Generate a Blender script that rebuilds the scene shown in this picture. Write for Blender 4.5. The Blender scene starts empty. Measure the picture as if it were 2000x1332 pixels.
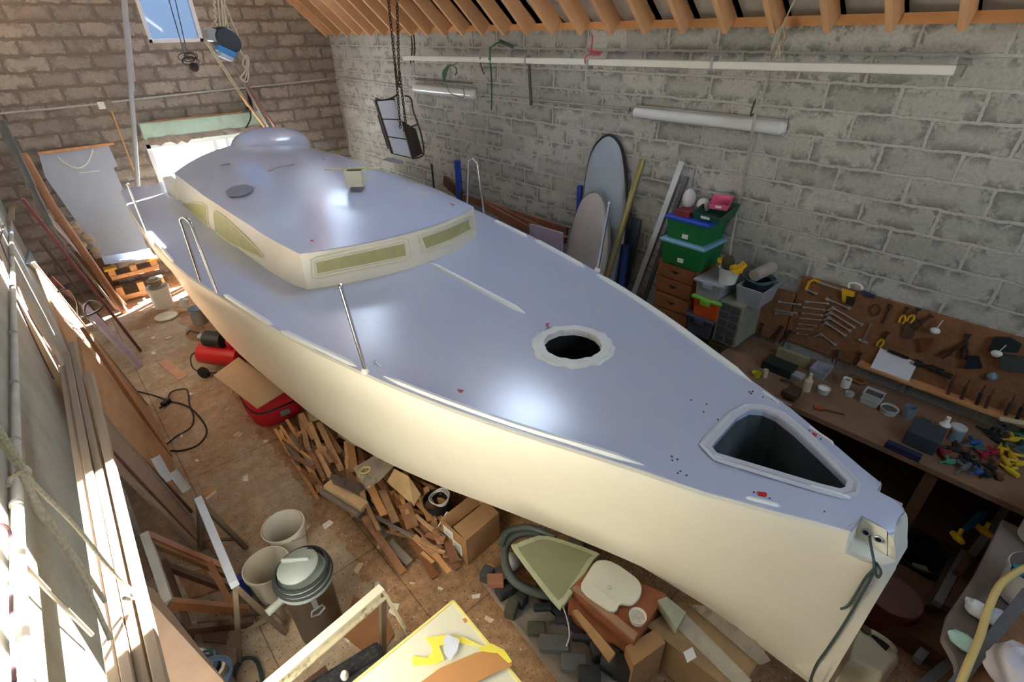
import bpy, bmesh, math, random
from mathutils import Vector as V, Matrix, Euler
random.seed(7)
SC = bpy.context.scene
COL = SC.collection
pi = math.pi

# ---------------------------------------------------------------- camera
W, H, FOC = 2000, 1332, 1004.67
CR = V((0.74454692, -0.66734497, -0.01733696))
CU = V((0.35712466, 0.37622833, 0.85493522))
CF = V((0.56401406, 0.64273084, -0.51844499))
CO = V((0.0, 0.0, 3.65))
cam_d = bpy.data.cameras.new('camera')
cam_d.sensor_width = 36.0
cam_d.lens = 36.0 * FOC / W
cam_d.clip_start = 0.05
cam_o = bpy.data.objects.new('camera', cam_d)
COL.objects.link(cam_o)
m3 = Matrix((CR, CU, -CF)).transposed()
cam_o.matrix_world = Matrix.Translation(CO) @ m3.to_4x4()
SC.camera = cam_o
SC.view_settings.view_transform = 'Standard'
SC.view_settings.look = 'None'
SC.view_settings.gamma = 1.0
SC.view_settings.use_curve_mapping = False
SC.view_settings.exposure = 0.45
SC.cycles.max_bounces = 10
SC.cycles.diffuse_bounces = 6

# ---------------------------------------------------------------- sky, sun, window light
SUN_DIR = V((1.0, 0.60, 0.90)).normalized()
wd = bpy.data.worlds.new('sky'); SC.world = wd; wd.use_nodes = True
nt = wd.node_tree; nt.nodes.clear()
sky = nt.nodes.new('ShaderNodeTexSky'); sky.sky_type = 'NISHITA'; sky.sun_disc = False
sky.sun_elevation = math.radians(37); sky.sun_rotation = math.radians(60); sky.dust_density = 3.0; sky.air_density = 1.0
mixs = nt.nodes.new('ShaderNodeMix'); mixs.data_type = 'RGBA'; mixs.inputs[0].default_value = 0.8
# bright haze near the horizon, blue overhead
wtc = nt.nodes.new('ShaderNodeTexCoord'); wsp = nt.nodes.new('ShaderNodeSeparateXYZ'); nt.links.new(wtc.outputs['Generated'], wsp.inputs[0])
wcr = nt.nodes.new('ShaderNodeValToRGB'); wcr.color_ramp.elements[0].position = 0.0; wcr.color_ramp.elements[1].position = 0.55
wcr.color_ramp.elements[0].color = (1, .97, .90, 1); wcr.color_ramp.elements[1].color = (.52, .74, 1.0, 1)
nt.links.new(wsp.outputs[2], wcr.inputs[0])
wml = nt.nodes.new('ShaderNodeVectorMath'); wml.operation = 'SCALE'; wml.inputs['Scale'].default_value = 11.0
nt.links.new(wcr.outputs[0], wml.inputs[0]); nt.links.new(wml.outputs[0], mixs.inputs[7])
bg = nt.nodes.new('ShaderNodeBackground'); bg.inputs[1].default_value = 1.25
wo = nt.nodes.new('ShaderNodeOutputWorld')
nt.links.new(sky.outputs[0], mixs.inputs[6]); nt.links.new(mixs.outputs[2], bg.inputs[0]); nt.links.new(bg.outputs[0], wo.inputs[0])

sd = bpy.data.lights.new('sun', 'SUN'); sd.energy = 160; sd.angle = math.radians(0.6); sd.color = (1.0, 0.95, 0.90)
so = bpy.data.objects.new('sun', sd); COL.objects.link(so)
so.rotation_euler = SUN_DIR.to_track_quat('Z', 'Y').to_euler(); so.location = (8, 5, 9)

def area(name, loc, aim, sx, sy, energy, col=(1, 1, 1), portal=False):
    d = bpy.data.lights.new(name, 'AREA'); d.shape = 'RECTANGLE'; d.size = sx; d.size_y = sy
    d.energy = energy; d.color = col
    if portal: d.cycles.is_portal = True
    o = bpy.data.objects.new(name, d); COL.objects.link(o); o.location = loc
    o.rotation_euler = (-V(aim)).to_track_quat('Z', 'Y').to_euler()
    return o
# daylight through the roof windows, the back gable windows and an added fill window behind the camera
SLP = 0.93
def roofz(x): return 3.72 + (4.84 - x) * SLP
RN = V((-SLP, 0, -1)).normalized()
SKYL = [(3.05, 4.0, 3.6, 4.7), (3.2, 3.95, 8.25, 9.0)]
for (xa, xb, ya, yb) in SKYL:
    xm = (xa + xb) / 2
    area('roof_window_light', (xm, (ya + yb) / 2, roofz(xm) + .30), RN, 0.9 * 1.3, yb - ya, 0, portal=True)
area('gable_window_light', (2.33, 10.62, 4.1), (0, -1, 0), 0.75, 1.0, 0, portal=True)
area('gable_window_light', (2.35, 10.62, 1.6), (0, -1, 0), 1.9, 1.2, 0, portal=True)
area('gable_window_light', (2.2, -3.1, 3.9), (0, 1, 0), 1.6, 1.2, 0, portal=True)  # portal of the added, unseen front window that gives fill light

# ---------------------------------------------------------------- photo helpers: point on a known plane seen along a direction
def ray(u, v): return CR * ((u - 1000) / FOC) + CU * ((666 - v) / FOC) + CF
def PX(u, v, a): q = ray(u, v); return CO + q * (a / q.x)
def PY(u, v, b): q = ray(u, v); return CO + q * (b / q.y)
def PZ(u, v, z): q = ray(u, v); return CO + q * ((z - CO.z) / q.z)
def PP(u, v, p, n):
    q = ray(u, v); return CO + q * ((V(p) - CO).dot(n) / q.dot(n))

# ---------------------------------------------------------------- materials
MATS = {}
def lin(c):
    return tuple(((x / 255) / 12.92 if x / 255 <= 0.04045 else (((x / 255) + 0.055) / 1.055) ** 2.4) for x in c)
def mat(key, rgb, rough=0.6, metal=0.0, var=0.15, scale=6.0, bump=0.0, bscale=30.0, spec=0.5, stretch=None, trans=0, coat=0, rnd=0.0, dirt=None, dirt_amt=0.5, dscale=3.0, sheen=0, alpha=1.0):
    if key in MATS: return MATS[key]
    m = bpy.data.materials.new(key); m.use_nodes = True
    N = m.node_tree.nodes; L = m.node_tree.links; b = N['Principled BSDF']
    c = lin(rgb)
    tc = N.new('ShaderNodeTexCoord'); mp = N.new('ShaderNodeMapping'); L.new(tc.outputs['Object'], mp.inputs[0])
    if stretch: mp.inputs['Scale'].default_value = stretch
    no = N.new('ShaderNodeTexNoise'); no.inputs['Scale'].default_value = scale; no.inputs['Detail'].default_value = 6; no.inputs['Roughness'].default_value = .65
    L.new(mp.outputs[0], no.inputs['Vector'])
    cr = N.new('ShaderNodeValToRGB'); e = cr.color_ramp.elements
    e[0].position = 0.32; e[1].position = 0.68
    e[0].color = (*[x * (1 - var) for x in c], 1); e[1].color = (*[min(1, x * (1 + var)) for x in c], 1)
    L.new(no.outputs['Fac'], cr.inputs[0]); out = cr.outputs[0]
    if dirt:
        n2 = N.new('ShaderNodeTexNoise'); n2.inputs['Scale'].default_value = dscale; n2.inputs['Detail'].default_value = 8; n2.inputs['Roughness'].default_value = .7
        L.new(tc.outputs['Object'], n2.inputs['Vector'])
        r2 = N.new('ShaderNodeValToRGB'); r2.color_ramp.elements[0].position = 0.5; r2.color_ramp.elements[1].position = 0.66
        r2.color_ramp.elements[1].color = (dirt_amt,) * 3 + (1,)
        L.new(n2.outputs['Fac'], r2.inputs[0])
        mx = N.new('ShaderNodeMix'); mx.data_type = 'RGBA'; L.new(r2.outputs[0], mx.inputs[0]); L.new(out, mx.inputs[6]); mx.inputs[7].default_value = (*lin(dirt), 1)
        out = mx.outputs[2]
    if rnd:
        oi = N.new('ShaderNodeObjectInfo'); mr = N.new('ShaderNodeMapRange'); L.new(oi.outputs['Random'], mr.inputs[0])
        mr.inputs[3].default_value = 1 - rnd; mr.inputs[4].default_value = 1 + rnd
        h = N.new('ShaderNodeHueSaturation'); L.new(mr.outputs[0], h.inputs['Value']); L.new(out, h.inputs['Color']); out = h.outputs[0]
    L.new(out, b.inputs['Base Color'])
    b.inputs['Roughness'].default_value = rough; b.inputs['Metallic'].default_value = metal
    b.inputs['Specular IOR Level'].default_value = spec
    if trans: b.inputs['Transmission Weight'].default_value = trans
    if alpha < 1: b.inputs['Alpha'].default_value = alpha
    if coat: b.inputs['Coat Weight'].default_value = coat; b.inputs['Coat Roughness'].default_value = .27
    if bump:
        n3 = N.new('ShaderNodeTexNoise'); n3.inputs['Scale'].default_value = bscale; n3.inputs['Detail'].default_value = 5
        L.new(mp.outputs[0], n3.inputs['Vector'])
        bp = N.new('ShaderNodeBump'); bp.inputs['Strength'].default_value = bump; bp.inputs['Distance'].default_value = 0.01
        L.new(n3.outputs['Fac'], bp.inputs['Height']); L.new(bp.outputs[0], b.inputs['Normal'])
    MATS[key] = m
    return m

def block_wall(key, axis, base, mortar, off, dark=0.62, mix=0.5, ms=.016, wob=.06, wsc=11):
    m = bpy.data.materials.new(key); m.use_nodes = True
    N = m.node_tree.nodes; L = m.node_tree.links; b = N['Principled BSDF']
    g = N.new('ShaderNodeNewGeometry'); sp = N.new('ShaderNodeSeparateXYZ'); L.new(g.outputs['Position'], sp.inputs[0])
    # waviness of the joints
    nz = N.new('ShaderNodeTexNoise'); nz.inputs['Scale'].default_value = wsc; nz.inputs['Detail'].default_value = 5; nz.inputs['Roughness'].default_value = .6; L.new(g.outputs['Position'], nz.inputs['Vector'])
    sub = N.new('ShaderNodeVectorMath'); sub.operation = 'SUBTRACT'; L.new(nz.outputs['Color'], sub.inputs[0]); sub.inputs[1].default_value = (.5, .5, .5)
    sc = N.new('ShaderNodeVectorMath'); sc.operation = 'SCALE'; L.new(sub.outputs[0], sc.inputs[0]); sc.inputs['Scale'].default_value = wob
    cb = N.new('ShaderNodeCombineXYZ'); L.new(sp.outputs[axis], cb.inputs[0]); L.new(sp.outputs[2], cb.inputs[1])
    ad = N.new('ShaderNodeVectorMath'); L.new(cb.outputs[0], ad.inputs[0]); L.new(sc.outputs[0], ad.inputs[1])
    a2 = N.new('ShaderNodeVectorMath'); L.new(ad.outputs[0], a2.inputs[0]); a2.inputs[1].default_value = (off, -0.05 + 10, 0)
    br = N.new('ShaderNodeTexBrick'); L.new(a2.outputs[0], br.inputs['Vector'])
    br.inputs['Scale'].default_value = 1; br.inputs['Brick Width'].default_value = 0.5; br.inputs['Row Height'].default_value = 0.2
    br.inputs['Mortar Size'].default_value = ms; br.inputs['Mortar Smooth'].default_value = 0.35
    c = lin(base)
    br.inputs['Color1'].default_value = (*[x * .82 for x in c], 1); br.inputs['Color2'].default_value = (*[x * 1.15 for x in c], 1)
    br.inputs['Mortar'].default_value = (*lin(mortar), 1)
    # ragged darker halo inside each block (bare block between the smeared mortar)
    b2 = N.new('ShaderNodeTexBrick'); L.new(a2.outputs[0], b2.inputs['Vector'])
    for k, vv in (('Scale', 1), ('Brick Width', .5), ('Row Height', .2), ('Mortar Size', .10), ('Mortar Smooth', 1.0)): b2.inputs[k].default_value = vv
    n2 = N.new('ShaderNodeTexNoise'); n2.inputs['Scale'].default_value = 6.5; n2.inputs['Detail'].default_value = 9; n2.inputs['Roughness'].default_value = .68; L.new(g.outputs['Position'], n2.inputs['Vector'])
    r2 = N.new('ShaderNodeValToRGB'); r2.color_ramp.elements[0].position = .485; r2.color_ramp.elements[1].position = .525; L.new(n2.outputs['Fac'], r2.inputs[0])
    mu = N.new('ShaderNodeMath'); mu.operation = 'MULTIPLY'; L.new(b2.outputs['Fac'], mu.inputs[0]); L.new(r2.outputs[0], mu.inputs[1])
    inv = N.new('ShaderNodeMath'); inv.operation = 'SUBTRACT'; inv.inputs[0].default_value = 1; L.new(br.outputs['Fac'], inv.inputs[1])
    mu2 = N.new('ShaderNodeMath'); mu2.operation = 'MULTIPLY'; L.new(mu.outputs[0], mu2.inputs[0]); L.new(inv.outputs[0], mu2.inputs[1])
    mx = N.new('ShaderNodeMix'); mx.data_type = 'RGBA'; L.new(mu2.outputs[0], mx.inputs[0]); L.new(br.outputs['Color'], mx.inputs[6]); mx.inputs[7].default_value = (*[x * dark for x in c], 1)
    # smears of mortar over faces and fine grain
    n4 = N.new('ShaderNodeTexNoise'); n4.inputs['Scale'].default_value = 1.7; n4.inputs['Detail'].default_value = 10; n4.inputs['Roughness'].default_value = .75; L.new(g.outputs['Position'], n4.inputs['Vector'])
    r4 = N.new('ShaderNodeValToRGB'); r4.color_ramp.elements[0].position = .52; r4.color_ramp.elements[1].position = .62; r4.color_ramp.elements[1].color = (mix, mix, mix, 1); L.new(n4.outputs['Fac'], r4.inputs[0])
    m4 = N.new('ShaderNodeMix'); m4.data_type = 'RGBA'; L.new(r4.outputs[0], m4.inputs[0]); L.new(mx.outputs[2], m4.inputs[6]); m4.inputs[7].default_value = (*[x * .95 for x in lin(mortar)], 1)
    n5 = N.new('ShaderNodeTexNoise'); n5.inputs['Scale'].default_value = 45; n5.inputs['Detail'].default_value = 4; L.new(g.outputs['Position'], n5.inputs['Vector'])
    mr = N.new('ShaderNodeMapRange'); L.new(n5.outputs['Fac'], mr.inputs[0]); mr.inputs[3].default_value = .72; mr.inputs[4].default_value = 1.28
    h = N.new('ShaderNodeHueSaturation'); L.new(m4.outputs[2], h.inputs['Color']); L.new(mr.outputs[0], h.inputs['Value'])
    L.new(h.outputs[0], b.inputs['Base Color']); b.inputs['Roughness'].default_value = .95; b.inputs['Specular IOR Level'].default_value = .15
    ht = N.new('ShaderNodeMath'); ht.operation = 'MULTIPLY_ADD'; L.new(n2.outputs['Fac'], ht.inputs[0]); ht.inputs[1].default_value = .6; L.new(br.outputs['Fac'], ht.inputs[2])
    bp = N.new('ShaderNodeBump'); bp.inputs['Strength'].default_value = .5; bp.inputs['Distance'].default_value = .02; bp.invert = True
    L.new(ht.outputs[0], bp.inputs['Height']); L.new(bp.outputs[0], b.inputs['Normal'])
    MATS[key] = m
    return m

def floor_mat():
    m = bpy.data.materials.new('chipboard_floor'); m.use_nodes = True
    N = m.node_tree.nodes; L = m.node_tree.links; b = N['Principled BSDF']
    g = N.new('ShaderNodeNewGeometry'); sp = N.new('ShaderNodeSeparateXYZ'); L.new(g.outputs['Position'], sp.inputs[0])
    def noise(s, d=8, r=.65):
        n = N.new('ShaderNodeTexNoise'); n.inputs['Scale'].default_value = s; n.inputs['Detail'].default_value = d; n.inputs['Roughness'].default_value = r
        L.new(g.outputs['Position'], n.inputs['Vector']); return n
    def ramp(n, a, bb, ca=(0, 0, 0), cb=(1, 1, 1)):
        r = N.new('ShaderNodeValToRGB'); r.color_ramp.elements[0].position = a; r.color_ramp.elements[1].position = bb
        r.color_ramp.elements[0].color = (*ca, 1); r.color_ramp.elements[1].color = (*cb, 1); L.new(n, r.inputs[0]); return r
    def mixc(f, a, c):
        x = N.new('ShaderNodeMix'); x.data_type = 'RGBA'
        L.new(f, x.inputs[0])
        for s, i in ((a, 6), (c, 7)):
            if isinstance(s, tuple): x.inputs[i].default_value = (*s, 1)
            else: L.new(s, x.inputs[i])
        return x.outputs[2]
    saw = ramp(noise(14).outputs['Fac'], .35, .7, lin((140, 108, 78)), lin((186, 148, 114)))
    conc = ramp(noise(9).outputs['Fac'], .3, .7, lin((158, 140, 120)), lin((194, 176, 154)))
    # dusty slab strip on the left, sawdust towards the boat
    ax = N.new('ShaderNodeMath'); ax.operation = 'MULTIPLY_ADD'; L.new(noise(2.5).outputs['Fac'], ax.inputs[0]); ax.inputs[1].default_value = .5; L.new(sp.outputs[0], ax.inputs[2])
    f = ramp(ax.outputs[0], .98, 1.05)
    n0 = ramp(noise(1.6).outputs['Fac'], .42, .62)
    fm = N.new('ShaderNodeMath'); fm.operation = 'MAXIMUM'; L.new(f.outputs[0], fm.inputs[0])
    sc = N.new('ShaderNodeMath'); sc.operation = 'MULTIPLY'; L.new(n0.outputs[0], sc.inputs[0]); sc.inputs[1].default_value = .65; L.new(sc.outputs[0], fm.inputs[1])
    col = mixc(fm.outputs[0], conc.outputs[0], saw.outputs[0])
    # board joints
    cb = N.new('ShaderNodeCombineXYZ'); L.new(sp.outputs[1], cb.inputs[0]); L.new(sp.outputs[0], cb.inputs[1])
    br = N.new('ShaderNodeTexBrick'); L.new(cb.outputs[0], br.inputs['Vector'])
    for k, vv in (('Scale', 1), ('Brick Width', 1.9), ('Row Height', .95), ('Mortar Size', .005), ('Mortar Smooth', .4)): br.inputs[k].default_value = vv
    j = N.new('ShaderNodeMath'); j.operation = 'MULTIPLY'; L.new(br.outputs['Fac'], j.inputs[0]); j.inputs[1].default_value = .6
    col = mixc(j.outputs[0], col, lin((70, 48, 32)))
    crumbs = ramp(noise(60, 3, .5).outputs['Fac'], .62, .67)
    col = mixc(crumbs.outputs[0], col, lin((88, 60, 40)))
    pale = ramp(noise(33, 2, .4).outputs['Fac'], .70, .73)
    col = mixc(pale.outputs[0], col, lin((205, 180, 150)))
    L.new(col, b.inputs['Base Color']); b.inputs['Roughness'].default_value = .92; b.inputs['Specular IOR Level'].default_value = .2
    bp = N.new('ShaderNodeBump'); bp.inputs['Strength'].default_value = .5; bp.inputs['Distance'].default_value = .012; L.new(noise(40, 6).outputs['Fac'], bp.inputs['Height']); L.new(bp.outputs[0], b.inputs['Normal'])
    return m

# ---------------------------------------------------------------- mesh builder
def frame(axis, up=(0, 0, 1)):
    a = V(axis).normalized(); u = V(up)
    if abs(a.dot(u)) > .98: u = V((1, 0, 0))
    x = u.cross(a).normalized(); y = a.cross(x)
    return x, y, a
class MB:
    def __init__(s): s.v = []; s.f = []
    def add(s, vs, fs):
        o = len(s.v); s.v += [V(p) for p in vs]; s.f += [tuple(i + o for i in f) for f in fs]; return s
    def box(s, c, d, rot=None):
        c = V(c); R = Euler(rot).to_matrix() if rot else None; P = []
        for sx in (-.5, .5):
            for sy in (-.5, .5):
                for sz in (-.5, .5):
                    q = V((sx * d[0], sy * d[1], sz * d[2])); P.append(c + (R @ q if R else q))
        return s.add(P, [(0, 1, 3, 2), (4, 6, 7, 5), (0, 4, 5, 1), (2, 3, 7, 6), (0, 2, 6, 4), (1, 5, 7, 3)])
    def bb(s, a, b): # corners
        a = V(a); b = V(b); return s.box((a + b) / 2, [abs(b[i] - a[i]) for i in range(3)])
    def beam(s, p0, p1, w, h, up=(0, 0, 1), taper=1.0):
        p0 = V(p0); p1 = V(p1); x, y, a = frame(p1 - p0, up); P = []
        for p, t in ((p0, 1), (p1, taper)):
            for sx, sy in ((-.5, -.5), (.5, -.5), (.5, .5), (-.5, .5)): P.append(p + x * sx * w * t + y * sy * h * t)
        return s.add(P, [(3, 2, 1, 0), (4, 5, 6, 7), (0, 1, 5, 4), (1, 2, 6, 5), (2, 3, 7, 6), (3, 0, 4, 7)])
    def slab(s, pts, th):
        n = len(pts); th = V(th); pts = [V(p) for p in pts]
        return s.add(pts + [p + th for p in pts], [tuple(range(n - 1, -1, -1)), tuple(range(n, 2 * n))] + [(i, (i + 1) % n, n + (i + 1) % n, n + i) for i in range(n)])
    def tube(s, pts, r, n=8, closed=False, cap=True):
        pts = [V(p) for p in pts]; N = len(pts); rs = r if isinstance(r, (list, tuple)) else [r] * N
        o = len(s.v); px = None
        for i in range(N):
            if closed: t = pts[(i + 1) % N] - pts[i - 1]
            else: t = pts[min(i + 1, N - 1)] - pts[max(i - 1, 0)]
            if t.length < 1e-9: t = V((0, 0, 1))
            t.normalize()
            if px is None: px = frame(t)[0]
            px = (px - t * px.dot(t))
            if px.length < 1e-6: px = frame(t)[0]
            px.normalize(); py = t.cross(px)
            for k in range(n):
                a = 2 * pi * k / n; s.v.append(pts[i] + (px * math.cos(a) + py * math.sin(a)) * rs[i])
        M = N if closed else N - 1
        for i in range(M):
            j = (i + 1) % N
            for k in range(n): s.f.append((o + i * n + k, o + i * n + (k + 1) % n, o + j * n + (k + 1) % n, o + j * n + k))
        if not closed and cap:
            s.f.append(tuple(o + k for k in range(n - 1, -1, -1))); s.f.append(tuple(o + (N - 1) * n + k for k in range(n)))
        return s
    def cyl(s, p0, p1, r, n=16): return s.tube([p0, p1], r, n)
    def lathe(s, prof, base=(0, 0, 0), axis=(0, 0, 1), n=24, capb=True, capt=False):
        x, y, a = frame(axis); base = V(base); o = len(s.v)
        for r, h in prof:
            for k in range(n):
                t = 2 * pi * k / n; s.v.append(base + a * h + (x * math.cos(t) + y * math.sin(t)) * r)
        for i in range(len(prof) - 1):
            for k in range(n): s.f.append((o + i * n + k, o + i * n + (k + 1) % n, o + (i + 1) * n + (k + 1) % n, o + (i + 1) * n + k))
        if capb: s.f.append(tuple(o + k for k in range(n - 1, -1, -1)))
        if capt: q = o + (len(prof) - 1) * n; s.f.append(tuple(q + k for k in range(n)))
        return s
    def loft(s, rings, closed=False, cap=True):
        o = len(s.v); n = len(rings[0])
        for r in rings: s.v += [V(p) for p in r]
        for i in range(len(rings) - 1):
            for k in range(n if closed else n - 1):
                s.f.append((o + i * n + k, o + i * n + (k + 1) % n, o + (i + 1) * n + (k + 1) % n, o + (i + 1) * n + k))
        if closed and cap:
            s.f.append(tuple(o + k for k in range(n - 1, -1, -1))); q = o + (len(rings) - 1) * n; s.f.append(tuple(q + k for k in range(n)))
        return s
    def sph(s, c, r, n=12, m=8, sc=(1, 1, 1)):
        c = V(c); rings = []
        for i in range(m + 1):
            ph = -pi / 2 + pi * i / m; rr = max(math.cos(ph), .01)
            rings.append([c + V((math.cos(2 * pi * k / n) * rr * r * sc[0], math.sin(2 * pi * k / n) * rr * r * sc[1], math.sin(ph) * r * sc[2])) for k in range(n)])
        return s.loft(rings, closed=True)
    def build(s, name, material, parent=None, smooth=False, bevel=0.0, origin=None, wob=0.0):
        if parent is not None: org = V(parent['_o'])
        elif origin is not None: org = V(origin)
        else:
            z = min(p.z for p in s.v); c = sum(s.v, V()) / len(s.v); org = V((c.x, c.y, z))
        me = bpy.data.meshes.new(name)
        me.from_pydata([tuple(p - org) for p in s.v], [], s.f)
        bm = bmesh.new(); bm.from_mesh(me)
        bmesh.ops.recalc_face_normals(bm, faces=bm.faces)
        if wob:
            rr = random.Random(len(s.v) * 7 + int(abs(s.v[0].x) * 1000))
            for q in bm.verts: q.co += V((rr.uniform(-1, 1), rr.uniform(-1, 1), rr.uniform(-1, 1))) * wob
        bm.to_mesh(me); bm.free()
        if smooth:
            for p in me.polygons: p.use_smooth = True
            try: me.set_sharp_from_angle(angle=math.radians(40))
            except Exception: pass
        me.materials.append(material)
        o = bpy.data.objects.new(name, me); COL.objects.link(o)
        if parent is not None: o.parent = parent
        else: o.location = org
        o['_o'] = tuple(org)
        if bevel:
            b = o.modifiers.new('edge', 'BEVEL'); b.width = bevel; b.segments = 2; b.limit_method = 'ANGLE'
        return o
def tag(o, label, cat, group=None, kind=None):
    o['label'] = label; o['category'] = cat
    if group: o['group'] = group
    if kind: o['kind'] = kind
    return o
def thing(name, label, cat, loc, group=None):
    o = bpy.data.objects.new(name, None); COL.objects.link(o); o.location = V(loc); o.empty_display_size = .1
    o['_o'] = tuple(V(loc)); return tag(o, label, cat, group)
def struct(o): o['kind'] = 'structure'; return o
def boolean(o, cutters, op='DIFFERENCE'):
    for c in cutters:
        md = o.modifiers.new('b', 'BOOLEAN'); md.operation = op; md.object = c; md.solver = 'EXACT'
    bpy.context.view_layer.update()
    dg = bpy.context.evaluated_depsgraph_get()
    me = bpy.data.meshes.new_from_object(o.evaluated_get(dg)); o.modifiers.clear(); o.data = me
    for c in cutters: bpy.data.objects.remove(c)
def spline(pts, n=8, closed=False):
    P = [V(p) for p in pts]; out = []; N = len(P)
    for i in range(N if closed else N - 1):
        if closed: a, b, c, d = P[i - 1], P[i], P[(i + 1) % N], P[(i + 2) % N]
        else: a, b, c, d = P[max(i - 1, 0)], P[i], P[i + 1], P[min(i + 2, N - 1)]
        for k in range(n):
            t = k / n
            out.append(.5 * ((2 * b) + (c - a) * t + (2 * a - 5 * b + 4 * c - d) * t * t + (3 * b - a - 3 * c + d) * t ** 3))
    if not closed: out.append(P[-1])
    return out
def smo(tab, x):
    if x <= tab[0][0]: return tab[0][1]
    if x >= tab[-1][0]: return tab[-1][1]
    n = len(tab)
    sl = [(tab[i + 1][1] - tab[i][1]) / (tab[i + 1][0] - tab[i][0]) for i in range(n - 1)]
    def m(i):
        if i == 0: return sl[0]
        if i == n - 1: return sl[-1]
        a, b = sl[i - 1], sl[i]
        return 0 if a * b <= 0 else 2 * a * b / (a + b)
    for i in range(n - 1):
        if x <= tab[i + 1][0]:
            h = tab[i + 1][0] - tab[i][0]; t = (x - tab[i][0]) / h
            return (2 * t ** 3 - 3 * t * t + 1) * tab[i][1] + (t ** 3 - 2 * t * t + t) * h * m(i) + (-2 * t ** 3 + 3 * t * t) * tab[i + 1][1] + (t ** 3 - t * t) * h * m(i + 1)
def lerp(tab, x):
    if x <= tab[0][0]: return tab[0][1]
    for (a, fa), (b, fb) in zip(tab, tab[1:]):
        if x <= b: return fa + (fb - fa) * (x - a) / (b - a)
    return tab[-1][1]

from mathutils.bvhtree import BVHTree
def bvh(*objs):
    vs = []; fs = []
    for o in objs:
        k = len(vs); org = V(o['_o']); vs += [v.co + org for v in o.data.vertices]; fs += [tuple(i + k for i in p.vertices) for p in o.data.polygons]
    return BVHTree.FromPolygons(vs, fs)
def hit(tree, u, v, off=0.0):
    d = ray(u, v).normalized(); loc, nor, _, _ = tree.ray_cast(CO, d)
    if loc is None: return None
    if nor.dot(d) > 0: nor = -nor
    return loc + nor * off
# ---------------------------------------------------------------- colours
cream = mat('cream_gelcoat', (236, 230, 212), .38, var=.025, scale=2.5, coat=.15)
deckp = mat('skylit_lavender_deck', (186, 194, 220), .24, coat=1.0, var=.02, scale=3, bump=.05, bscale=5, dirt=(190, 192, 208), dirt_amt=.4, dscale=1.2)  # blue light from above on upward faces is put into this colour
white = mat('white_paint', (232, 232, 226), .5, var=.04)
steel = mat('polished_steel', (215, 215, 218), .16, metal=1, var=.02)
galv = mat('galvanised_steel', (170, 175, 180), .4, metal=.8, var=.1)
black = mat('black_plastic', (28, 28, 30), .5, var=.2)
rubber = mat('black_rubber', (38, 40, 40), .75, var=.15)
pine = mat('fresh_pine', (206, 150, 96), .7, var=.16, scale=9, rnd=.12, stretch=(1, .25, 1))
pale = mat('pale_offcut_wood', (190, 148, 108), .8, var=.2, scale=12, rnd=.22)
brownw = mat('brown_offcut_wood', (138, 96, 66), .8, var=.25, scale=12, rnd=.25)
greyw = mat('weathered_grey_wood', (132, 120, 108), .85, var=.25, scale=7, bump=.3, stretch=(1, .2, 1), rnd=.1)
darkw = mat('dark_stained_wood', (84, 56, 38), .6, var=.25, scale=9, rnd=.15)
card = mat('brown_cardboard', (165, 125, 84), .85, var=.06, scale=5)
ropem = mat('pale_rope', (196, 186, 160), .9, var=.25, scale=90)
mdf = mat('brown_fibreboard', (158, 124, 92), .8, var=.08)
# ================================================================ SETTING
wall_r = block_wall('grey_block_wall', 1, (178, 178, 172), (182, 182, 176), 0.31, dark=.46, mix=.6, ms=.015, wob=.045, wsc=8)
wall_b = block_wall('brown_grey_block_wall', 0, (160, 150, 139), (122, 112, 104), 0.12, dark=.56, mix=.6, ms=.022, wob=.085, wsc=7)
plaster = mat('grey_green_plaster', (168, 168, 158), .9, var=.12, scale=3, bump=.3, bscale=18, dirt=(140, 138, 126), dirt_amt=.5, dscale=2)
XL, XR, YB, YF = -0.58, 4.84, 10.45, -2.9
RX = 2.13
zr = 3.78
struct(MB().bb((XL - .2, YF - .2, -.1), (XR + .15, YB + .2, 0)).build('floor', floor_mat()))
struct(MB().bb((XR, YF, 0), (XR + .15, YB, 3.63)).build('wall_right', wall_r))
struct(MB().bb((XL - .15, YF, 0), (XL, YB, 3.63)).build('wall_left', plaster))
# back gable wall with two window openings
W1 = (1.93, 2.70, 3.56, 4.62); W2 = (1.40, 3.30, .95, 2.16)
w = MB()
def bx(x0, x1, z0, z1): w.bb((x0, YB, z0), (x1, YB + .18, z1))
bx(XL - .15, W2[0], 0, 3.56); bx(W2[1], XR + .15, 0, 3.56); bx(W2[0], W2[1], 0, W2[2]); bx(W2[0], W2[1], W2[3], 3.56)
zt = lambda x: 3.85 + (min(x - XL, XR - x)) * SLP
for xa, xb in ((XL - .15, W1[0]), (W1[1], XR + .15)):
    pts = [(xa, YB, 3.56), (xb, YB, 3.56), (xb, YB, zt(xb))]
    if xa < RX < xb: pts.append((RX, YB, zt(RX)))
    pts.append((xa, YB, zt(xa))); w.slab(pts, (0, .18, 0))
w.slab([(W1[0], YB, W1[3]), (W1[1], YB, W1[3]), (W1[1], YB, zt(W1[1])), (RX, YB, zt(RX)), (W1[0], YB, zt(W1[0]))], (0, .18, 0))
struct(w.build('wall_back', wall_b))
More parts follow.
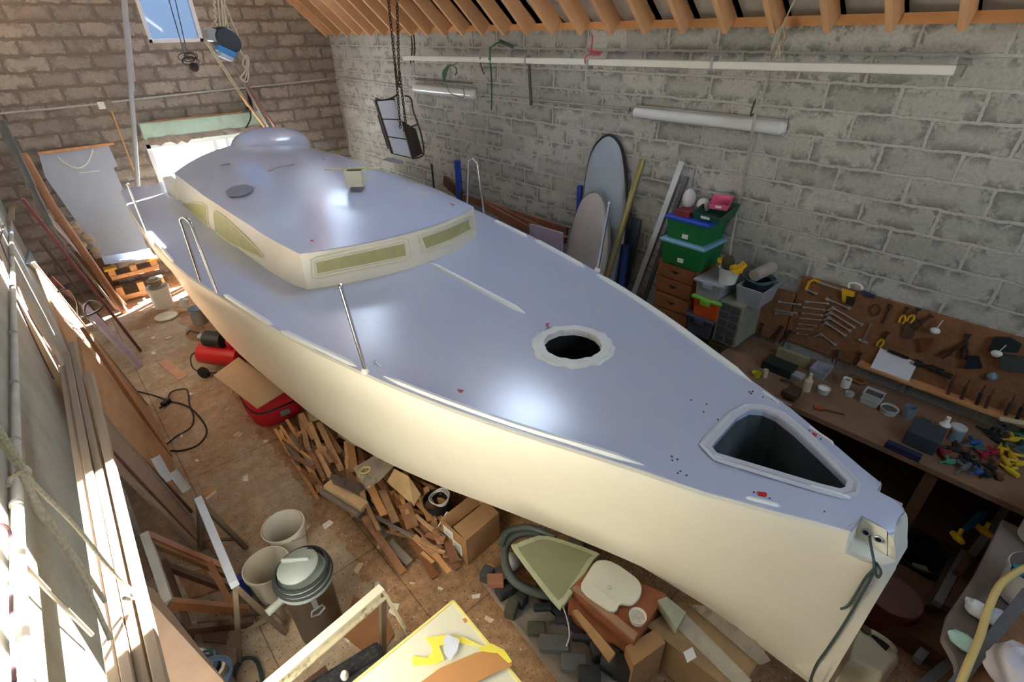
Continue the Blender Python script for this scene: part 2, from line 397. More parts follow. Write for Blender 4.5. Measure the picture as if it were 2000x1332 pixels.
# front gable wall behind the camera, with an opening for the added fill window
w = MB()
w.bb((XL - .15, YF - .15, 0), (XR + .15, YF, 3.3))
for a, b in (((XL - .15, 3.3), (1.4, 3.62)), ((3.0, 3.3), (XR + .15, 3.62))): w.bb((a[0], YF - .15, a[1]), (b[0], YF, b[1]))
w.slab([(XL - .15, YF - .15, 3.62), (1.4, YF - .15, 3.62), (1.4, YF - .15, zt(1.4) ), (XL - .15, YF - .15, 3.7)], (0, .15, 0))
w.slab([(3.0, YF - .15, 3.62), (XR + .15, YF - .15, 3.62), (XR + .15, YF - .15, 3.7), (3.0, YF - .15, zt(3.0))], (0, .15, 0))
w.slab([(1.4, YF - .15, 4.5), (3.0, YF - .15, 4.5), (3.0, YF - .15, zt(3.0)), (RX, YF - .15, zt(RX)), (1.4, YF - .15, zt(1.4))], (0, .15, 0))
struct(w.build('wall_front', wall_b))
# roof lining, with holes for the two roof windows on the right slope
under = mat('silver_roof_membrane', (176, 174, 164), .6, var=.18, scale=4, bump=.5, bscale=6)
r = MB()
def slopebox(x0, x1, y0, y1):
    f = lambda x: roofz(x) + .24
    r.slab([(x0, y0, f(x0)), (x1, y0, f(x1)), (x1, y1, f(x1)), (x0, y1, f(x0))], (.03, 0, .04))
xa, xb = SKYL[0][0], SKYL[0][1]
slopebox(RX, xa, YF, YB); slopebox(xb, XR + .1, YF, YB)
slopebox(xa, xb, YF, SKYL[0][2]); slopebox(xa, xb, SKYL[0][3], SKYL[1][2]); slopebox(xa, xb, SKYL[1][3], YB)
struct(r.build('ceiling_right', under))
r = MB()
f = lambda x: roofz(2 * RX - x) + .24
r.slab([(XL - .1, YF, f(XL - .1)), (RX, YF, f(RX)), (RX, YB, f(RX)), (XL - .1, YB, f(XL - .1))], (-.03, 0, .04))
struct(r.build('ceiling_left', under))
frm = mat('white_window_frame', (228, 232, 238), .4, var=.03)
glassm = bpy.data.materials.new('window_glass'); glassm.use_nodes = True
N = glassm.node_tree.nodes; L = glassm.node_tree.links; N.remove(N['Principled BSDF'])
tr = N.new('ShaderNodeBsdfTransparent'); gl = N.new('ShaderNodeBsdfGlossy'); gl.inputs['Roughness'].default_value = .02
fr = N.new('ShaderNodeLayerWeight'); pw = N.new('ShaderNodeMath'); pw.operation = 'POWER'; pw.inputs[1].default_value = 5; L.new(fr.outputs['Facing'], pw.inputs[0]); pa = N.new('ShaderNodeMath'); pa.operation = 'MULTIPLY_ADD'; pa.inputs[1].default_value = .9; pa.inputs[2].default_value = .04; L.new(pw.outputs[0], pa.inputs[0]); mxs = N.new('ShaderNodeMixShader'); L.new(pa.outputs[0], mxs.inputs[0]); L.new(tr.outputs[0], mxs.inputs[1]); L.new(gl.outputs[0], mxs.inputs[2])
L.new(mxs.outputs[0], N['Material Output'].inputs[0])
def winframe(no, x0, x1, z0, z1, y, t, mull=()):
    e = bpy.data.objects.new('window_%d' % no, None); COL.objects.link(e); e.location = ((x0 + x1) / 2, y, z0); e['_o'] = tuple(e.location); struct(e)
    m = MB()
    m.bb((x0, y - .04, z0), (x0 + t, y + .05, z1)); m.bb((x1 - t, y - .04, z0), (x1, y + .05, z1))
    m.bb((x0, y - .04, z0), (x1, y + .05, z0 + t)); m.bb((x0, y - .04, z1 - t), (x1, y + .05, z1))
    for a in mull: m.bb((a - t / 2, y - .035, z0), (a + t / 2, y + .045, z1))
    m.build('window_frame', frm, e, bevel=.006)
    MB().bb((x0 + t, y - .004, z0 + t), (x1 - t, y + .004, z1 - t)).build('glass_pane', glassm, e)
tint = glassm.copy(); tint.name = 'sky_dimming_glass'
tint.node_tree.nodes['Transparent BSDF'].inputs[0].default_value = (.135, .17, .225, 1)  # added tint, darkens the bright sky behind this pane to blue
clearg = glassm; glassm = tint
winframe(1, *W1, YB + .03, .055)
glassm = clearg
winframe(2, *W2, YB + .03, .07, (2.42, 2.62))
winframe(5, 1.4, 3.0, 3.3, 4.5, YF - .06, .06, (2.2,))  # made-up front gable window, added for fill light
for i, (x0, x1, y0, y1) in enumerate(SKYL):
    e = bpy.data.objects.new('window_%d' % (3 + i), None); COL.objects.link(e); e.location = ((x0 + x1) / 2, (y0 + y1) / 2, roofz((x0 + x1) / 2) + .26); e['_o'] = tuple(e.location); struct(e)
    m = MB(); g = lambda x: roofz(x) + .26
    for a in (y0 + .03, y1 - .03): m.beam((x0, a, g(x0)), (x1, a, g(x1)), .06, .1)
    for a in (x0 + .02, x1 - .02): m.beam((a, y0, g(a)), (a, y1, g(a)), .06, .1)
    m.build('window_frame', frm, e)
    MB().slab([(x0, y0, g(x0)), (x1, y0, g(x1)), (x1, y1, g(x1)), (x0, y1, g(x0))], (.004, 0, .004)).build('glass_pane', glassm, e)
struct(MB().bb((XR + .09, YF, 3.63), (XR + .15, YB, 3.96)).build('trim_2', under))
struct(MB().bb((XL - .15, YF, 3.63), (XL - .1, YB, 3.9)).build('trim_3', under))
# wall plate under the rafters
struct(MB().bb((XR - .02, YF, 3.63), (XR + .12, YB, 3.70)).build('trim_1', pine))
ords = ['first', 'second', 'third', 'fourth', 'fifth', 'sixth', 'seventh', 'eighth', 'ninth', 'tenth', 'eleventh', 'twelfth', 'thirteenth', 'fourteenth', 'fifteenth', 'sixteenth', 'seventeenth', 'eighteenth', 'nineteenth', 'twentieth', 'twenty-first', 'twenty-second', 'twenty-third', 'twenty-fourth', 'twenty-fifth', 'twenty-sixth']
raft = mat('planed_orange_pine', (212, 166, 122), .65, var=.14, scale=5, rnd=.08, stretch=(.3, 3, .3))
ys = [.54 + .405 * k for k in range(25)]
for k, y in enumerate(reversed(ys)):
    xi = 4.70; th = .045
    def zb(x): return 3.585 + (xi - x) * SLP
    cut = next(((x0, x1) for x0, x1, a, b in SKYL if a - .02 < y < b + .02), None)
    segs = [(xi, RX)] if not cut else [(xi, cut[1] + .02), (cut[0] - .02, RX)]
    for x0, x1 in segs:
        m = MB()
        pts = [(x0, y, zb(x0)), (x1, y, zb(x1)), (x1, y, zb(x1) + .25), (x0, y, zb(x0) + .25)]
        if x0 == xi: pts = [(xi, y, zb(xi)), (x1, y, zb(x1)), (x1, y, zb(x1) + .25), (XR + .1, y, zb(XR + .1) + .25), (XR + .1, y, 3.70), (XR - .03, y, 3.70)]
        m.slab([V(p) - V((0, th / 2, 0)) for p in pts], (0, th, 0))
        tag(m.build('roof_rafter', raft), ('%s pine rafter counted from the back corner along the right roof slope' % ords[k]) if x0 == xi else 'short upper pine rafter ending above a roof window', 'rafter', 'pine rafters of the right roof slope')
for k in range(12):
    y = -2.4 + k * 1.1 
    m = MB(); 
    g = lambda x: roofz(2 * RX - x) + .24
    m.slab([(XL + .02, y, g(XL + .02) - .2), (RX - .02, y, g(RX) - .22), (RX - .02, y, g(RX) - .02), (XL + .02, y, g(XL) - .0)], (0, .05, 0))
    o = m.build('roof_rafter', raft)
    tag(o, 'pine rafter of the left roof slope above the photographer', 'rafter', 'pine rafters of the left roof slope')

# ================================================================ BOAT
CX = 2.27
BH = [(-.05, .09), (0, .165), (.05, .19), (.15, .215), (.37, .322), (.53, .398), (.69, .475), (.95, .568), (1.26, .69), (1.63, .84), (1.95, .955), (2.31, 1.07), (2.7, 1.175), (3.18, 1.29), (3.85, 1.41), (4.6, 1.515), (5.5, 1.62), (6.6, 1.655), (8, 1.61), (9.4, 1.52)]
CH = [(-.05, .008), (0, .012), (.15, .04), (.45, .13), (1.0, .31), (1.95, .60), (2.6, .84), (3.4, 1.06), (4.6, 1.23), (6.4, 1.37), (9.4, 1.30)]
MH = [(-.05, .03), (0, .06), (.15, .14), (.45, .27), (1.0, .48)]
DZ = 1.75
def bh(y): return smo(BH, y)
def brake(p):
    if p.z > 1.60 and p.y < .12: p = V((p.x, p.y + .07 * (p.z - 1.60) / .17 * min(1, (.12 - p.y) / .14), p.z))
    return p
def section(y):
    b = bh(y); c = smo(CH, y)
    zc = smo([(-.05, .58), (0, .62), (1, .70), (2, .62), (4, .55), (7, .62), (9.4, 1.05)], y); zk = smo([(0, .36), (2, .30), (5, .25), (7, .42), (9.4, .98)], y)
    m = (lerp(MH, y) * (1 - min(1, y)) + (b + (c - b) * .35) * min(1, max(y, 0))) if y < 1.0 else b + (c - b) * .35
    bow = max(0, 1 - y / 1.0) if y > 0 else 1
    h = [(b - .012, DZ), (b + .004, DZ - .012), (b + .008, DZ - .05), (b - .01, DZ - .17 ), (m, 1.34), (m + (c - m) * .5 + .02 * (1 - bow), 1.34 + (zc - 1.34) * .5), (c, zc), (c * .45, zk + (zc - zk) * .35), (0.001, zk)]
    return h
sts = [-.05, -.02, 0, .05, .1, .15, .25, .37, .53, .69, .82, .95, 1.1, 1.26, 1.45, 1.63, 1.8, 1.95, 2.13, 2.31, 2.5, 2.7, 2.95, 3.18, 3.5, 3.85, 4.2, 4.6, 5, 5.3, 5.7, 6.2, 6.6, 7.3, 8, 8.7, 9.4]
rings = []
for y in sts:
    s = section(y)
    R_ = [V((CX - a, y, z)) for a, z in s] + [V((CX + a, y, z)) for a, z in reversed(s[:-1])]
    rings.append([brake(p) for p in R_])
boat = thing('sailing_yacht', 'white and lavender grey unfinished sailing yacht hull filling the workshop', 'boat', (CX, 4.7, 0))
hb = MB(); hb.loft(rings)
n = len(rings[0])
hb.f.append(tuple(range(n))); o_ = (len(rings) - 1) * n; hb.f.append(tuple(range(o_, o_ + n)))
hull = hb.build('hull', cream, boat, smooth=False)
sol = hull.modifiers.new('shell', 'SOLIDIFY'); sol.thickness = .03; sol.offset = -1
# deck: cambered skin
def dz(x, y):
    t = max(-1, min(1, (x - CX) / max(bh(y), .01))); return DZ + .035 * (1 - t * t)
K = 24
top = []; bot = []
for y in sts:
    b = bh(y) - .014
    top.append([V((CX + b * (2 * k / K - 1), y, dz(CX + b * (2 * k / K - 1), y) + .001)) for k in range(K + 1)])
top = [[brake(p) for p in t] for t in top]
ringsd = [t + [p - V((0, 0, .03)) for p in reversed(t)] for t in top]
deck = MB().loft(ringsd, closed=True).build('deck', deckp, boat, smooth=True)
def cutter(pts, z0, z1):
    return MB().slab([V((p[0], p[1], z0)) for p in pts], (0, 0, z1 - z0)).build('cut', cream)
hc = PZ(1118, 674, 1.79)
HRr = .205
circ = [(hc.x + HRr * math.cos(t * pi / 16), hc.y + HRr * math.sin(t * pi / 16)) for t in range(32)]
tri = [PZ(u, v, 1.785) for u, v in ((1390, 873), (1398, 862), (1440, 815), (1466, 800), (1492, 801), (1518, 812), (1556, 842), (1640, 925), (1654, 940), (1650, 952), (1640, 955), (1600, 945), (1400, 885))]
trc = [(p.x, p.y) for p in tri]
boolean(deck, [cutter(circ, 1.5, 2), cutter(trc, 1.5, 2)])
# recessed rim of the foredeck locker and its raised lip
c3 = sum(tri, V()) / len(tri)
def grow(pts, k):
    out = []
    for i, p in enumerate(pts):
        a = pts[i - 1]; b = pts[(i + 1) % len(pts)]; t = (b - a).normalized(); nn = V((t.y, -t.x, 0))
        if nn.dot(p - c3) < 0: nn = -nn
        out.append(p + nn * k)
    return out
lipm = mat('rim_primer', (198, 200, 210), .35, var=.03)
g0 = grow(tri, .001); g1 = grow(tri, .03); g2 = grow(tri, .045); g3 = grow(tri, .062)
rl = MB().loft([[p + V((0, 0, dzv)) for p in g] for g, dzv in ((g0, -.03), (g0, .004), (g1, .006), (g2, .026), (g3, .002), (g3, -.01))], closed=False)
rl = MB()
for ga, za, gb, zb_ in ((g0, -.03, g0, .005), (g0, .005, g1, .004), (g1, .003, g2, .010), (g2, .010, g3, .001)):
    n = len(ga); o = len(rl.v); rl.v += [p + V((0, 0, za)) for p in ga] + [p + V((0, 0, zb_)) for p in gb]
    rl.f += [(o + i, o + (i + 1) % n, o + n + (i + 1) % n, o + n + i) for i in range(n)]
rl.build('locker_rim', lipm, boat, smooth=True)
# round hatch opening with rough bonded ring
rg = MB(); r0 = HRr; n = 36
rr_ = random.Random(3)
prof = []
for k in range(n):
    t = 2 * pi * k / n; j = rr_.uniform(-.008, .008)
    d = V((math.cos(t), math.sin(t), 0))
    zb_ = dz(hc.x, hc.y)
    prof.append([hc * 1 + d * (r0 - .012 + j * .5) + V((0, 0, zb_ - hc.z - .03)), hc + d * (r0 - .01 + j) + V((0, 0, zb_ - hc.z + .018)), hc + d * (r0 + .045 + j) + V((0, 0, zb_ - hc.z + .02)), hc + d * (r0 + .055 + j * 2) + V((0, 0, zb_ - hc.z + .006)), hc + d * (r0 + .072 + j * 2) + V((0, 0, zb_ - hc.z + .005)), hc + d * (r0 + .076 + j * 2) + V((0, 0, zb_ - hc.z - .01))])
prof.append(prof[0]); rg.loft(prof)
rg.build('hatch_ring', mat('rough_white_laminate', (222, 224, 222), .6, var=.06, bump=.4), boat)
# added dark liners: shade below hatch and locker put into their colour
wellm = mat('locker_shade_grey', (70, 76, 78), .7, var=.25, scale=4)
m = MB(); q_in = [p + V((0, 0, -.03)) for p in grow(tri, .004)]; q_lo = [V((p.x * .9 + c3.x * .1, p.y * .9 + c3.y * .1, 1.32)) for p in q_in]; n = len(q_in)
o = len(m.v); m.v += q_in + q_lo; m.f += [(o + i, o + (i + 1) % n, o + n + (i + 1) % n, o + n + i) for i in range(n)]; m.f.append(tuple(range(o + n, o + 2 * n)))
m.build('locker_shade_liner', wellm, boat)
MB().lathe([(HRr + .01, 1.755), (HRr + .03, 1.3), (.01, 1.29)], (hc.x, hc.y, 0), n=28, capb=False).build('hatch_shade_liner', mat('hatch_shade_black', (20, 20, 20), .9), boat)
hole_ = mat('fairlead_dark', (16, 16, 18), .9)
# bow fairlead pockets cut on both shoulders
def pocket(sx):
    a = V((CX + sx * .075, -.02, 1.79)); 
    return a
cut = []
for sx in (-1, 1):
    P = [V((CX + sx * .11, .15, 1.83)), V((CX + sx * .11, -.2, 1.83)), V((CX + sx * .075, -.2, 1.60)), V((CX + sx * .085, .12, 1.635)),
         V((CX + sx * .40, .17, 1.83)), V((CX + sx * .40, -.2, 1.83)), V((CX + sx * .40, -.2, 1.56)), V((CX + sx * .40, .14, 1.60))]
    fs = [(0, 1, 2, 3), (4, 7, 6, 5), (0, 4, 5, 1), (1, 5, 6, 2), (2, 6, 7, 3), (3, 7, 4, 0)]
    if sx > 0: fs = [tuple(reversed(f)) for f in fs]
    cut.append((P, fs))
sol_cut = []
for tgt in (hull, deck):
    if tgt is hull:
        bpy.context.view_layer.update(); dg = bpy.context.evaluated_depsgraph_get(); me = bpy.data.meshes.new_from_object(hull.evaluated_get(dg)); hull.modifiers.clear(); hull.data = me
    cs = [MB().add(P, fs).build('cut', cream) for P, fs in cut]
    boolean(tgt, cs)
for p in hull.data.polygons: p.use_smooth = True
hull.data.set_sharp_from_angle(angle=math.radians(32))
for sx in (-1, 1):
    P, fs = cut[0 if sx < 0 else 1]
    ct = P
    m = MB()
    b = [V((p.x, p.y, p.z)) for p in ct]
    # pocket lining: inner wall, floor slope and two ends, trimmed inside the hull
    q0 = V((CX + sx * .108, .152, 1.775)); q1 = V((CX + sx * .108, .04, 1.775)); q2 = V((CX + sx * .082, .0, 1.625)); q3 = V((CX + sx * .086, .122, 1.637))
    e0 = V((CX + sx * .207, .155, 1.765)); e2 = V((CX + sx * .142, -.0, 1.60)); e3 = V((CX + sx * .20, .135, 1.617))
    m.add([q0, q1, q2, q3, e0, e2, e3], [(0, 1, 2, 3), (2, 3, 6, 5), (0, 3, 6, 4)])
    pk = m.build('fairlead_pocket', mat('pocket_white', (236, 232, 216), .35, var=.02), boat)
    for yy in (.10, .05):
        c_ = V((CX + sx * .1015, yy, 1.70))
        MB().tube([c_ + V((0, math.cos(t * pi / 8) * .015, math.sin(t * pi / 8) * .015)) for t in range(16)], .0045, 8, closed=True).build('fairlead_ring', galv, boat, smooth=True); MB().slab([c_ + V((sx * .002, math.cos(t * pi / 8) * .0125, math.sin(t * pi / 8) * .0125)) for t in range(16)], (sx * .001, 0, 0)).build('fairlead_hole', hole_, boat)
# ---- coachroof
def edge_half(y):  # half width of roof edge
    return lerp([(4.0, .92), (4.6, .98), (5.5, 1.0), (6.6, 1.02), (8.1, .98)], y)
def roofedge(y): return lerp([(4.0, 2.09), (5, 2.12), (6.5, 2.13), (8.1, 2.12)], y)
def crown(y): return lerp([(4.0, .02), (4.5, .10), (5.2, .20), (6, .26), (7, .28), (8.1, .24)], y)
def frontdy(t): return .26 * t * t     # plan curve of the front edge (t = -1..1)
def rp(t, y, inset=0):
    e = edge_half(y)
    yy = y + frontdy(t) * max(0, 1 - (y - 4.0) / 2.0) - .07 * max(0, 1 - (y - 4.0) / 2)
    return V((CX + t * e, yy, roofedge(y) + crown(y) * (1 - abs(t) ** 2.2)))
ysr = [4.0, 4.15, 4.4, 4.7, 5, 5.4, 5.8, 6.2, 6.6, 7, 7.4, 7.8, 8.1]
T = [-1 + 2 * k / 20 for k in range(21)]
def dome(t, y):
    x = CX + t * edge_half(y); dx = (x - 2.55) / .62; dy = (y - 8.15) / .8
    r2 = dx * dx + dy * dy; return .26 * max(0, 1 - r2) ** .6 if r2 < 1 else 0
def thk(rows, d):
    top = rows; bot = [[p - V((0, 0, d)) for p in r] for r in rows]
    m = MB(); return m.loft([a + list(reversed(b)) for a, b in zip(top, bot)], closed=True)
rf = [[rp(t, y) for t in T] for y in ysr]
thk(rf, .03).build('cabin_roof', deckp, boat, smooth=True)
# dome over the companionway
dm = []
for i in range(9):
    ph = i / 8 * pi / 2; row = []
    for k in range(25):
        a = 2 * pi * k / 24; row.append(V((2.56 + .52 * math.cos(a) * math.cos(ph), 8.0 + .6 * math.sin(a) * math.cos(ph), 2.28 + .25 * math.sin(ph) ** .8)))
    dm.append(row)
MB().loft(dm).build('companionway_dome', deckp, boat, smooth=True)
# cabin walls: side and front skirts
wl = MB()
def foot(t, y):
    p = rp(t, y); o = V((0, 0, 0))
    if abs(t) == 1: o = V((t * .07, 0, 0))
    q = p + o; 
    return V((q.x, q.y, 0))
loop_t = [(-1, y) for y in reversed(ysr)] + [(t, 4.0) for t in T[1:-1]] + [(1, y) for y in ysr]
ringt = [rp(t, y) + V((0, 0, -.004)) for t, y in loop_t]
ringb = []
for t, y in loop_t:
    p = rp(t, y)
    if y == 4.0: q = V((CX + t * .93, p.y - .02 + .0, 0))
    else: q = V((p.x + t * .045, p.y, 0))
    q.z = DZ + .0; ringb.append(q)
midr = [a.lerp(b, .93) for a, b in zip(ringt, ringb)]
wl.loft([ringt, ringb])
wl.add([ringt[0], ringt[-1], ringb[-1], ringb[0]], [(0, 1, 2, 3)])
cab = wl.build('cabin_walls', cream, boat, smooth=True)
# cockpit coaming step aft of the cabin
MB().bb((CX - 1.05, 8.1, DZ), (CX - .92, 8.7, 1.98)).build('coaming', cream, boat, bevel=.02)
MB().bb((CX + .92, 8.1, DZ), (CX + 1.05, 8.7, 1.98)).build('coaming', cream, boat, bevel=.02)
# windows
olive = mat('masked_olive_window', (176, 172, 118), .5, var=.1, scale=14)
winrim = mat('window_recess_cream', (226, 222, 196), .4, var=.02)
sn = V((-1, 0, .13)).normalized(); sp_ = rp(-1, 6.0) + V((-.022, 0, -.16))
def outline_tube(pts, r): return MB().tube(pts, r, 6, closed=True)
# side plane follows the wall (x varies with y)
cabt = bvh(cab)
for ol in ([(353, 400), (366, 396), (385, 396), (404, 402), (407, 428), (411, 458), (396, 446), (378, 428)],
           [(419, 413), (436, 421), (458, 440), (485, 466), (516, 502), (492, 494), (458, 478), (427, 463), (421, 440)]):
    n2 = [(sum(x) / 1.0) for x in zip(*ol)]; cx_ = n2[0] / len(ol); cy_ = n2[1] / len(ol)
    dn = [(p.x, p.y) for p in spline([V((u, v, 0)) for u, v in ol], 4, closed=True)]
    P_ = [hit(cabt, u, v, .006) for u, v in dn]; C_ = hit(cabt, cx_, cy_, .006)
    P_ = [p for p in P_ if p]
    n = len(P_); MB().add(P_ + [C_], [(i, (i + 1) % n, n) for i in range(n)]).build('cabin_window', olive, boat)
    outline_tube(P_, .010).build('window_bead', winrim, boat, smooth=True)
for up_, lo_ in (([(617, 513), (700, 495), (789, 476)], [(620, 534), (710, 516), (792, 499)]), ([(824, 465), (870, 449), (914, 430)], [(832, 485), (880, 467), (919, 447)])):
    def along(l, k): 
        t = k / 12 * 2; i = min(1, int(t)); f_ = t - i; return (l[i][0] + (l[i + 1][0] - l[i][0]) * f_, l[i][1] + (l[i + 1][1] - l[i][1]) * f_)
    U_ = [along(up_, k) for k in range(13)]; D_ = [along(lo_, k) for k in range(13)]
    A_ = [hit(cabt, *p, .006) for p in U_]; B_ = [hit(cabt, *p, .006) for p in D_]
    MB().loft([A_, B_]).build('cabin_window', olive, boat)
    for ex in (4, 10):
        L_ = [(U_[0][0] - ex, U_[0][1] - ex * .5)] + [(u, v - ex) for u, v in U_] + [(U_[-1][0] + ex * .8, U_[-1][1] - ex * .8)] + [(D_[-1][0] + ex, D_[-1][1] + ex * .4)] + [(u, v + ex) for u, v in reversed(D_)] + [(D_[0][0] - ex, D_[0][1] + ex * .8)]
        P_ = [hit(cabt, u, v, .002) for u, v in L_]; P_ = [p for p in P_ if p and p.y < 4.6]
        outline_tube(P_, .006 if ex == 4 else .008).build('window_bead', winrim, boat, smooth=True)
# moulded strips on the deck
strip = mat('moulded_strip_white', (235, 238, 238), .4, var=.02)
STR = [((302, 468), (338, 508), .018), ((436, 572), (532, 632), .02), ((548, 642), (697, 712), .022), ((840, 517), (1026, 616), .028), ((965, 428), (1030, 461), .024),
       ((1045, 466), (1142, 520), .026), ((1165, 533), (1470, 744), .03), ((1390, 893), (1446, 917), .009), ((1457, 968), (1525, 986), .010), ((1575, 953), (1660, 978), .009), ((1578, 832), (1630, 865), .012), ((1488, 762), (1522, 786), .008), ((728, 703), (745, 715), .004)]
for a, b, wd_ in STR + [((748, 731), (1258, 905), .018)]:
    p0 = PZ(*a, 1.77); p1 = PZ(*b, 1.77); m = MB(); L_ = []
    nn = 12
    for k in range(nn + 1):
        p = p0.lerp(p1, k / nn)
        if wd_ in (.018, .03) and b[0] > 1200:   # follow the sheer
            s_ = -1 if a[0] < 1000 else 1
            off0 = CX + s_ * bh(p0.y) - p0.x; off1 = CX + s_ * bh(p1.y) - p1.x
            p.x = CX + s_ * bh(p.y) - (off0 + (off1 - off0) * k / nn)
        p.z = dz(p.x, p.y); L_.append(p)
    rings_ = []
    for k, p in enumerate(L_):
        d = (L_[min(k + 1, nn)] - L_[max(k - 1, 0)]).normalized(); s_ = V((d.y, -d.x, 0)); e = .25 if k in (0, nn) else 1
        hh = .022 * min(1, max(.6, wd_ / .018)) * (.3 if k in (0, nn) else 1)
        rings_.append([p - s_ * wd_ * e - V((0, 0, .005)), p - s_ * wd_ * .55 * e + V((0, 0, hh)), p + s_ * wd_ * .55 * e + V((0, 0, hh)), p + s_ * wd_ * e - V((0, 0, .005))])
    m.loft(rings_, closed=True); m.build('deck_strip', strip, boat, smooth=False, bevel=.003)
# stanchions
def stanchion(u, v, h=.63, lean=(0, 0)):
    b = PZ(u, v, 1.76); b.z = dz(b.x, b.y); t = b + V((lean[0], lean[1], h))
    m = MB().tube([b, t], .0125, 10); m.sph(t, .017, 10, 6)
    s_ = m.build('stanchion', steel, boat, smooth=True)
    MB().lathe([(.028, -.005), (.028, .012), (.018, .03)], b, n=14, capt=True).build('stanchion_base', white, s_ if False else boat)
stanchion(714, 724, .63, (-.05, .0)); stanchion(288, 458, .56); stanchion(1167, 527, .66, (-.06, -.12))
for (a, b, h) in (((392, 586 - 38), (424, 571), .62), ((922, 407), (945, 416), .60)):
    p = PZ(*a, 1.76); q = PZ(*b, 1.76)
    if a[0] > 900: q = PZ(946, 416, 1.76); p = q + V((.02, .36, 0))
    tp = p + V((0, -.09, h - .03)); tq = q + V((0, .09, h - .03)); mid = (tp + tq) / 2 + V((0, 0, .03))
    MB().tube([p] + spline([p.lerp(tp, .93), tp + V((0, -.01, 0)), mid, tq + V((0, .01, 0)), q.lerp(tq, .93)], 5) + [q], .0125, 10).build('boarding_gate_hoop', steel, boat, smooth=True)
# square mast collar on the cabin roof
mc = V((2.33, 4.98, 2.335)); m = MB()
for a, b in (((-.09, -.09), (.09, -.08)), ((-.09, .08), (.09, .09)), ((-.09, -.09), (-.08, .09)), ((.08, -.09), (.09, .09))):
    m.bb(mc + V((*a, 0)), mc + V((*b, .15)))
rot_ = Matrix.Rotation(math.radians(48), 3, 'Z'); m.v = [mc + rot_ @ (p - mc) for p in m.v]
m.build('mast_collar', mat('collar_cream', (214, 212, 190), .5, var=.03), boat)
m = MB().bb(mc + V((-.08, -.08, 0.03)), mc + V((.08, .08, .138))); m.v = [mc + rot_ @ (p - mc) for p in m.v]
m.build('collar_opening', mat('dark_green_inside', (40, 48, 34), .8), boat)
tag(MB().beam(mc + V((-.25, .12, .17)), mc + V((.19, -.17, .158)), .012, .012).build('wooden_stick', mat('yellow_stick', (196, 190, 130), .7)), 'thin yellowish wooden stick lying across the square collar on the cabin roof', 'stick')
# masking tape patch, small red tapes, screw holes, scuffs
red = mat('red_tape', (196, 28, 38), .5, var=.05)
def decal(pts, m_, name, zz=.003, h=.002, surf=None):
    P = []
    for u, v in pts:
        if surf == 'roof':
            p = PZ(u, v, 2.32)
            for _ in range(4):
                t = max(-1, min(1, (p.x - CX) / edge_half(p.y))); p = PZ(u, v, roofedge(p.y) + crown(p.y) * (1 - abs(t) ** 2.2))
        else:
            p = PZ(u, v, 1.77)
            for _ in range(3): p = PZ(u, v, dz(p.x, p.y))
        P.append(p + V((0, 0, zz)))
    MB().slab(P, (0, 0, h)).build(name, m_, boat)
decal([(1480, 961), (1496, 963), (1498, 968), (1494, 972), (1480, 968)], red, 'red_tape')
decal([(1066, 637), (1073, 636), (1070, 643), (1066, 642)], red, 'red_tape', zz=.022)
decal([(893, 761), (906, 763), (899, 768)], red, 'red_tape')
decal([(1586, 846), (1596, 848), (1594, 854), (1586, 852)], red, 'red_tape')
decal([(606, 469), (614, 470), (608, 473)], red, 'red_tape', surf='roof')
decal([(878, 397), (888, 401), (884, 402)], red, 'red_tape', surf='roof')
scuf = mat('scuffed_patch', (132, 134, 146), .45, var=.2, scale=14)
decal([(440, 374), (455, 364), (478, 360), (497, 366), (490, 376), (470, 384), (446, 384)], scuf, 'scuffed_patch', surf='roof')
decal([(745, 312), (760, 308), (785, 314), (790, 320), (765, 318)], scuf, 'scuffed_patch', surf='roof')
hole = mat('drilled_hole_dark', (24, 22, 26), .8)
for u, v in ((1312, 892), (1323, 898), (1313, 900), (1329, 921), (1324, 925), (1341, 929), (1472, 962), (1503, 974), (1401, 897), (1411, 900), (1612, 960), (1624, 963), (1470, 765), (1463, 766), (1467, 769), (1494, 768), (1490, 776), (1507, 780), (1380, 790), (1374, 805), (1402, 820), (1350, 782), (1580, 842), (1603, 858), (1610, 1000), (732, 706)):
    decal([(u - 2, v), (u, v - 1.5), (u + 2, v), (u, v + 1.5)], hole, 'screw_hole', zz=.002)
for a, b in (((525, 332), (575, 319)), ((630, 309), (686, 307)), ((612, 280), (648, 282)), ((430, 320), (450, 318))):
    decal([a, b, (b[0], b[1] + 3), (a[0], a[1] + 3)], scuf, 'moulded_seam', surf='roof')
hullt = bvh(hull); ck = [hit(hullt, u, v, .002) for u, v in ((1238, 1096), (1248, 1099), (1254, 1106), (1240, 1105))]
if all(ck): MB().slab(ck, (-.001, 0, .0)).build('chipped_notch', hole, boat)
# cradle and keel stub carrying the hull
MB().bb((CX - .09, 3.6, 0), (CX + .09, 5.0, .38)).build('keel_stub', mat('keel_grey', (96, 92, 86), .7), boat)
for y in (1.7, 7.6):
    m = MB(); 
    hw_ = .45 if y < 3 else .75; m.bb((CX - hw_, y - .06, 0), (CX + hw_, y + .06, .12)); m.bb((CX - .12, y - .06, .1), (CX + .12, y + .06, .27 if y < 3 else .50))
    tag(m.build('boat_cradle', greyw), 'grey timber cradle beam carrying the %s of the yacht hull' % ('bow' if y < 3 else 'stern'), 'cradle', 'cradles under the yacht')
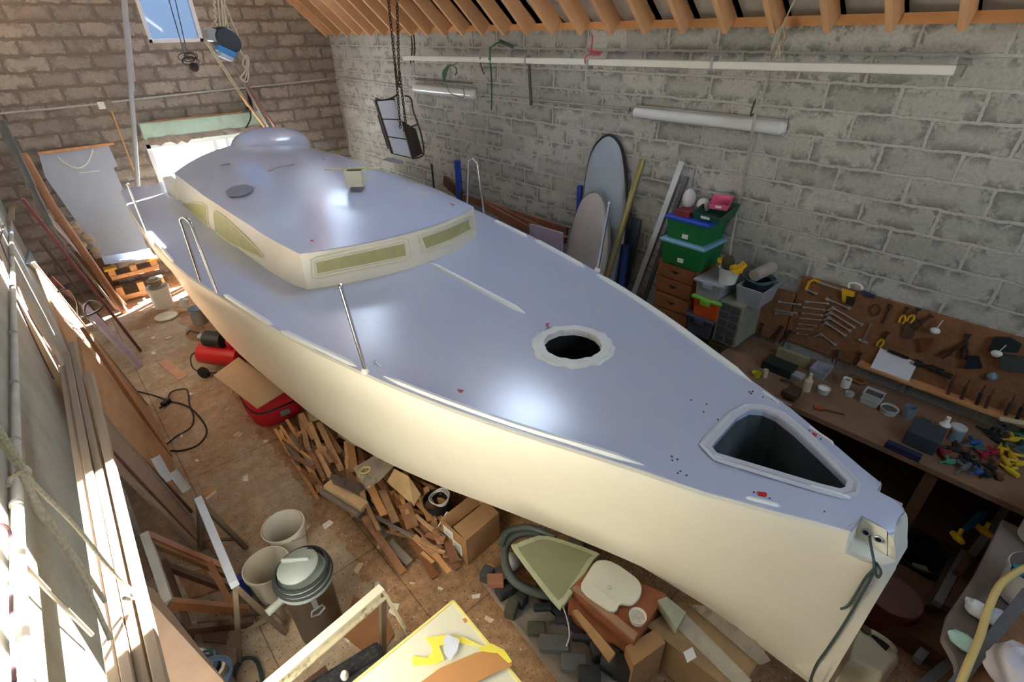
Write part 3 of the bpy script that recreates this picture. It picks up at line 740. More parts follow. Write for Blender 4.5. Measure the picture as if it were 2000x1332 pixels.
# bow rope
p0 = V((CX - .095, .085, 1.69))
rope = mat('dark_green_rope', (62, 76, 74), .8, var=.3, scale=80)
ht = bvh(hull)
def hh(u, v, o=.009):
    p = hit(ht, u, v, o)
    return p if p and p.y < .8 else PX(u, v, 2.26)
k1 = hh(1706, 1108)
pts = spline([p0, p0 + V((-.03, -.012, .0)), p0.lerp(k1, .35) + V((-.045, -.012, .02)), p0.lerp(k1, .7) + V((-.03, -.012, .012)), k1], 6)
m = MB().tube(pts, .006, 8)
m.tube(spline([k1] + [hh(*c) for c in ((1690, 1125), (1672, 1155), (1655, 1180), (1642, 1186))], 6), .006, 8)
m.tube(spline([k1] + [hh(*c) for c in ((1700, 1126), (1678, 1165), (1650, 1212), (1618, 1262), (1594, 1300))] + [PX(1578, 1345, 2.25)], 6), .006, 8)
m.tube(spline([k1, hh(1712, 1122, .012), hh(1716, 1112, .014), hh(1708, 1102, .014), k1], 5), .006, 8)
tag(m.build('mooring_rope', rope, smooth=True), 'dark green rope knotted through the bow fairlead and hanging down the stem', 'rope')
# ================================================================ RIGHT WALL AND WORKBENCH
def simple(m, name, material, label, cat, group=None, smooth=False, bevel=0, kind=None):
    return tag(m.build(name, material, smooth=smooth, bevel=bevel), label, cat, group, kind)
def xbox(tl, tr, bl_z, a, dp):
    """wall-parallel box: front face on plane X=a from its top corners in the picture"""
    p = PX(*tl, a); q = PX(*tr, a); zt_ = (p.z + q.z) / 2
    return V((a, min(p.y, q.y), bl_z)), V((a + dp, max(p.y, q.y), zt_))
ductm = mat('white_plastic_duct', (222, 222, 214), .4, var=.04)
a = PX(790, 113, 4.60); b = PX(1868, 137, 4.60)
d_ = thing('plastic_duct', 'long white plastic duct hung on cords below the rafters along the right wall', 'duct', (4.6, (a.y + b.y) / 2, 3.3))
MB().beam(a, b, .075, .06).build('duct_body', ductm, d_, bevel=.008)
MB().beam(b, b + V((0, -.04, -.004)), .06, .07).build('end_cap', mat('grey_zinc_end', (130, 130, 124), .5, metal=.4), d_)
for u, v in ((1030, 108), (1395, 112), (1152, 116)):
    p = PX(u, v + 10, 4.6); MB().bb(p - V((.042, .012, .045)), p + V((.042, .012, .048))).build('pipe_clip', galv, d_)
def luminaire(tl, tr, h, label, diff):
    p = PX(*tl, 4.74); q = PX(*tr, 4.74); z = (p.z + q.z) / 2
    t = thing('batten_lamp', label, 'lamp', (4.84, (p.y + q.y) / 2, z - h), 'fluorescent lamps on the right wall')
    MB().bb((4.80, q.y, z - h), (4.838, p.y, z)).build('lamp_body', mat('lamp_body_grey', (176, 178, 176), .5), t, bevel=.01)
    m = MB(); r_ = h / 2 - .014; c = z - h / 2
    rings = []
    for yy, k in ((q.y - .012, .55), (q.y + .02, 1), (p.y - .02, 1), (p.y + .012, .55)):
        rings.append([V((4.80 - .075 * k * math.cos(s) ** .6 if math.cos(s) > 0 else 4.80, yy, c + r_ * k * math.sin(s))) for s in [(-.5 + i / 12) * pi for i in range(13)]])
    m.loft(rings, closed=True); m.build('diffuser', diff, t, smooth=True)
    for dz_ in (-.018, .018): MB().cyl((4.765, q.y + .03, c + dz_), (4.765, p.y - .03, c + dz_), .009, 8).build('fluorescent_tube', white, t, smooth=True)
diffm = mat('ribbed_clear_diffuser', (232, 238, 240), .12, var=.02, alpha=.9)
luminaire((1236, 206), (1531, 236), .13, 'long clear covered fluorescent lamp on the right wall above the surfboard bags', diffm)
luminaire((804, 163), (921, 172), .15, 'short fluorescent lamp on the right wall beside the hanging chains', diffm)
p = PX(812, 155, 4.80); q = PX(922, 163, 4.80)
simple(MB().beam(p, q, .02, .02), 'lamp_bracket', mat('dark_bracket', (70, 66, 62), .6), 'thin dark metal bracket above the short lamp', 'bracket')
cond = mat('grey_conduit', (176, 176, 170), .5)
for pts, lb in ((((925, 183), (1080, 198), (1230, 213)), 'thin grey conduit running between the two wall lamps'), (((655, 151), (730, 160), (803, 171)), 'thin grey conduit from the back corner to the short lamp'), (((657, 152), (668, 214), (680, 285)), 'thin grey conduit running down the back corner of the right wall')):
    simple(MB().tube([PX(u, v, 4.825) for u, v in pts], .012, 8), 'wall_conduit', cond, lb, 'conduit', 'conduits on the block walls', smooth=True)
def cord(pix, r, m_, label, name='cord', cat='cord', n=5, group=None):
    pts = [PX(u, v, a) for u, v, a in pix]
    return simple(MB().tube(spline(pts, n), r, 6), name, m_, label, cat, group, smooth=True)
greenr = mat('green_cord', (60, 110, 78), .85, var=.2, scale=60); redr = mat('pink_cord', (190, 96, 100), .85, var=.2, scale=60); greyr = mat('grey_brown_cord', (150, 138, 122), .85, var=.2, scale=60)
m = MB()
for k in range(5):
    m.tube(spline([PX(868 + k, 160 - 3 * k, 4.56), PX(864 + 2 * k, 143, 4.54), PX(876 + k, 127, 4.53), PX(888 + k, 130 + k, 4.52), PX(893 - k, 143 + k, 4.53)], 5), .006, 6)
m.tube(spline([PX(893, 122, 4.55), PX(885, 128, 4.54), PX(872, 130, 4.54), PX(868, 150, 4.55), PX(872, 165, 4.56), PX(880, 182, 4.6), PX(905, 190, 4.62), PX(905, 172, 4.62)], 5), .005, 6)
simple(m, 'cord_coil', greenr, 'coil of green cord hanging from the white duct', 'cord', smooth=True)
cord([(957, 92, 4.62), (957, 112, 4.55), (960, 160, 4.7), (960, 214, 4.8)], .010, greenr, 'green cord tied round the duct and hanging straight down')
cord([(974, 82, 4.66), (960, 92, 4.6), (957, 112, 4.56), (950, 120, 4.6)], .010, greenr, 'green cord knot lifting the duct towards the rafters')
cord([(976, 80, 4.70), (990, 86, 4.74), (1003, 92, 4.8)], .022, mat('green_hose_end', (70, 90, 78), .8), 'short piece of dark green hose on the wall above the duct', 'hose_piece', 'hose')
cord([(938, 112, 4.56), (939, 128, 4.6), (946, 145, 4.64)], .008, mat('dark_cord', (70, 68, 62), .8), 'short dark cord dangling below the duct')
cord([(1157, 68, 4.62), (1156, 90, 4.6), (1152, 104, 4.55), (1143, 112, 4.54), (1143, 124, 4.56)], .008, redr, 'red cord hanging the middle of the duct from a rafter')
m = MB()
for k in range(4): m.tube(spline([PX(1150 + 5 * k, 100, 4.57), PX(1156 + 7 * k, 108 - 2 * k, 4.53), PX(1172 - 2 * k, 106, 4.55), PX(1150 + 3 * k, 96 + k, 4.56)], 4, closed=True), .005, 5, closed=True)
simple(m, 'cord_knot', redr, 'tangled pink red cord knot on top of the duct', 'cord', smooth=True)
for k, (u0, u1) in enumerate(((1522, 1510), (1530, 1518), (1526, 1529), (1518, 1523), (1533, 1512))):
    cord([(1528 + k, 52, 4.66), (u0 + 2, 75, 4.6), (u1, 98, 4.58), (u1 - 2, 112, 4.56)], .006, [greyr, ropem][k % 2], '%s strand of the pale cord bundle lashing the duct to a rafter' % ords[k], group='lashing cords on the duct')
cord([(1552, 0, 4.35), (1540, 25, 4.5), (1527, 55, 4.66)], .006, ropem, 'thin pale cord running up beside a rafter to the lashing')
cord([(1503, 135, 4.7), (1494, 175, 4.74), (1480, 193, 4.73), (1478, 205, 4.70), (1470, 250, 4.66), (1455, 330, 4.78), (1444, 390, 4.8), (1436, 430, 4.8), (1428, 475, 4.72), (1425, 500, 4.70)], .010, mat('dirty_white_cable', (170, 166, 156), .7), 'dirty white cable hanging from the long lamp down the wall', 'cable', 'cable')
cord([(1473, 222, 4.735), (1466, 225, 4.73), (1474, 200, 4.75), (1480, 192, 4.74)], .008, mat('dark_cord', (70, 68, 62), .8), 'dark cable loop above the right end of the long lamp', 'cable', 'cable')
p = PX(1033, 122, 4.74); q = PX(1037, 205, 4.82)
simple(MB().beam(p, q, .03, .02, up=(1, 0, 0)), 'bracket_arm', mat('rusty_grey', (92, 88, 84), .7), 'dark grey metal bracket arm under the duct', 'bracket')
for u in (803, 808):
    cord([(u, 68, 4.7), (u + 2, 95, 4.65), (u - 1, 122, 4.56)], .010, mat('rusty_chain_small', (82, 66, 56), .7, metal=.5), 'thin rusty chain holding the %s of the duct' % ('far end' if u == 803 else 'far end, nearer strand'), 'chain', 'chain')

# padded surfboard bags
def pillow(outline, nrm, th, name, m_, parent=None, **k):
    c = sum(outline, V()) / len(outline); nrm = V(nrm).normalized()
    def ring(s, h): return [c + (p - c) * s + nrm * h for p in outline]
    return MB().loft([ring(.5, th * .56), ring(.85, th * .5), ring(.97, th * .25), ring(1, 0), ring(.97, -th * .25), ring(.85, -th * .5)], closed=True).build(name, m_, parent, smooth=True, **k)
def bag(px, p0, nrm, th, label, m_, zipm):
    pts = [PP(u, v, p0, nrm) for u, v in px]; pts = spline(pts, 4, closed=True)
    base = V((p0[0], sum(p.y for p in pts) / len(pts), min(p.z for p in pts)))
    t = thing('surfboard_bag', label, 'surfboard bag', base)
    pillow(pts, nrm, th, 'padded_cover', m_, t)
    MB().tube(pts, .018, 6, closed=True).build('zip_border', zipm, t, smooth=True)
    zs = [p.z for p in pts]; c0 = sum(pts, V()) / len(pts)
    for f_ in (.45, .68):
        zz = min(zs) + (max(zs) - min(zs)) * f_
        xs = sorted((p for p in pts if abs(p.z - zz) < .14), key=lambda p: p.y)
        if len(xs) > 1:
            a_, b_ = xs[0], xs[-1]; sm_ = [a_.lerp(b_, k / 8) + V(nrm) * (th * .50 * math.sin(pi * k / 8) ** .6 + .004) for k in range(9)]
            MB().tube(sm_, .006, 5).build('quilted_seam', m_, t, smooth=True)
nr = V((-1, 0, .13)).normalized()
bagm = mat('silver_grey_fabric', (158, 168, 180), .5, var=.08, scale=4, bump=.5, bscale=9)
bagm2 = mat('beige_grey_fabric', (176, 168, 162), .6, var=.08, scale=4, bump=.6, bscale=9)
bag([(1188, 264), (1164, 284), (1150, 322), (1142, 380), (1138, 450), (1140, 540), (1160, 640), (1180, 700), (1195, 640), (1212, 540), (1222, 460), (1224, 380), (1218, 310), (1208, 278)], (4.70, 0, 1.9), nr, .12, 'tall silver grey surfboard bag with black edge leaning on the right wall', bagm, black)
bag([(1160, 375), (1140, 388), (1124, 430), (1112, 480), (1104, 540), (1112, 620), (1140, 690), (1165, 640), (1180, 560), (1190, 480), (1184, 410), (1174, 382)], (4.52, 0, 1.9), nr, .14, 'shorter beige surfboard bag standing in front of the tall silver one', bagm2, mat('beige_edge', (120, 116, 112), .7))
def lean(top, bot, r, m_, name, label, cat, xt, xb, n=14, rect=None, group=None):
    p = PX(*top, xt); q = PX(*bot, xb); d = (q - p)
    s = (q.z - 0.015) / max(.05, -d.z) ; q2 = q + d * s
    if q2.z < .01: pass
    m = MB()
    if rect: m.beam(p, q2, rect[0], rect[1], up=(1, 0, 0))
    else: m.tube([p, q2], r, n)
    return simple(m, name, m_, label, cat, group, smooth=not rect)
gold = mat('gold_anodised', (158, 146, 98), .35, metal=.6, var=.1)
lean((1255, 312), (1192, 520), .035, gold, 'gold_tube', 'long dull gold metal tube leaning beside the tall surfboard bag', 'tube', 4.76, 4.44)
al = mat('bright_aluminium', (224, 230, 240), .25, metal=.85, var=.06)
lean((1334, 315), (1240, 572), 0, al, 'aluminium_profile', 'bright aluminium mast profile leaning on the wall left of the green crates', 'profile', 4.76, 4.50, rect=(.06, .05))
lean((1341, 345), (1262, 575), 0, mat('dull_aluminium', (120, 118, 124), .4, metal=.5), 'aluminium_profile', 'dull darker profile leaning behind the bright aluminium one', 'profile', 4.79, 4.6, rect=(.04, .04))
bluem = mat('blue_foam_tube', (34, 66, 164), .6, var=.05)
for (u, v, w_, lb, hb_) in ((893, 313, .05, 'thick blue foam tube standing by the wall behind the boarding hoop', 1.3), (1133, 363, .035, 'slim blue foam tube standing left of the beige surfboard bag', 1.2)):
    p = PX(u, v, 4.7); simple(MB().tube([(p.x, p.y, .0), (p.x, p.y, p.z)], w_, 14), 'foam_tube', bluem, lb, 'tube', smooth=True)
p = PX(1222, 478, 4.62); q = PX(1212, 560, 4.55)
simple(MB().tube([p, q + (q - p) * 1.5], .05, 12), 'rolled_tarp', mat('navy_tarp', (32, 50, 110), .7), 'dark blue rolled tarpaulin standing between the tubes', 'tarp', smooth=True)
p = PX(1216, 440, 4.80); simple(MB().slab([PX(1235, 425, 4.80), PX(1252, 430, 4.8), PX(1225, 560, 4.76), PX(1200, 560, 4.76)], (.02, 0, 0)), 'plastic_sheet', mat('grey_blue_sheet', (78, 92, 104), .6), 'narrow grey blue sheet leaning against the wall behind the tubes', 'sheet')
p = PX(843, 320, 4.75); simple(MB().tube([(p.x, p.y, 0), p], .016, 8), 'black_rod', black, 'thin black rod standing by the wall beyond the cabin roof', 'rod', smooth=True)
# long brown planks lying on racks at the wall foot
redw = mat('reddish_brown_plank', (128, 82, 56), .75, var=.2, scale=6, rnd=.1)
for i, (a_, b_, w_) in enumerate((((868, 352), (905, 385), .16), ((905, 385), (1108, 452), .10), ((940, 392), (1105, 470), .08), ((945, 400), (1085, 478), .10), ((960, 430), (1075, 490), .08))):
    p = PX(*a_, 4.72 - .06 * i); q = PX(*b_, 4.70 - .06 * i)
    m = MB().beam(p, q, .04, w_); simple(m, 'stored_plank', redw if i else darkw, '%s reddish brown plank from the wall in the stack beyond the starboard rail' % ords[i], 'plank', 'brown planks stored along the right wall')
p = PX(1000, 470, 4.55); simple(MB().bb((4.28, p.y - .9, 0), (4.60, p.y + 1.4, p.z - .15)), 'storage_rack', darkw, 'dark low timber rack under the stored brown planks', 'rack')
simple(MB().slab([PX(1034, 437, 4.22), PX(1098, 455, 4.22), V((4.20, PX(1098, 455, 4.22).y, 0)), V((4.20, PX(1034, 437, 4.22).y, 0))], (.02, 0, 0)), 'lilac_board', mat('lilac_foam', (172, 158, 180), .7), 'lilac foam board standing behind the starboard deck edge', 'board')

# stack of boxes
def crate(tl, tr, zb_, a_, dp, body, lid, label, group=None, taper=.03, open_=False, latch=True, tagc=None, hgt=None):
    A, B = xbox(tl, tr, zb_, a_, dp)
    t = thing('storage_crate', label, 'crate', ((A.x + B.x) / 2, (A.y + B.y) / 2, A.z), group)
    m = MB(); top = B.z
    def rg(k, z): return [V((A.x + k, A.y + k, z)), V((B.x - k, A.y + k, z)), V((B.x - k, B.y - k, z)), V((A.x + k, B.y - k, z))]
    if open_: m.loft([rg(taper, A.z), rg(0, top), rg(.012, top), rg(taper + .012, A.z + .015)], closed=True, cap=True)
    else: m.loft([rg(taper, A.z), rg(.012, top - .03)], closed=True)
    m.build('crate_body', body, t, bevel=.006)
    if lid and not open_:
        MB().loft([rg(-.005, top - .035), rg(-.01, top - .015), rg(0, top)], closed=True).build('crate_lid', lid, t, bevel=.005)
        if latch: MB().bb((A.x - .02, (A.y + B.y) / 2 - .05, top - .07), (A.x, (A.y + B.y) / 2 + .05, top - .02)).build('latch', lid, t, bevel=.004)
    if tagc: MB().bb((A.x - .004 + taper * .6, (A.y + B.y) / 2 - .03, A.z + .05), (A.x + taper, (A.y + B.y) / 2 + .03, A.z + .09)).build('sticker', white, t)
    return A, B
green = mat('green_plastic', (18, 108, 52), .45, var=.04); blue = mat('blue_plastic_lid', (28, 72, 190), .4, var=.04)
lblue = mat('pale_blue_lid', (120, 168, 196), .4, var=.04)
A1, B1 = crate((1301, 418), (1384, 440), 1.84, 4.38, .40, green, blue, 'green crate with blue lid on top of the stack by the wall', 'green storage crates', tagc=1, latch=False)
A2, B2 = crate((1291, 463), (1376, 486), 1.60, 4.36, .42, green, lblue, 'green crate with pale blue lid under the blue lidded one', 'green storage crates', tagc=1, latch=False)
# open picking bins on top
dg_ = mat('dark_green_bin', (40, 86, 66), .5); pink = mat('pink_bin', (214, 96, 140), .5)
def bin_(p, sx, sy, h, m_, label, rz=0):
    t = thing('picking_bin', label, 'bin', p); P = lambda x, y, z: V(p) + V((x * math.cos(rz) - y * math.sin(rz), x * math.sin(rz) + y * math.cos(rz), z))
    m = MB(); w_ = .006
    o = [(-sx, -sy), (sx, -sy), (sx, sy), (-sx, sy)]
    hs = [h * .5, h, h, h * .5]
    lo = [P(x * .85, y * .85, 0) for x, y in o]; hi = [P(x, y, hh) for (x, y), hh in zip(o, hs)]
    hi2 = [P(x * .93, y * .93, hh) for (x, y), hh in zip(o, hs)]; lo2 = [P(x * .8, y * .8, .01) for x, y in o]
    m.loft([lo, hi, hi2, lo2], closed=True); m.build('bin_body', m_, t, bevel=.003)
    MB().slab([P(-sx * .97, -sy * .3, h * .2), P(-sx * .97, sy * .3, h * .2), P(-sx * 1.0, sy * .3, h * .4), P(-sx * 1.0, -sy * .3, h * .4)], (-.004, 0, 0)).build('label_slot', white, t)
    return t
zc_ = B1.z
bin_((4.60, 2.30, zc_), .17, .15, .13, dg_, 'dark green open picking bin standing on the blue crate lid')
bin_((4.62, 2.27, zc_ + .10), .09, .09, .10, pink, 'pink open picking bin sitting inside the dark green bin', rz=.3)
simple(MB().bb((4.42, 2.46, zc_), (4.60, 2.62, zc_ + .05)), 'flat_tin', mat('dark_red_tin', (120, 30, 34), .5), 'flat dark red tin on the blue crate lid', 'tin')
m = MB(); rr_ = random.Random(5)
m.sph((4.62, 2.60, zc_ + .12), .075, 12, 8, (1, .8, 1.3)); simple(m, 'plastic_bag', mat('milky_plastic_bag', (206, 202, 206), .4, var=.1), 'crumpled milky plastic bag on the far end of the blue crate lid', 'bag', smooth=True)
m = MB(); m.sph((4.68, 2.47, zc_ + .07), .07, 10, 6); simple(m, 'white_pouch', white, 'small white pouch behind the red tin on the crate', 'pouch', smooth=True)
# wooden drawer cabinets
wd1 = mat('orange_brown_cabinet_wood', (138, 84, 48), .6, var=.15, scale=5)
for (tl, tr, zb_, nd, lb) in (((1285, 505), (1360, 530), 1.26, 2, 'brown wooden drawer unit under the green crates'), ((1278, 566), (1350, 592), .92, 2, 'lower brown wooden drawer unit with half open top')):
    A, B = xbox(tl, tr, zb_, 4.40, .40)
    t = thing('drawer_unit', lb, 'drawers', ((A.x + B.x) / 2, (A.y + B.y) / 2, A.z), 'wooden drawer units')
    MB().bb(A + V((.02, 0, 0)), B).build('carcass', wd1, t, bevel=.004)
    hh = (B.z - A.z - .02) / nd
    for k in range(nd):
        z0 = A.z + .01 + hh * k
        dr = MB().bb((A.x, A.y + .015, z0 + .006), (A.x + .018, B.y - .015, z0 + hh - .006)).build('drawer_front', wd1, t, bevel=.004)
        MB().slab([(A.x - .001, (A.y + B.y) / 2 + s * .05, z0 + hh * .62) for s in (-1, 1)] + [(A.x - .001, (A.y + B.y) / 2, z0 + hh * .42)], (-.003, 0, 0)).build('finger_pull', black, dr)
simple(MB().bb((4.43, 2.36, 1.215), (4.78, 2.70, 1.255)), 'tool_tray', black, 'dark tray of tools between the two wooden drawer units', 'tray')
simple(MB().bb((4.42, 2.2, 0), (4.82, 2.74, .915)), 'base_cupboard', darkw, 'dark cupboard under the wooden drawer units', 'cupboard')
# clear boxes, orange box, small parts cabinet
clr = mat('translucent_plastic', (176, 180, 190), .3, var=.06, alpha=.72); clr2 = mat('milky_plastic', (206, 208, 206), .35, alpha=.85)
org = mat('orange_plastic', (214, 84, 30), .45); lime = mat('lime_lid', (120, 180, 60), .4); darkgrey = mat('slate_plastic', (62, 66, 84), .5)
crate((1340, 612), (1394, 628), .95, 4.34, .36, darkgrey, darkgrey, 'dark slate plastic box under the orange box', 'plastic boxes beside the drawer units')
crate((1352, 576), (1408, 592), 1.17, 4.34, .34, org, lime, 'orange plastic box with lime lid', 'plastic boxes beside the drawer units')
A, B = crate((1357, 543), (1412, 558), 1.33, 4.34, .34, clr, clr, 'translucent plastic box on the orange box', 'plastic boxes beside the drawer units')
bp_ = V((4.46, 1.98, B.z)); t = thing('tool_bucket', 'white bucket with a yellow tool on the translucent box', 'bucket', bp_)
MB().lathe([(.075, 0), (.095, .14), (.10, .145), (.09, .145), (.07, .01)], bp_, n=20).build('bucket_body', white, t, smooth=True)
yel = mat('yellow_tool', (220, 176, 30), .45)
simple(MB().beam(bp_ + V((-.03, -.12, .15)), bp_ + V((.02, .13, .19)), .05, .04).beam(bp_ + V((.02, -.12, .22)), bp_ + V((-.05, -.06, .13)), .07, .03), 'mitre_box', yel, 'yellow plastic mitre box across the white bucket', 'tool')
simple(MB().sph(bp_ + V((0, .03, .19)), .06, 10, 6, (1, 1, 1.2)), 'dark_glove', mat('olive_glove', (66, 62, 42), .9), 'dark olive glove stuffed in the white bucket', 'glove', smooth=True)
A, B = crate((1437, 557), (1492, 572), 1.40, 4.42, .36, clr, None, 'translucent tub with papers on the small parts cabinet', 'plastic boxes beside the drawer units', open_=True)
c_ = V(((A.x + B.x) / 2, (A.y + B.y) / 2, A.z + .02))
simple(MB().lathe([(.10, 0), (.12, .09), (.12, .17), (.10, .17), (.095, .03)], c_ + V((0, .0, .03)), n=18), 'cable_tub', mat('navy_tub', (22, 32, 48), .6), 'dark navy tub full of cables in the translucent tub', 'tub', smooth=True)
for k in range(4):
    cc = c_ + V((0, 0, .20 + .01 * k)); simple(MB().tube([cc + V((math.cos(i * pi / 8) * (.11 + .01 * k), math.sin(i * pi / 8) * (.10 + .012 * k), .01 * math.sin(i + k))) for i in range(16)], .006, 6, closed=True), 'coiled_cable', mat('teal_grey_cable', (70, 96, 108), .6), '%s teal grey cable ring from the bottom on the navy tub' % ords[k], 'cable', 'coiled cables on the navy tub', smooth=True)
simple(MB().tube([c_ + V((-.10, .02, .27)), c_ + V((.16, -.02, .29))], .055, 14), 'paper_roll', mat('warm_paper_roll', (168, 158, 150), .8), 'grey white paper roll lying on the cable tub', 'roll', smooth=True)
A, B = xbox((1405, 588), (1452, 600), .98, 4.36, .46)
t = thing('small_parts_cabinet', 'pale small parts cabinet with clear drawers at the end of the pegboard', 'cabinet', ((A.x + B.x) / 2, (A.y + B.y) / 2, A.z))
B.z = A.z + .44
MB().bb((A.x + .01, A.y, A.z), (B.x, B.y, B.z)).build('cabinet_shell', mat('pale_green_grey_shell', (142, 142, 122), .6), t, bevel=.006)
for i in range(5):
    for j in range(2):
        y0 = A.y + .02 + j * (B.y - A.y - .03) / 2; z0 = A.z + .02 + i * .082
        MB().bb((A.x, y0, z0), (A.x + .012, y0 + (B.y - A.y - .06) / 2, z0 + .07)).build('clear_drawer', mat('smoky_clear_drawer', (70, 76, 80), .25), t, bevel=.003)

# pegboard and bench
osb = mat('orange_brown_chipboard', (142, 98, 64), .85, var=.2, scale=22, dirt=(110, 74, 48), dirt_amt=.5, dscale=5)
simple(MB().bb((4.80, -1.6, 1.03), (4.836, 1.46, 1.69)), 'tool_board', osb, 'long brown chipboard tool panel on the right wall above the bench', 'board')
simple(MB().bb((4.79, 1.47, .98), (4.835, 1.86, 1.50)), 'tool_board', osb, 'small lower chipboard tool panel left of the long one', 'board')
simple(MB().bb((4.70, -1.2, 1.08), (4.798, .80, 1.10)), 'board_shelf', pine, 'narrow wooden ledge along the bottom of the tool panel', 'shelf')
benchm = mat('dusty_brown_bench_top', (128, 98, 74), .8, var=.18, scale=6, dirt=(88, 66, 50), dirt_amt=.6, dscale=3)
t = thing('workbench', 'long brown wooden workbench below the tool panel', 'workbench', (4.35, .3, 0))
MB().bb((3.93, -1.7, .90), (4.785, 1.80, .95)).build('bench_top', benchm, t, bevel=.005)
for y in (-1.5, 0, 1.6):
    for x in (4.0, 4.7): MB().bb((x - .04, y - .04, 0), (x + .04, y + .04, .90)).build('leg', darkw, t)
MB().bb((4.05, -1.6, .30), (4.75, 1.7, .33)).build('lower_shelf', darkw, t)
BZ = .95
def wall_tool(p, q, r, m_, name, label, cat, group=None, head=None):
    a_ = PX(*p, 4.785); b_ = PX(*q, 4.785); m = MB().beam(a_, b_, .006, r * 2, up=(1, 0, 0))
    m = MB().tube([a_, b_], r, 6)
    d = (b_ - a_).normalized()
    m.tube([a_ - d * r * 2, a_ + d * r * 2], r * 2.2, 8); m.tube([b_ - d * r, b_ + d * r * 2], r * 2.0, 8)
    if head:
        c = a_ + V((0, 0, 0)); s = V((1, 0, 0)).cross(d)
        m.tube([c - s * head, c + s * head], r * 2, 8)
    return simple(m, name, m_, label, cat, group, smooth=True)
def cpx(x, y): return (1400 + x / 2.96, 500 + y / 2.96)
spn = mat('chrome_spanner', (190, 190, 192), .3, metal=.7)
W_ = [((520, 265), (640, 275)), ((505, 297), (620, 312)), ((500, 330), (605, 343)), ((487, 360), (600, 370)), ((475, 392), (575, 402)), ((465, 420), (545, 425)), ((465, 448), (522, 455))]
for i, (p, q) in enumerate(W_): wall_tool(cpx(*p), cpx(*q), .006 - .0004 * i, spn, 'spanner', '%s spanner from the top in the level row of shrinking spanners' % ords[i], 'spanner', 'spanners in the level row')
W_ = [((672, 300), (835, 395)), ((660, 328), (792, 410)), ((650, 357), (767, 432)), ((633, 388), (740, 458)), ((603, 452), (682, 512))]
for i, (p, q) in enumerate(W_):
    wall_tool(cpx(*p), cpx(*q), .007, spn, 'ring_spanner', '%s cranked spanner from the top in the slanting row' % ords[i], 'spanner', 'spanners in the slanting row')
    a_ = PX(*cpx(*p), 4.775); b_ = PX(*cpx(p[0] - 32 if i < 4 else p[0] - 40, p[1] + 14), 4.775)
    simple(MB().tube([a_, b_], .008, 6), 'hex_key', spn, 'short bent end bar left of the %s cranked spanner' % ords[i], 'hex key', 'short keys left of the slanting spanners', smooth=True)
for i, (p, q) in enumerate((((365, 266), (476, 282)), ((340, 312), (456, 330)), ((345, 330), (430, 338)), ((640, 250), (765, 302)), ((520, 195), (572, 218)))):
    wall_tool(cpx(*p), cpx(*q), .007, spn, 'long_spanner', ['long spanner at the top left of the tool panel', 'spanner below the long one at the left edge', 'darker spanner tucked under the left edge spanner', 'long spanner just under the hacksaw blade', 'short bar left of the hacksaw'][i], 'spanner')
# hacksaw
t0 = PX(*cpx(540, 160), 4.77); t = thing('hacksaw', 'yellow framed hacksaw hung along the top edge of the tool panel', 'saw', t0)
fr_ = [PX(*cpx(*c), 4.77) for c in ((518, 192), (535, 150), (562, 138), (590, 150))]
MB().tube(fr_, .012, 8).build('front_grip', yel, t, smooth=True)
MB().beam(PX(*cpx(585, 150), 4.77), PX(*cpx(735, 200), 4.77), .012, .018, up=(1, 0, 0)).build('frame_tube', spn, t)
MB().slab([PX(*cpx(*c), 4.76) for c in ((722, 190), (795, 212), (790, 238), (752, 230), (740, 270), (725, 262))], (.02, 0, 0)).build('saw_handle', yel, t)
MB().slab([PX(*cpx(*c), 4.75) for c in ((752, 232), (798, 245), (785, 290), (744, 275))], (.03, 0, 0)).build('handle_grip', mat('dark_brown_grip', (48, 30, 26), .6), t)
m = MB().tube(spline([PX(*cpx(*c), 4.78) for c in ((765, 185), (765, 160), (800, 156), (835, 172), (840, 195))], 4), .009, 8)
t = thing('bar_clamp', 'navy and white clamp hung beside the hacksaw handle', 'clamp', PX(*cpx(840, 200), 4.78)); m.build('white_arm', white, t, smooth=True)
MB().beam(PX(*cpx(835, 205), 4.78), PX(*cpx(912, 236), 4.78), .02, .04, up=(1, 0, 0)).build('clamp_grip', mat('navy_grip', (36, 48, 76), .5), t)
rust = mat('rusty_dark_iron', (74, 56, 46), .7, metal=.3, var=.2)
def pliers(c, h, m1, label, metal=rust, ang=0):
    x, y = c; P = PX(*cpx(x, y), 4.78); t = thing('pliers', label, 'pliers', P, None)
    ca, sa = math.cos(ang), math.sin(ang)
    def q(a_, b_): return P + V((0, -(a_ * ca - b_ * sa), a_ * sa + b_ * ca))
    MB().tube([q(-.012, h * .5), q(0, h * .3), q(.006, 0)], .009, 6).tube([q(.012, h * .5), q(0, h * .3), q(-.006, 0)], .009, 6).build('jaws', metal, t, smooth=True)
    for s in (-1, 1): MB().tube([q(0, .01), q(s * .018, -h * .25), q(s * .014, -h * .55)], .008, 6).build('handle', m1, t, smooth=True)
pliers((1085, 340), .14, yel, 'yellow handled pliers hung near the top middle of the panel'); pliers((1140, 340), .13, yel, 'second yellow handled pliers right of the first', ang=-.2)
pliers((962, 480), .15, yel, 'yellow handled side cutter hung above the clipboard', ang=-.15)
brn = mat('brown_grip', (92, 48, 34), .6)
pliers((690, 580), .13, brn, 'brown handled pliers hung low left of the clipboard'); pliers((818, 595), .13, brn, 'brown handled pliers nearer to the clipboard')
pliers((1190, 380), .16, rust, 'dark pincers hung right of the yellow pliers', ang=-.5); pliers((250, 440), .2, brn, 'dark brown shears on the small lower panel')
pliers((350, 450), .2, brn, 'dark brown tin snips beside the shears', ang=-.3); pliers((400, 470), .18, brn, 'dark brown cutters right of the tin snips', ang=-.3)
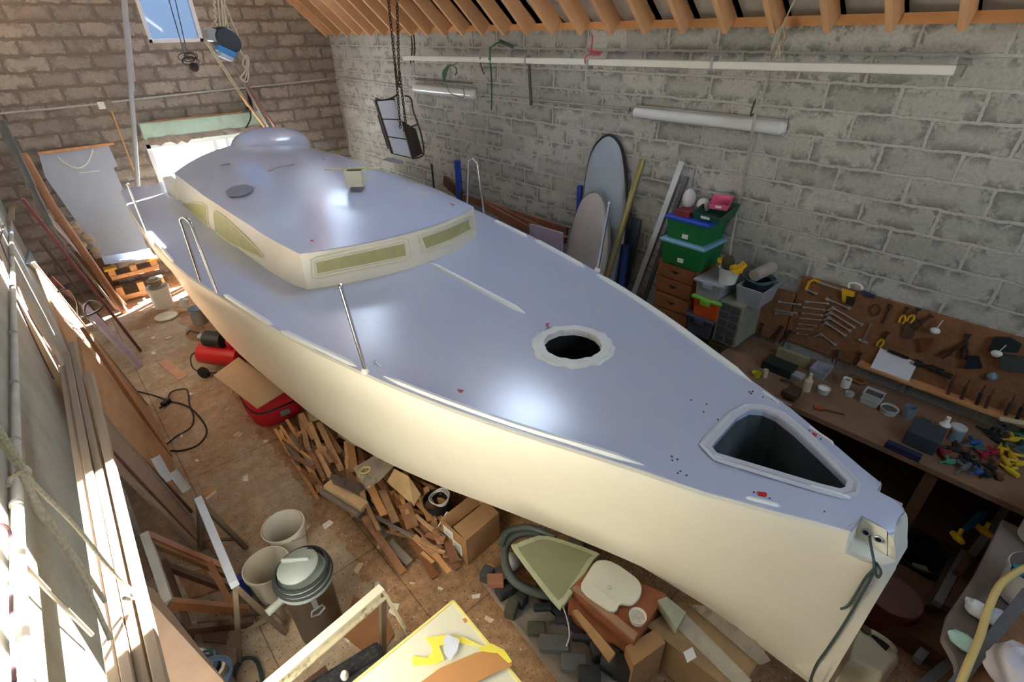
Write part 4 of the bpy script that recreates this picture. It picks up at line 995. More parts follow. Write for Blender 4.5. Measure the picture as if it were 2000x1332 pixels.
pliers((1440, 520), .2, black, 'black clamp with spread arms on the right half of the panel', ang=.2); pliers((1370, 540), .2, rust, 'rusty pincers left of the black clamp', ang=-.5)
simple(MB().slab([PX(*cpx(*c), 4.78) for c in ((1105, 350), (1165, 365), (1130, 480), (1065, 470))], (.01, 0, 0)), 'hand_saw', mat('brown_steel_saw', (104, 78, 64), .6, metal=.3), 'broad brownish hand saw blade hung on the panel', 'saw')
simple(MB().slab([PX(*cpx(*c), 4.77) for c in ((1170, 480), (1255, 480), (1235, 520), (1190, 565), (1175, 540))], (.02, 0, 0)), 'saw_grip', mat('orange_brown_grip', (120, 66, 32), .6), 'orange brown wooden saw grip below the saw blade', 'grip')
c_ = PX(*cpx(915, 312), 4.79); simple(MB().tube([c_ + V((0, math.cos(i * pi / 8) * .035, math.sin(i * pi / 8) * .05)) for i in range(16)], .004, 6, closed=True), 'caliper_ring', rust, 'thin rusty ring caliper on the panel', 'caliper', smooth=True)
c_ = PX(*cpx(988, 330), 4.79); simple(MB().tube([c_ + V((0, 0, .06)), c_ + V((0, .01, -.10))], .007, 6).sph(c_ + V((0, 0, .06)), .02, 8, 6), 'hook_tool', rust, 'small rusty hook tool right of the ring caliper', 'tool', smooth=True)
wall_tool(cpx(845, 492), cpx(888, 395), .006, spn, 'tack_hammer', 'small steel hammer with head at the bottom on the panel', 'hammer', head=.035)
def scoop(a_, b_, label):
    p = PX(*cpx(*a_), 4.76); q = PX(*cpx(*b_), 4.77); t = thing('measuring_scoop', label, 'scoop', p)
    MB().sph(p, .035, 12, 6, (.6, 1, .8)).build('scoop_bowl', white, t, smooth=True); MB().beam(p, q, .006, .02, up=(1, 0, 0)).build('handle', white, t)
scoop((1262, 432), (1308, 372), 'white plastic scoop hung in the middle of the panel'); scoop((1618, 565), (1675, 512), 'white plastic scoop hung at the right part of the panel')
t0 = PX(*cpx(1020, 630), 4.74); t = thing('clipboard', 'clipboard with white paper standing on the ledge of the tool panel', 'clipboard', t0)
pp = [PX(*cpx(*c), xx) for c, xx in (((945, 532), 4.79), ((1162, 618), 4.79), ((1102, 742), 4.72), ((880, 660), 4.72))]
MB().slab([p + V((.012, 0, 0)) for p in pp], (.006, 0, 0)).build('backing_board', mat('blue_grey_board', (70, 84, 120), .6), t)
MB().slab([p for p in pp], (.004, 0, 0)).build('paper_sheet', mat('white_paper', (232, 232, 240), .8, var=.02), t)
MB().beam(PX(*cpx(990, 545), 4.775), PX(*cpx(1110, 592), 4.775), .015, .02, up=(1, 0, 0)).build('clip', black, t)
m = MB()
rr_ = random.Random(9)
for i in range(9):
    y = .16 - i * .085 + rr_.uniform(-.02, .02); 
    simple(MB().tube([(4.75, y, 1.10), (4.76, y + .01, 1.20)], .012, 8).tube([(4.76, y + .01, 1.2), (4.77, y + .01, 1.27)], .004, 6), 'screwdriver', [brn, rust, black][i % 3], 'small dark handled screwdriver, %s from the left on the panel ledge' % ords[i], 'screwdriver', 'screwdrivers on the panel ledge', smooth=True)
simple(MB().slab([PX(*cpx(*c), 4.76) for c in ((1600, 475), (1690, 480), (1760, 520), (1740, 560), (1560, 550))], (.04, 0, 0)), 'cloth_holster', mat('dark_green_cloth', (28, 38, 36), .9), 'dark green cloth tool holster hung on the right of the panel', 'holster')
simple(MB().slab([PX(*cpx(*c), 4.74) for c in ((1640, 580), (1776, 600), (1776, 680), (1640, 650))], (.06, 0, 0)), 'grey_pouch', mat('dark_grey_pouch', (66, 72, 70), .8), 'grey tool pouch below the green holster', 'pouch')
simple(MB().slab([PX(*cpx(*c), 4.76) for c in ((1450, 585), (1510, 590), (1530, 650), (1430, 655))], (.05, 0, 0)), 'sander_head', mat('dark_navy_tool', (26, 34, 48), .6), 'dark navy tool head hung under the black clamp', 'tool')
c_ = PX(*cpx(1592, 695), 4.785); simple(MB().sph(c_, .035, 12, 8), 'glass_dish', mat('blue_grey_glass', (128, 150, 164), .2), 'round blue grey dish hung low on the right of the panel', 'dish', smooth=True)
for i, (a_, b_) in enumerate((((1165, 620), (1290, 665)), ((1250, 650), (1340, 690)))):
    wall_tool(cpx(*a_), cpx(*b_), .012, black, 'utility_knife', ['black utility knife right of the clipboard', 'dark knife below the black utility knife'][i], 'knife')

# --- things on the bench
def jar(c, r, h, m_, name, label, cat, lid=None, top=None, z=BZ, squeeze=1, group=None, fill=None):
    p = PZ(*c, z); t = thing(name, label, cat, p, group)
    MB().lathe([(r * squeeze, 0), (r, h), (r * .9, h), (r * squeeze * .88, .006)], p, n=20).build('container', m_, t, smooth=True)
    if fill: MB().lathe([(r * .86 * max(squeeze, .9), h * .5), (r * .88, h * .72)], p, n=16, capt=True).build('contents', fill, t)
    if lid: MB().lathe([(r * 1.05, h), (r * 1.05, h + .015), (r * .4, h + .018)], p, n=20, capt=True).build('lid', lid, t, smooth=True)
    if top: MB().lathe([(r * .95, h), (r * .45, h + .03), (r * .35, h + .06), (r * .4, h + .07)], p, n=16, capt=True).build('cap', top, t, smooth=True)
    return t
bits = mat('assorted_metal_bits', (78, 70, 68), .5, var=.4, scale=60)
ivory = mat('ivory_plastic', (200, 190, 158), .5)
jar(cpx(515, 775), .033, .10, ivory, 'pump_bottle', 'ivory round bottle on the bench left of the white tub', 'bottle', top=ivory)
jar(cpx(612, 790), .05, .05, clr2, 'round_tub', 'round translucent tub with white paper on the bench', 'tub', squeeze=.85, fill=white)
jar(cpx(740, 755), .035, .085, white, 'paint_tin', 'small white labelled tin in front of the tool panel', 'tin', fill=bits)
jar(cpx(765, 805), .035, .03, clr2, 'glass_dish', 'low clear dish beside the small white tin', 'dish', squeeze=.9)
jar(cpx(988, 905), .065, .05, clr2, 'parts_bowl', 'round bowl full of metal bits on the bench', 'bowl', squeeze=.85, fill=bits)
jar(cpx(1100, 930), .042, .10, mat('blue_grey_beaker', (124, 138, 150), .4), 'beaker', 'tall blue grey beaker on the bench right of the parts bowl', 'beaker', squeeze=.9)
jar(cpx(275, 700), .02, .08, ivory, 'glue_bottle', 'small cream glue bottle beside the green tool case', 'bottle')
jar(cpx(225, 695), .04, .04, mat('yellow_green_cup', (184, 176, 40), .5), 'yellow_cup', 'yellow green cup at the far end of the bench', 'cup', squeeze=.8)
jar(cpx(1285, 1040), .04, .11, mat('orange_liquid', (170, 96, 60), .35), 'solvent_bottle', 'orange tinted bottle with white cap on the bench', 'bottle', top=white)
jar(cpx(1365, 1055), .05, .10, mat('pale_blue_tub', (128, 144, 156), .4), 'tall_tub', 'pale blue translucent tub right of the orange bottle', 'tub', lid=clr2)
jar(cpx(1190, 985), .035, .04, green, 'green_tub', 'small dark green tub with white label on the bench', 'tub', lid=mat('dark_green_bin', (40, 86, 66), .5))
def bbox(c, sx, sy, h, m_, name, label, cat, rz=0, z=BZ, bevel=.004, group=None):
    p = PZ(*c, z); return simple(MB().box(p + V((0, 0, h / 2)), (sx, sy, h), (0, 0, rz)), name, m_, label, cat, group, bevel=bevel)
bbox(cpx(355, 660), .16, .26, .08, mat('dark_green_case', (20, 34, 28), .5), 'tool_case', 'dark green tool case open on the bench', 'case')
bbox(cpx(430, 610), .05, .28, .10, mat('cream_case_lid', (150, 142, 110), .6), 'case_lid', 'cream lid standing behind the dark green tool case', 'lid')
bbox(cpx(455, 700), .10, .12, .04, clr, 'clear_box', 'small clear organiser box on the bench', 'box')
p = PZ(*cpx(590, 690), BZ); simple(MB().loft([[p + V((x * k, y * k, z)) for x, y in ((-.09, -.07), (.09, -.07), (.09, .07), (-.09, .07))] for k, z in ((.8, 0), (1, .09), (.94, .09), (.74, .01))], closed=True), 'open_tray', clr, 'deep translucent tray standing behind the ivory bottle', 'tray', bevel=.004)
for i, (zz, lb) in enumerate(((0, 'lower square white tub of the stacked pair on the bench'), (.045, 'upper square tub of the stacked pair full of dark screws'))):
    p = PZ(*cpx(885, 850), BZ) + V((.01 * i, 0, zz)); t = thing('square_tub', lb, 'tub', p, 'stacked square tubs')
    MB().loft([[p + V((x * k, y * k, z)) for x, y in ((-.06, -.07), (.06, -.07), (.06, .07), (-.06, .07))] for k, z in ((.85, 0), (1, .06), (.94, .06), (.8, .008))], closed=True).build('tub_wall', clr2, t, bevel=.004)
    if i: MB().box(p + V((0, 0, .03)), (.10, .11, .02)).build('screws', bits, t)
p = PZ(*cpx(560, 880), BZ) + V((0, 0, .012)); q = PZ(*cpx(735, 920), BZ) + V((0, 0, .008))
t = thing('paint_brush', 'orange brown paint brush lying on the bench', 'brush', (p + q) / 2); MB().beam(p, p.lerp(q, .3), .045, .015).build('bristles', mat('rust_bristles', (150, 66, 34), .8), t); MB().tube([p.lerp(q, .3), q], .007, 8).build('handle', brn, t, smooth=True)
p = PZ(*cpx(430, 820), BZ); t = thing('bench_vice', 'dark iron vice at the front edge of the bench', 'vice', p)
MB().box(p + V((0, 0, .05)), (.12, .10, .10)).build('vice_body', rust, t, bevel=.01); MB().box(p + V((-.09, 0, .08)), (.05, .12, .05)).build('jaw', rust, t, bevel=.006); MB().cyl(p + V((-.16, -.06, .04)), p + V((-.16, .06, .04)), .007, 8).build('handle', spn, t)
p = PZ(*cpx(410, 745), BZ); simple(MB().tube(spline([p + V((0, -.06, .02)), p + V((0, 0, .04)), p + V((0, .07, .02))], 4), .012, 8), 'g_clamp', rust, 'small dark red clamp behind the vice', 'clamp', smooth=True)
p = PZ(*cpx(815, 730), BZ); simple(MB().tube([p + V((math.cos(i * pi / 8) * .04, math.sin(i * pi / 8) * .055, .02)) for i in range(16)], .014, 8, closed=True), 'tape_roll', mat('brown_tape', (120, 80, 40), .5), 'brown tape roll lying behind the white tin', 'tape', smooth=True)
# grinder box, machine and clutter at the near end
bbox(cpx(1180, 1080), .22, .20, .13, mat('dark_grey_machine', (56, 62, 72), .5), 'grey_machine', 'dark grey machine box at the near end of the bench', 'machine', bevel=.012)
bbox(cpx(1070, 1140), .05, .22, .05, mat('navy_tool_body', (24, 34, 66), .5), 'navy_tool', 'navy blue power tool in front of the grey machine', 'tool')
cc_ = [('red', (140, 26, 44)), ('yellow', (206, 176, 40)), ('teal', (30, 96, 104)), ('blue', (40, 84, 140)), ('black', (26, 26, 30)), ('brown', (110, 66, 38)), ('grey', (90, 96, 96)), ('green', (76, 140, 110))]
rr_ = random.Random(21)
spots = [(1295, 1120), (1350, 1110), (1400, 1090), (1470, 1080), (1500, 1110), (1450, 1150), (1390, 1180), (1330, 1190), (1480, 1190), (1540, 1160), (1590, 1140), (1640, 1110), (1560, 1210), (1610, 1200), (1660, 1170), (1700, 1140), (1740, 1110), (1680, 1230), (1620, 1260), (1560, 1270), (1730, 1200), (1760, 1160), (1700, 1060), (1740, 1030), (1760, 1070), (1500, 1250), (1420, 1230), (1600, 1050), (1560, 1010), (1650, 1010)]
for i, c in enumerate(spots):
    nm, rgb = cc_[[0, 4, 5, 3, 2, 4, 4, 7, 4, 0, 0, 1, 4, 5, 1, 1, 2, 1, 5, 4, 1, 6, 1, 7, 2, 3, 6, 4, 4, 6][i]]
    p = PZ(*cpx(*c), BZ + .02); m_ = mat('hand_tool_' + nm, rgb, .5); an = rr_.uniform(0, pi); L_ = rr_.uniform(.05, .10)
    d = V((math.cos(an), math.sin(an), .0)) * L_
    m = MB().tube([p - d, p - d * .3, p + d * .2], [.018, .022, .014], 8); m.tube([p + d * .2, p + d], .007, 6); m.tube([p - d * .2 + V((0, 0, .01)), p - d * .3 + V((d.y * .6, -d.x * .6, .02))], .012, 6)
    simple(m, 'hand_tool', m_, '%s hand tool in the heap at the near end of the bench' % nm, 'tool', 'heap of hand tools on the near bench end', smooth=True)
# ---- bench returning towards the photographer and its buckets
t = thing('side_bench', 'cluttered grey side bench at the right edge of the photo', 'bench', (3.85, -1.0, 0))
topq = [PZ(1905, 1120, .82), PZ(1850, 1200, .82), PZ(1840, 1245, .82), PZ(1865, 1290, .82), PZ(1880, 1400, .82), V((3.6, -1.7, .82)), V((3.92, -1.7, .82)), V((3.92, -.42, .82))]
MB().slab(topq, (0, 0, -.04)).build('tray_top', mat('grey_brown_tray', (128, 116, 108), .6), t, bevel=.01)
MB().bb((3.5, -1.65, 0), (3.56, -1.59, .78)).build('leg', galv, t); MB().bb((3.84, -.75, 0), (3.9, -.69, .78)).build('leg', galv, t)
def bucket(p, r0, r1, h, m_, name, label, cat='bucket', lidm=None, handle=True, group=None, ax=(0, 0, 1), inside=None):
    t = thing(name, label, cat, p, group); p = V(p)
    MB().lathe([(r0, 0), (r1, h), (r1 * 1.05, h), (r1 * 1.05, h - .03), (r1 * 1.0, h - .03), (r1 * .97, h), (r0 * .95, .01)], p, ax, n=32).build('bucket_body', m_, t, smooth=True)
    if lidm: MB().lathe([(r1 * 1.0, h - .01), (r1 * 1.0, h + .006), (.01, h + .008)], p, ax, n=32, capt=True).build('lid', lidm, t, smooth=True)
    if handle:
        x, y, a_ = frame(ax); MB().tube([p + a_ * (h - .03 - .10 * math.sin(s * pi / 12)) + x * r1 * 1.08 * math.cos(s * pi / 12) + y * r1 * 1.0 * math.sin(s * pi / 12) * 1.05 for s in range(13)], .004, 6).build('handle', spn, t, smooth=True)
    return t
whiteb = mat('white_bucket_plastic', (232, 232, 228), .4, var=.03, dirt=(190, 182, 168), dirt_amt=.4, dscale=8)
p = PZ(1992, 1165, .84); bucket(p, .105, .125, .22, whiteb, 'white_bucket', 'white bucket with dark dusty lid on the side bench', lidm=mat('dusty_dark_lid', (96, 86, 88), .7))
p = PZ(2040, 1060, .84); bucket(p + V((.0, .02, 0)), .11, .13, .25, whiteb, 'white_bucket', 'white bucket cut off by the right edge above the dusty lidded one')
teal = mat('teal_plastic', (20, 136, 150), .45)
b0 = PZ(1975, 1110, 1.06); t = thing('caulking_gun', 'black and teal caulking gun lying on the dusty bucket lid', 'gun', b0)
MB().beam(b0 + V((-.04, .0, .03)), b0 + V((.02, -.10, .05)), .04, .05).build('barrel', teal, t, bevel=.006); MB().tube([b0 + V((0, -.05, .0)), b0 + V((.1, -.12, .06))], .03, 12).build('grip', black, t, smooth=True)
hose = mat('yellow_cream_hose', (206, 180, 112), .5, var=.06)
pts = [PZ(u, v, z) for u, v, z in ((2030, 1100, 1.28), (1995, 1112, 1.27), (1955, 1140, 1.24), (1930, 1190, 1.20), (1915, 1240, 1.16), (1890, 1300, 1.12), (1870, 1350, 1.08))]
simple(MB().tube(spline(pts, 6), .017, 12), 'yellow_hose', hose, 'yellowish rubber hose curving over the side bench', 'hose', smooth=True)
def blob(c, r, z, m_, name, label, cat, sc=(1, 1, .6), seed=1, amp=.25):
    rr = random.Random(seed); p = PZ(*c, z); m = MB().sph(p + V((0, 0, r * sc[2] * .8)), r, 16, 12, sc)
    from mathutils import noise
    m.v = [p + (q - p) * (1 + amp * noise.noise(q * (2.2 / r) + V((seed * 3.1, 0, 0)))) for q in m.v]
    return simple(m, name, m_, label, cat, smooth=True)
blob((1905, 1195), .06, .84, white, 'white_rag', 'white crumpled rag on the side bench', 'rag', seed=3)
blob((1945, 1215), .06, .84, mat('white_blue_rag', (214, 222, 236), .7), 'white_glove', 'white and blue crumpled glove on the side bench', 'glove', seed=5)
blob((1880, 1260), .06, .84, mat('mint_rag', (176, 208, 202), .8), 'mint_glove', 'pale mint rubber glove on the side bench', 'glove', seed=7, sc=(.8, 1.2, .6))
blob((1975, 1330), .13, .98, mat('milky_film', (204, 196, 200), .45, var=.08), 'plastic_sack', 'milky plastic sack in the bottom right corner', 'sack', seed=9, sc=(1, 1, .8), amp=.3)
simple(MB().beam(PZ(1860, 1345, .95), PZ(2020, 1140, 1.0), .05, .02), 'metal_rail', mat('grey_rail', (112, 112, 116), .5, metal=.5), 'grey metal rail lying along the side bench', 'rail')
simple(MB().beam(PZ(1900, 1345, .93), PZ(2030, 1190, .95), .08, .03), 'brown_plank', mat('brown_offcut_wood', (138, 96, 66), .8), 'brown plank behind the metal rail on the side bench', 'plank')
# winches and clamps on the far side of the floor near the bow
p = PZ(1990, 835, 1.1)
for i, (a_, b_) in enumerate((((1655, 835), (1776, 895)), ((1635, 940), (1776, 965)))):
    simple(MB().beam(PZ(*cpx(*a_), 1.12), PZ(*cpx(*b_), 1.12), .03, .02), 'cream_frame_arm', mat('cream_arm', (206, 198, 160), .5), ['upper', 'lower'][i] + ' cream plastic arm sticking in from the right edge above the bench', 'arm')
# stored lengths and rubbish on the floor beyond the bow
for i, (a_, b_, z, m_) in enumerate((((1905, 1040), (1830, 1180), .3, galv), ((1925, 1045), (1850, 1190), .3, darkw), ((1950, 1000), (1870, 1120), .35, darkw), ((1990, 960), (1900, 1080), .4, galv), ((1890, 1030), (1815, 1190), .2, rust), ((1870, 1280), (1800, 1340), .1, galv), ((1845, 1220), (1790, 1290), .1, galv))):
    p = PZ(*a_, z); q = PZ(*b_, z); simple(MB().beam(p, q, .05, .05), 'stored_bar', m_, '%s stored bar in the dark rack beyond the bow' % ords[i], 'bar', 'bars stored beyond the bow')
simple(MB().bb((3.2, -.5, 0), (3.75, .05, .17)), 'low_crate', darkw, 'dark low crate under the stored bars beyond the bow', 'crate')
tl = mat('turquoise_tool', (20, 110, 160), .45)
for i, (a_, b_, m_, nm) in enumerate((((1885, 1035), (1925, 1000), tl, 'bright blue'), ((1860, 1040), (1880, 1060), yel, 'yellow'), ((1905, 1025), (1940, 1050), yel, 'large yellow'))):
    p = PZ(*a_, .48); q = PZ(*b_, .5); m = MB().tube([p, p.lerp(q, .5), q], [.02, .028, .018], 8); m.tube([p.lerp(q, .5), p.lerp(q, .5) + V((.05, .0, .05))], .014, 8)
    simple(m, 'clamp_grip', m_, nm + ' clamp grip in the dark corner beyond the bow', 'clamp', smooth=True)
# ================================================================ BACK GABLE
mint = mat('mint_foam_casing', (178, 206, 190), .7, var=.06, dirt=(168, 150, 132), dirt_amt=.4, dscale=4)
p = PY(272, 243, 10.30); q = PY(512, 216, 10.30); h_ = .24
t = thing('lintel_casing', 'pale mint green casing beam above the wide lower window', 'casing', ((p.x + q.x) / 2, 10.4, p.z - h_))
m = MB(); za, zb2 = p.z, q.z; m.bb((p.x, 10.28, (za + zb2) / 2 - h_), (q.x, 10.44, (za + zb2) / 2)); m.build('casing_body', mint, t, bevel=.01)
MB().beam(PY(290, 238, 10.24), PY(472, 219, 10.24), .02, .02).build('top_strip', brownw, t)
m = MB(); rr_ = random.Random(4)
top_ = []; bot_ = []
for k in range(25):
    x = p.x + .03 + (q.x - p.x - .05) * k / 24; top_.append(V((x, 10.27 + rr_.uniform(-.02, .01), (za + zb2) / 2 - h_ + .02))); bot_.append(V((x, 10.25 + rr_.uniform(-.03, .03), (za + zb2) / 2 - h_ - rr_.uniform(.03, .10) * (1.3 if k < 8 else .7))))
m.loft([top_, bot_, [b + V((0, .02, 0)) for b in bot_], [b + V((0, .02, 0)) for b in top_]], closed=False)
simple(m, 'torn_sheet', mat('dusty_beige_sheet', (150, 134, 122), .9, var=.2), 'torn dusty beige sheet hanging under the mint casing', 'sheet', smooth=False)
for pts, lb in ((((0, 222), (95, 213), (190, 203)), 'grey conduit on the back wall left of the junction box'), (((218, 199), (300, 190), (430, 176), (560, 163), (645, 153)), 'grey conduit on the back wall right of the junction box')):
    simple(MB().tube([PY(u, v, 10.435) for u, v in pts], .014, 8), 'wall_conduit', cond, lb, 'conduit', 'conduits on the block walls', smooth=True)
c_ = PY(198, 206, 10.42); simple(MB().box(c_, (.09, .05, .10)), 'junction_box', white, 'small white junction box on the back wall', 'box', bevel=.01)
grp = mat('grey_pvc_pipe', (168, 172, 176), .45, var=.06)
simple(MB().tube([PY(242, -10, 10.15), PY(253, 130, 10.15), PY(258, 178, 10.15)], .038, 12).tube([PY(256, 176, 10.13), PY(263, 270, 10.08), PY(270, 372, 10.0)], .032, 12), 'drain_pipe', grp, 'pale grey pipe standing upright left of the windows', 'pipe', smooth=True)
simple(MB().tube([PY(251, 45, 10.44), PY(263, 158, 10.44)], .012, 6), 'thin_rod', mat('red_white_rod', (206, 170, 166), .5), 'thin reddish white rod just right of the grey pipe', 'rod', smooth=True)
simple(MB().tube([PY(217, 214, 10.42), PY(262, 335, 10.25)], .013, 6), 'thin_pole', pale, 'thin pale pole leaning left of the grey pipe', 'pole', smooth=True)
m = MB().tube([PY(400, 80, 9.9), PY(484, 208, 10.15)], .010, 6); m2 = MB().tube([PY(404, 80, 9.9), PY(487, 206, 10.15)], .010, 6)
simple(m, 'pale_line', ropem, 'pale rope line running down from the upper window, left strand', 'rope', 'twin ropes below the upper window', smooth=True); simple(m2, 'pale_line', ropem, 'pale rope line running down from the upper window, right strand', 'rope', 'twin ropes below the upper window', smooth=True)
for i, (a_, b_, w_, m_) in enumerate((((445, 105), (527, 252), .05, greyw), ((452, 120), (540, 252), .035, mat('pinkish_batten', (156, 116, 100), .8)), ((470, 185), (520, 252), .03, pale), ((478, 150), (492, 215), .05, black))):
    simple(MB().beam(PY(*a_, 9.9 + .06 * i), PY(*b_, 10.1 + .06 * i), w_, .03), 'leaning_batten', m_, ['grey batten leaning diagonally under the hoist block', 'pinkish batten beside the grey one under the hoist', 'short pale batten ending behind the boat dome', 'short black bar at the right end of the mint casing'][i], 'batten')
simple(MB().tube(spline([PY(u, v, 10.2) for u, v in ((484, 210), (490, 225), (487, 238), (480, 250))], 4), .012, 6).sph(PY(487, 212, 10.2), .06, 8, 6), 'black_hook', black, 'black hook and strap at the right end of the mint casing', 'hook', smooth=True)
# hoist block hanging from ropes
hb_ = PY(440, 78, 6.0); t = thing('hoist_block', 'black and blue pulley hoist hanging right of the upper window', 'hoist', hb_)
Rr = Euler((0, math.radians(28), math.radians(10))).to_matrix()
def hq(x, y, z): return hb_ + Rr @ V((x, y, z))
m = MB(); m.loft([[hq(.13 * c * k, y, .10 * s * k) for c, s in [(math.cos(i * pi / 10), math.sin(i * pi / 10)) for i in range(20)]] for y, k in ((-.07, .85), (-.05, 1), (.05, 1), (.07, .85))], closed=True); m.build('hoist_body', mat('charcoal_casing', (44, 50, 58), .5), t, smooth=True)
MB().box(hq(.01, -.02, -.10), (.16, .12, .05), (0, math.radians(28), 0)).build('blue_band', mat('sky_blue_plastic', (50, 130, 200), .5), t, bevel=.01)
MB().cyl(hq(-.13, -.06, -.02), hq(-.13, .04, -.02), .055, 14).build('clear_cap', mat('grey_clear_cap', (150, 154, 158), .3), t, smooth=True)
MB().box(hq(.02, -.02, -.14), (.12, .10, .05), (0, math.radians(28), 0)).build('lower_cover', mat('pale_blue_grey_cover', (170, 188, 204), .5), t, bevel=.012)
for i, (u0, v0, u1, v1) in enumerate(((416, -20, 422, 62), (424, -20, 430, 55), (430, -20, 436, 52), (438, -20, 440, 52), (428, -20, 446, 56))):
    a_ = PY(u0, v0, 6.0); b_ = PY(u1, v1, 6.0); n_ = 14
    if i == 0: m = MB().tube([a_.lerp(b_, k / 28) + V((.007 * math.cos(k * 1.6), .007 * math.sin(k * 1.6), 0)) for k in range(29)], .011, 6)
    else: m = MB().tube([a_, b_], .007, 6)
    simple(m, 'hoist_rope', ropem, ['thick twisted rope at the left of the hoist block', 'second rope strand of the hoist block', 'third rope strand of the hoist block', 'fourth rope strand of the hoist block', 'slanting rope strand over the hoist block'][i], 'rope', 'ropes carrying the hoist block', smooth=True)
simple(MB().tube(spline([PY(u, v, 6.0) for u, v in ((437, 0), (452, 40), (465, 70), (470, 100), (482, 118), (478, 140), (470, 152), (482, 160), (485, 140), (474, 125), (480, 108), (486, 122), (480, 150), (476, 158))], 4), .007, 6), 'loose_rope', ropem, 'loose pale rope dangling in loops right of the hoist', 'rope', smooth=True)
for i, (a_, b_) in enumerate((((327, -10), (362, 112)), ((340, -10), (368, 115)))):
    simple(MB().tube([PY(*a_, 6.5), PY(*b_, 6.5)], .005, 6), 'hanging_string', mat('grey_blue_cord', (90, 98, 110), .8), ['left', 'right'][i] + ' thin dark cord hanging in front of the upper window', 'cord', 'twin cords in front of the upper window', smooth=True)
kc = PY(371, 118, 6.5); m = MB(); rr_ = random.Random(2)
for k in range(6):
    cc = kc + V((rr_.uniform(-.02, .02), 0, rr_.uniform(-.03, .04))); ax = rr_.uniform(.04, .09)
    m.tube([cc + V((math.cos(i * pi / 6 + k) * ax, math.sin(i * pi / 6) * .03, math.sin(i * pi / 6 + k) * ax * .5)) for i in range(12)], .004, 5, closed=True)
m.sph(kc + V((.02, 0, -.06)), .045, 8, 6)
simple(m, 'tangled_cord', mat('dark_brown_cord', (60, 50, 46), .8), 'dark tangled knot of cord hanging below the upper window', 'cord', smooth=True)
# chains and hanging heater
chm = mat('rusty_chain', (74, 58, 48), .55, metal=.6, var=.3)
def chain(a_, b_, label, L_=.05, r=.006):
    n_ = int((b_ - a_).length / (L_ * .72)); d = (b_ - a_).normalized(); x, y, _ = frame(d); m = MB()
    for k in range(n_):
        c = a_.lerp(b_, (k + .5) / n_); s = x if k % 2 else y
        m.tube([c + d * (L_ / 2) * math.cos(t_ * pi / 5) + s * L_ * .30 * math.sin(t_ * pi / 5) for t_ in range(10)], r, 5, closed=True)
    o = m.build('hanging_chain', chm, smooth=True); tag(o, label, 'chain', 'rusty chains carrying the heater'); return o
YC = 6.6
chain(PY(757, -15, YC), PY(776, 170, YC), 'left rusty chain hanging to the heater panel'); chain(PY(775, -15, YC), PY(780, 170, YC), 'right rusty chain hanging to the heater panel')
chain(PY(772, 125, YC - .03), PY(782, 250, YC - .03), 'doubled rusty chain strand in front of the heater edge'); chain(PY(780, 140, YC), PY(795, 262, YC), 'lowest rusty chain strand beside the heater edge')
hn = PY(775, 230, YC); t = thing('heater_panel', 'hanging slanted heater with three white panes and dark frame', 'heater', hn)
hp = [PY(u, v, y) for u, v, y in ((735, 197, YC + .1), (772, 194, YC + .1), (804, 309, YC + .1), (768, 300, YC + .1))]
def bil(a, b): return hp[0].lerp(hp[1], a).lerp(hp[3].lerp(hp[2], a), b)
for k in range(3): MB().slab([bil(.05, k / 3 + .01), bil(.97, k / 3 + .01), bil(.97, (k + 1) / 3 - .012), bil(.05, (k + 1) / 3 - .012)], (0, .02, 0)).build('white_pane', mat('white_pane', (226, 228, 238), .35, var=.03), t)
MB().slab([bil(-.02, -.01), bil(1.02, -.01), bil(1.02, 1.01), bil(-.02, 1.01)], (0, .05, 0)).v and None
m = MB().slab([p_ + V((0, .022, 0)) for p_ in (bil(-.03, -.01), bil(1.03, -.01), bil(1.03, 1.01), bil(-.03, 1.01))], (0, .04, 0)); m.build('heater_back', mat('dark_brown_metal', (52, 42, 36), .6), t)
s0, s1, s2, s3 = bil(1.03, .0), PY(800, 205, YC + .35), PY(825, 300, YC + .35), bil(1.03, 1.0)
MB().slab([bil(1.04, .35), PY(812, 252, YC + .4), PY(826, 300, YC + .4), bil(1.04, 1.0)], (0, .015, 0)).build('side_plate', mat('dark_brown_metal', (52, 42, 36), .6), t)
MB().tube(spline([PY(u, v, YC + .15) for u, v in ((733, 192), (750, 196), (768, 190), (776, 184))], 4), .012, 6).tube(spline([PY(u, v, YC + .3) for u, v in ((790, 187), (802, 192), (808, 220), (822, 260), (828, 295), (822, 306), (805, 310))], 4), .012, 6).tube([PY(738, 225, YC + .1), PY(758, 290, YC + .1)], .01, 6).tube([PY(788, 254, YC), PY(815, 243, YC + .2)], .014, 6).build('frame_rods', mat('rusty_rod', (84, 60, 48), .7), t, smooth=True)

# leaning grey blue panel and pallet
pn = V((0, -2.0, .62)).normalized(); P0 = V((.5, 10.32, 2.25))
pan = mat('pale_blue_grey_panel', (178, 188, 206), .45, var=.03)
t = thing('shower_panel', 'large pale blue grey panel leaning on the back wall left of the boat', 'panel', (.6, 9.8, .2))
def pq(u, v): return PP(u, v, P0, pn)
MB().slab([pq(*c) for c in ((76, 302), (212, 284), (230, 324), (222, 328), (268, 430), (288, 486), (198, 502), (88, 345))], (0, .02, .0)).build('panel_sheet', pan, t)
MB().beam(pq(74, 299) + V((0, -.02, 0)), pq(222, 280) + V((0, -.02, 0)), .04, .03).build('wooden_batten', pine, t)
MB().tube(spline([pq(*c) + V((0, -.02, 0)) for c in ((112, 305), (126, 318), (150, 328), (170, 318), (181, 292))], 5), .010, 6).build('white_cable', white, t, smooth=True)
MB().beam(pq(155, 338) + V((0, -.006, 0)), pq(195, 333) + V((0, -.006, 0)), .008, .012).build('pale_seam', white, t)
zt_ = .17
def pz_(u, v): return PZ(u, v, zt_)
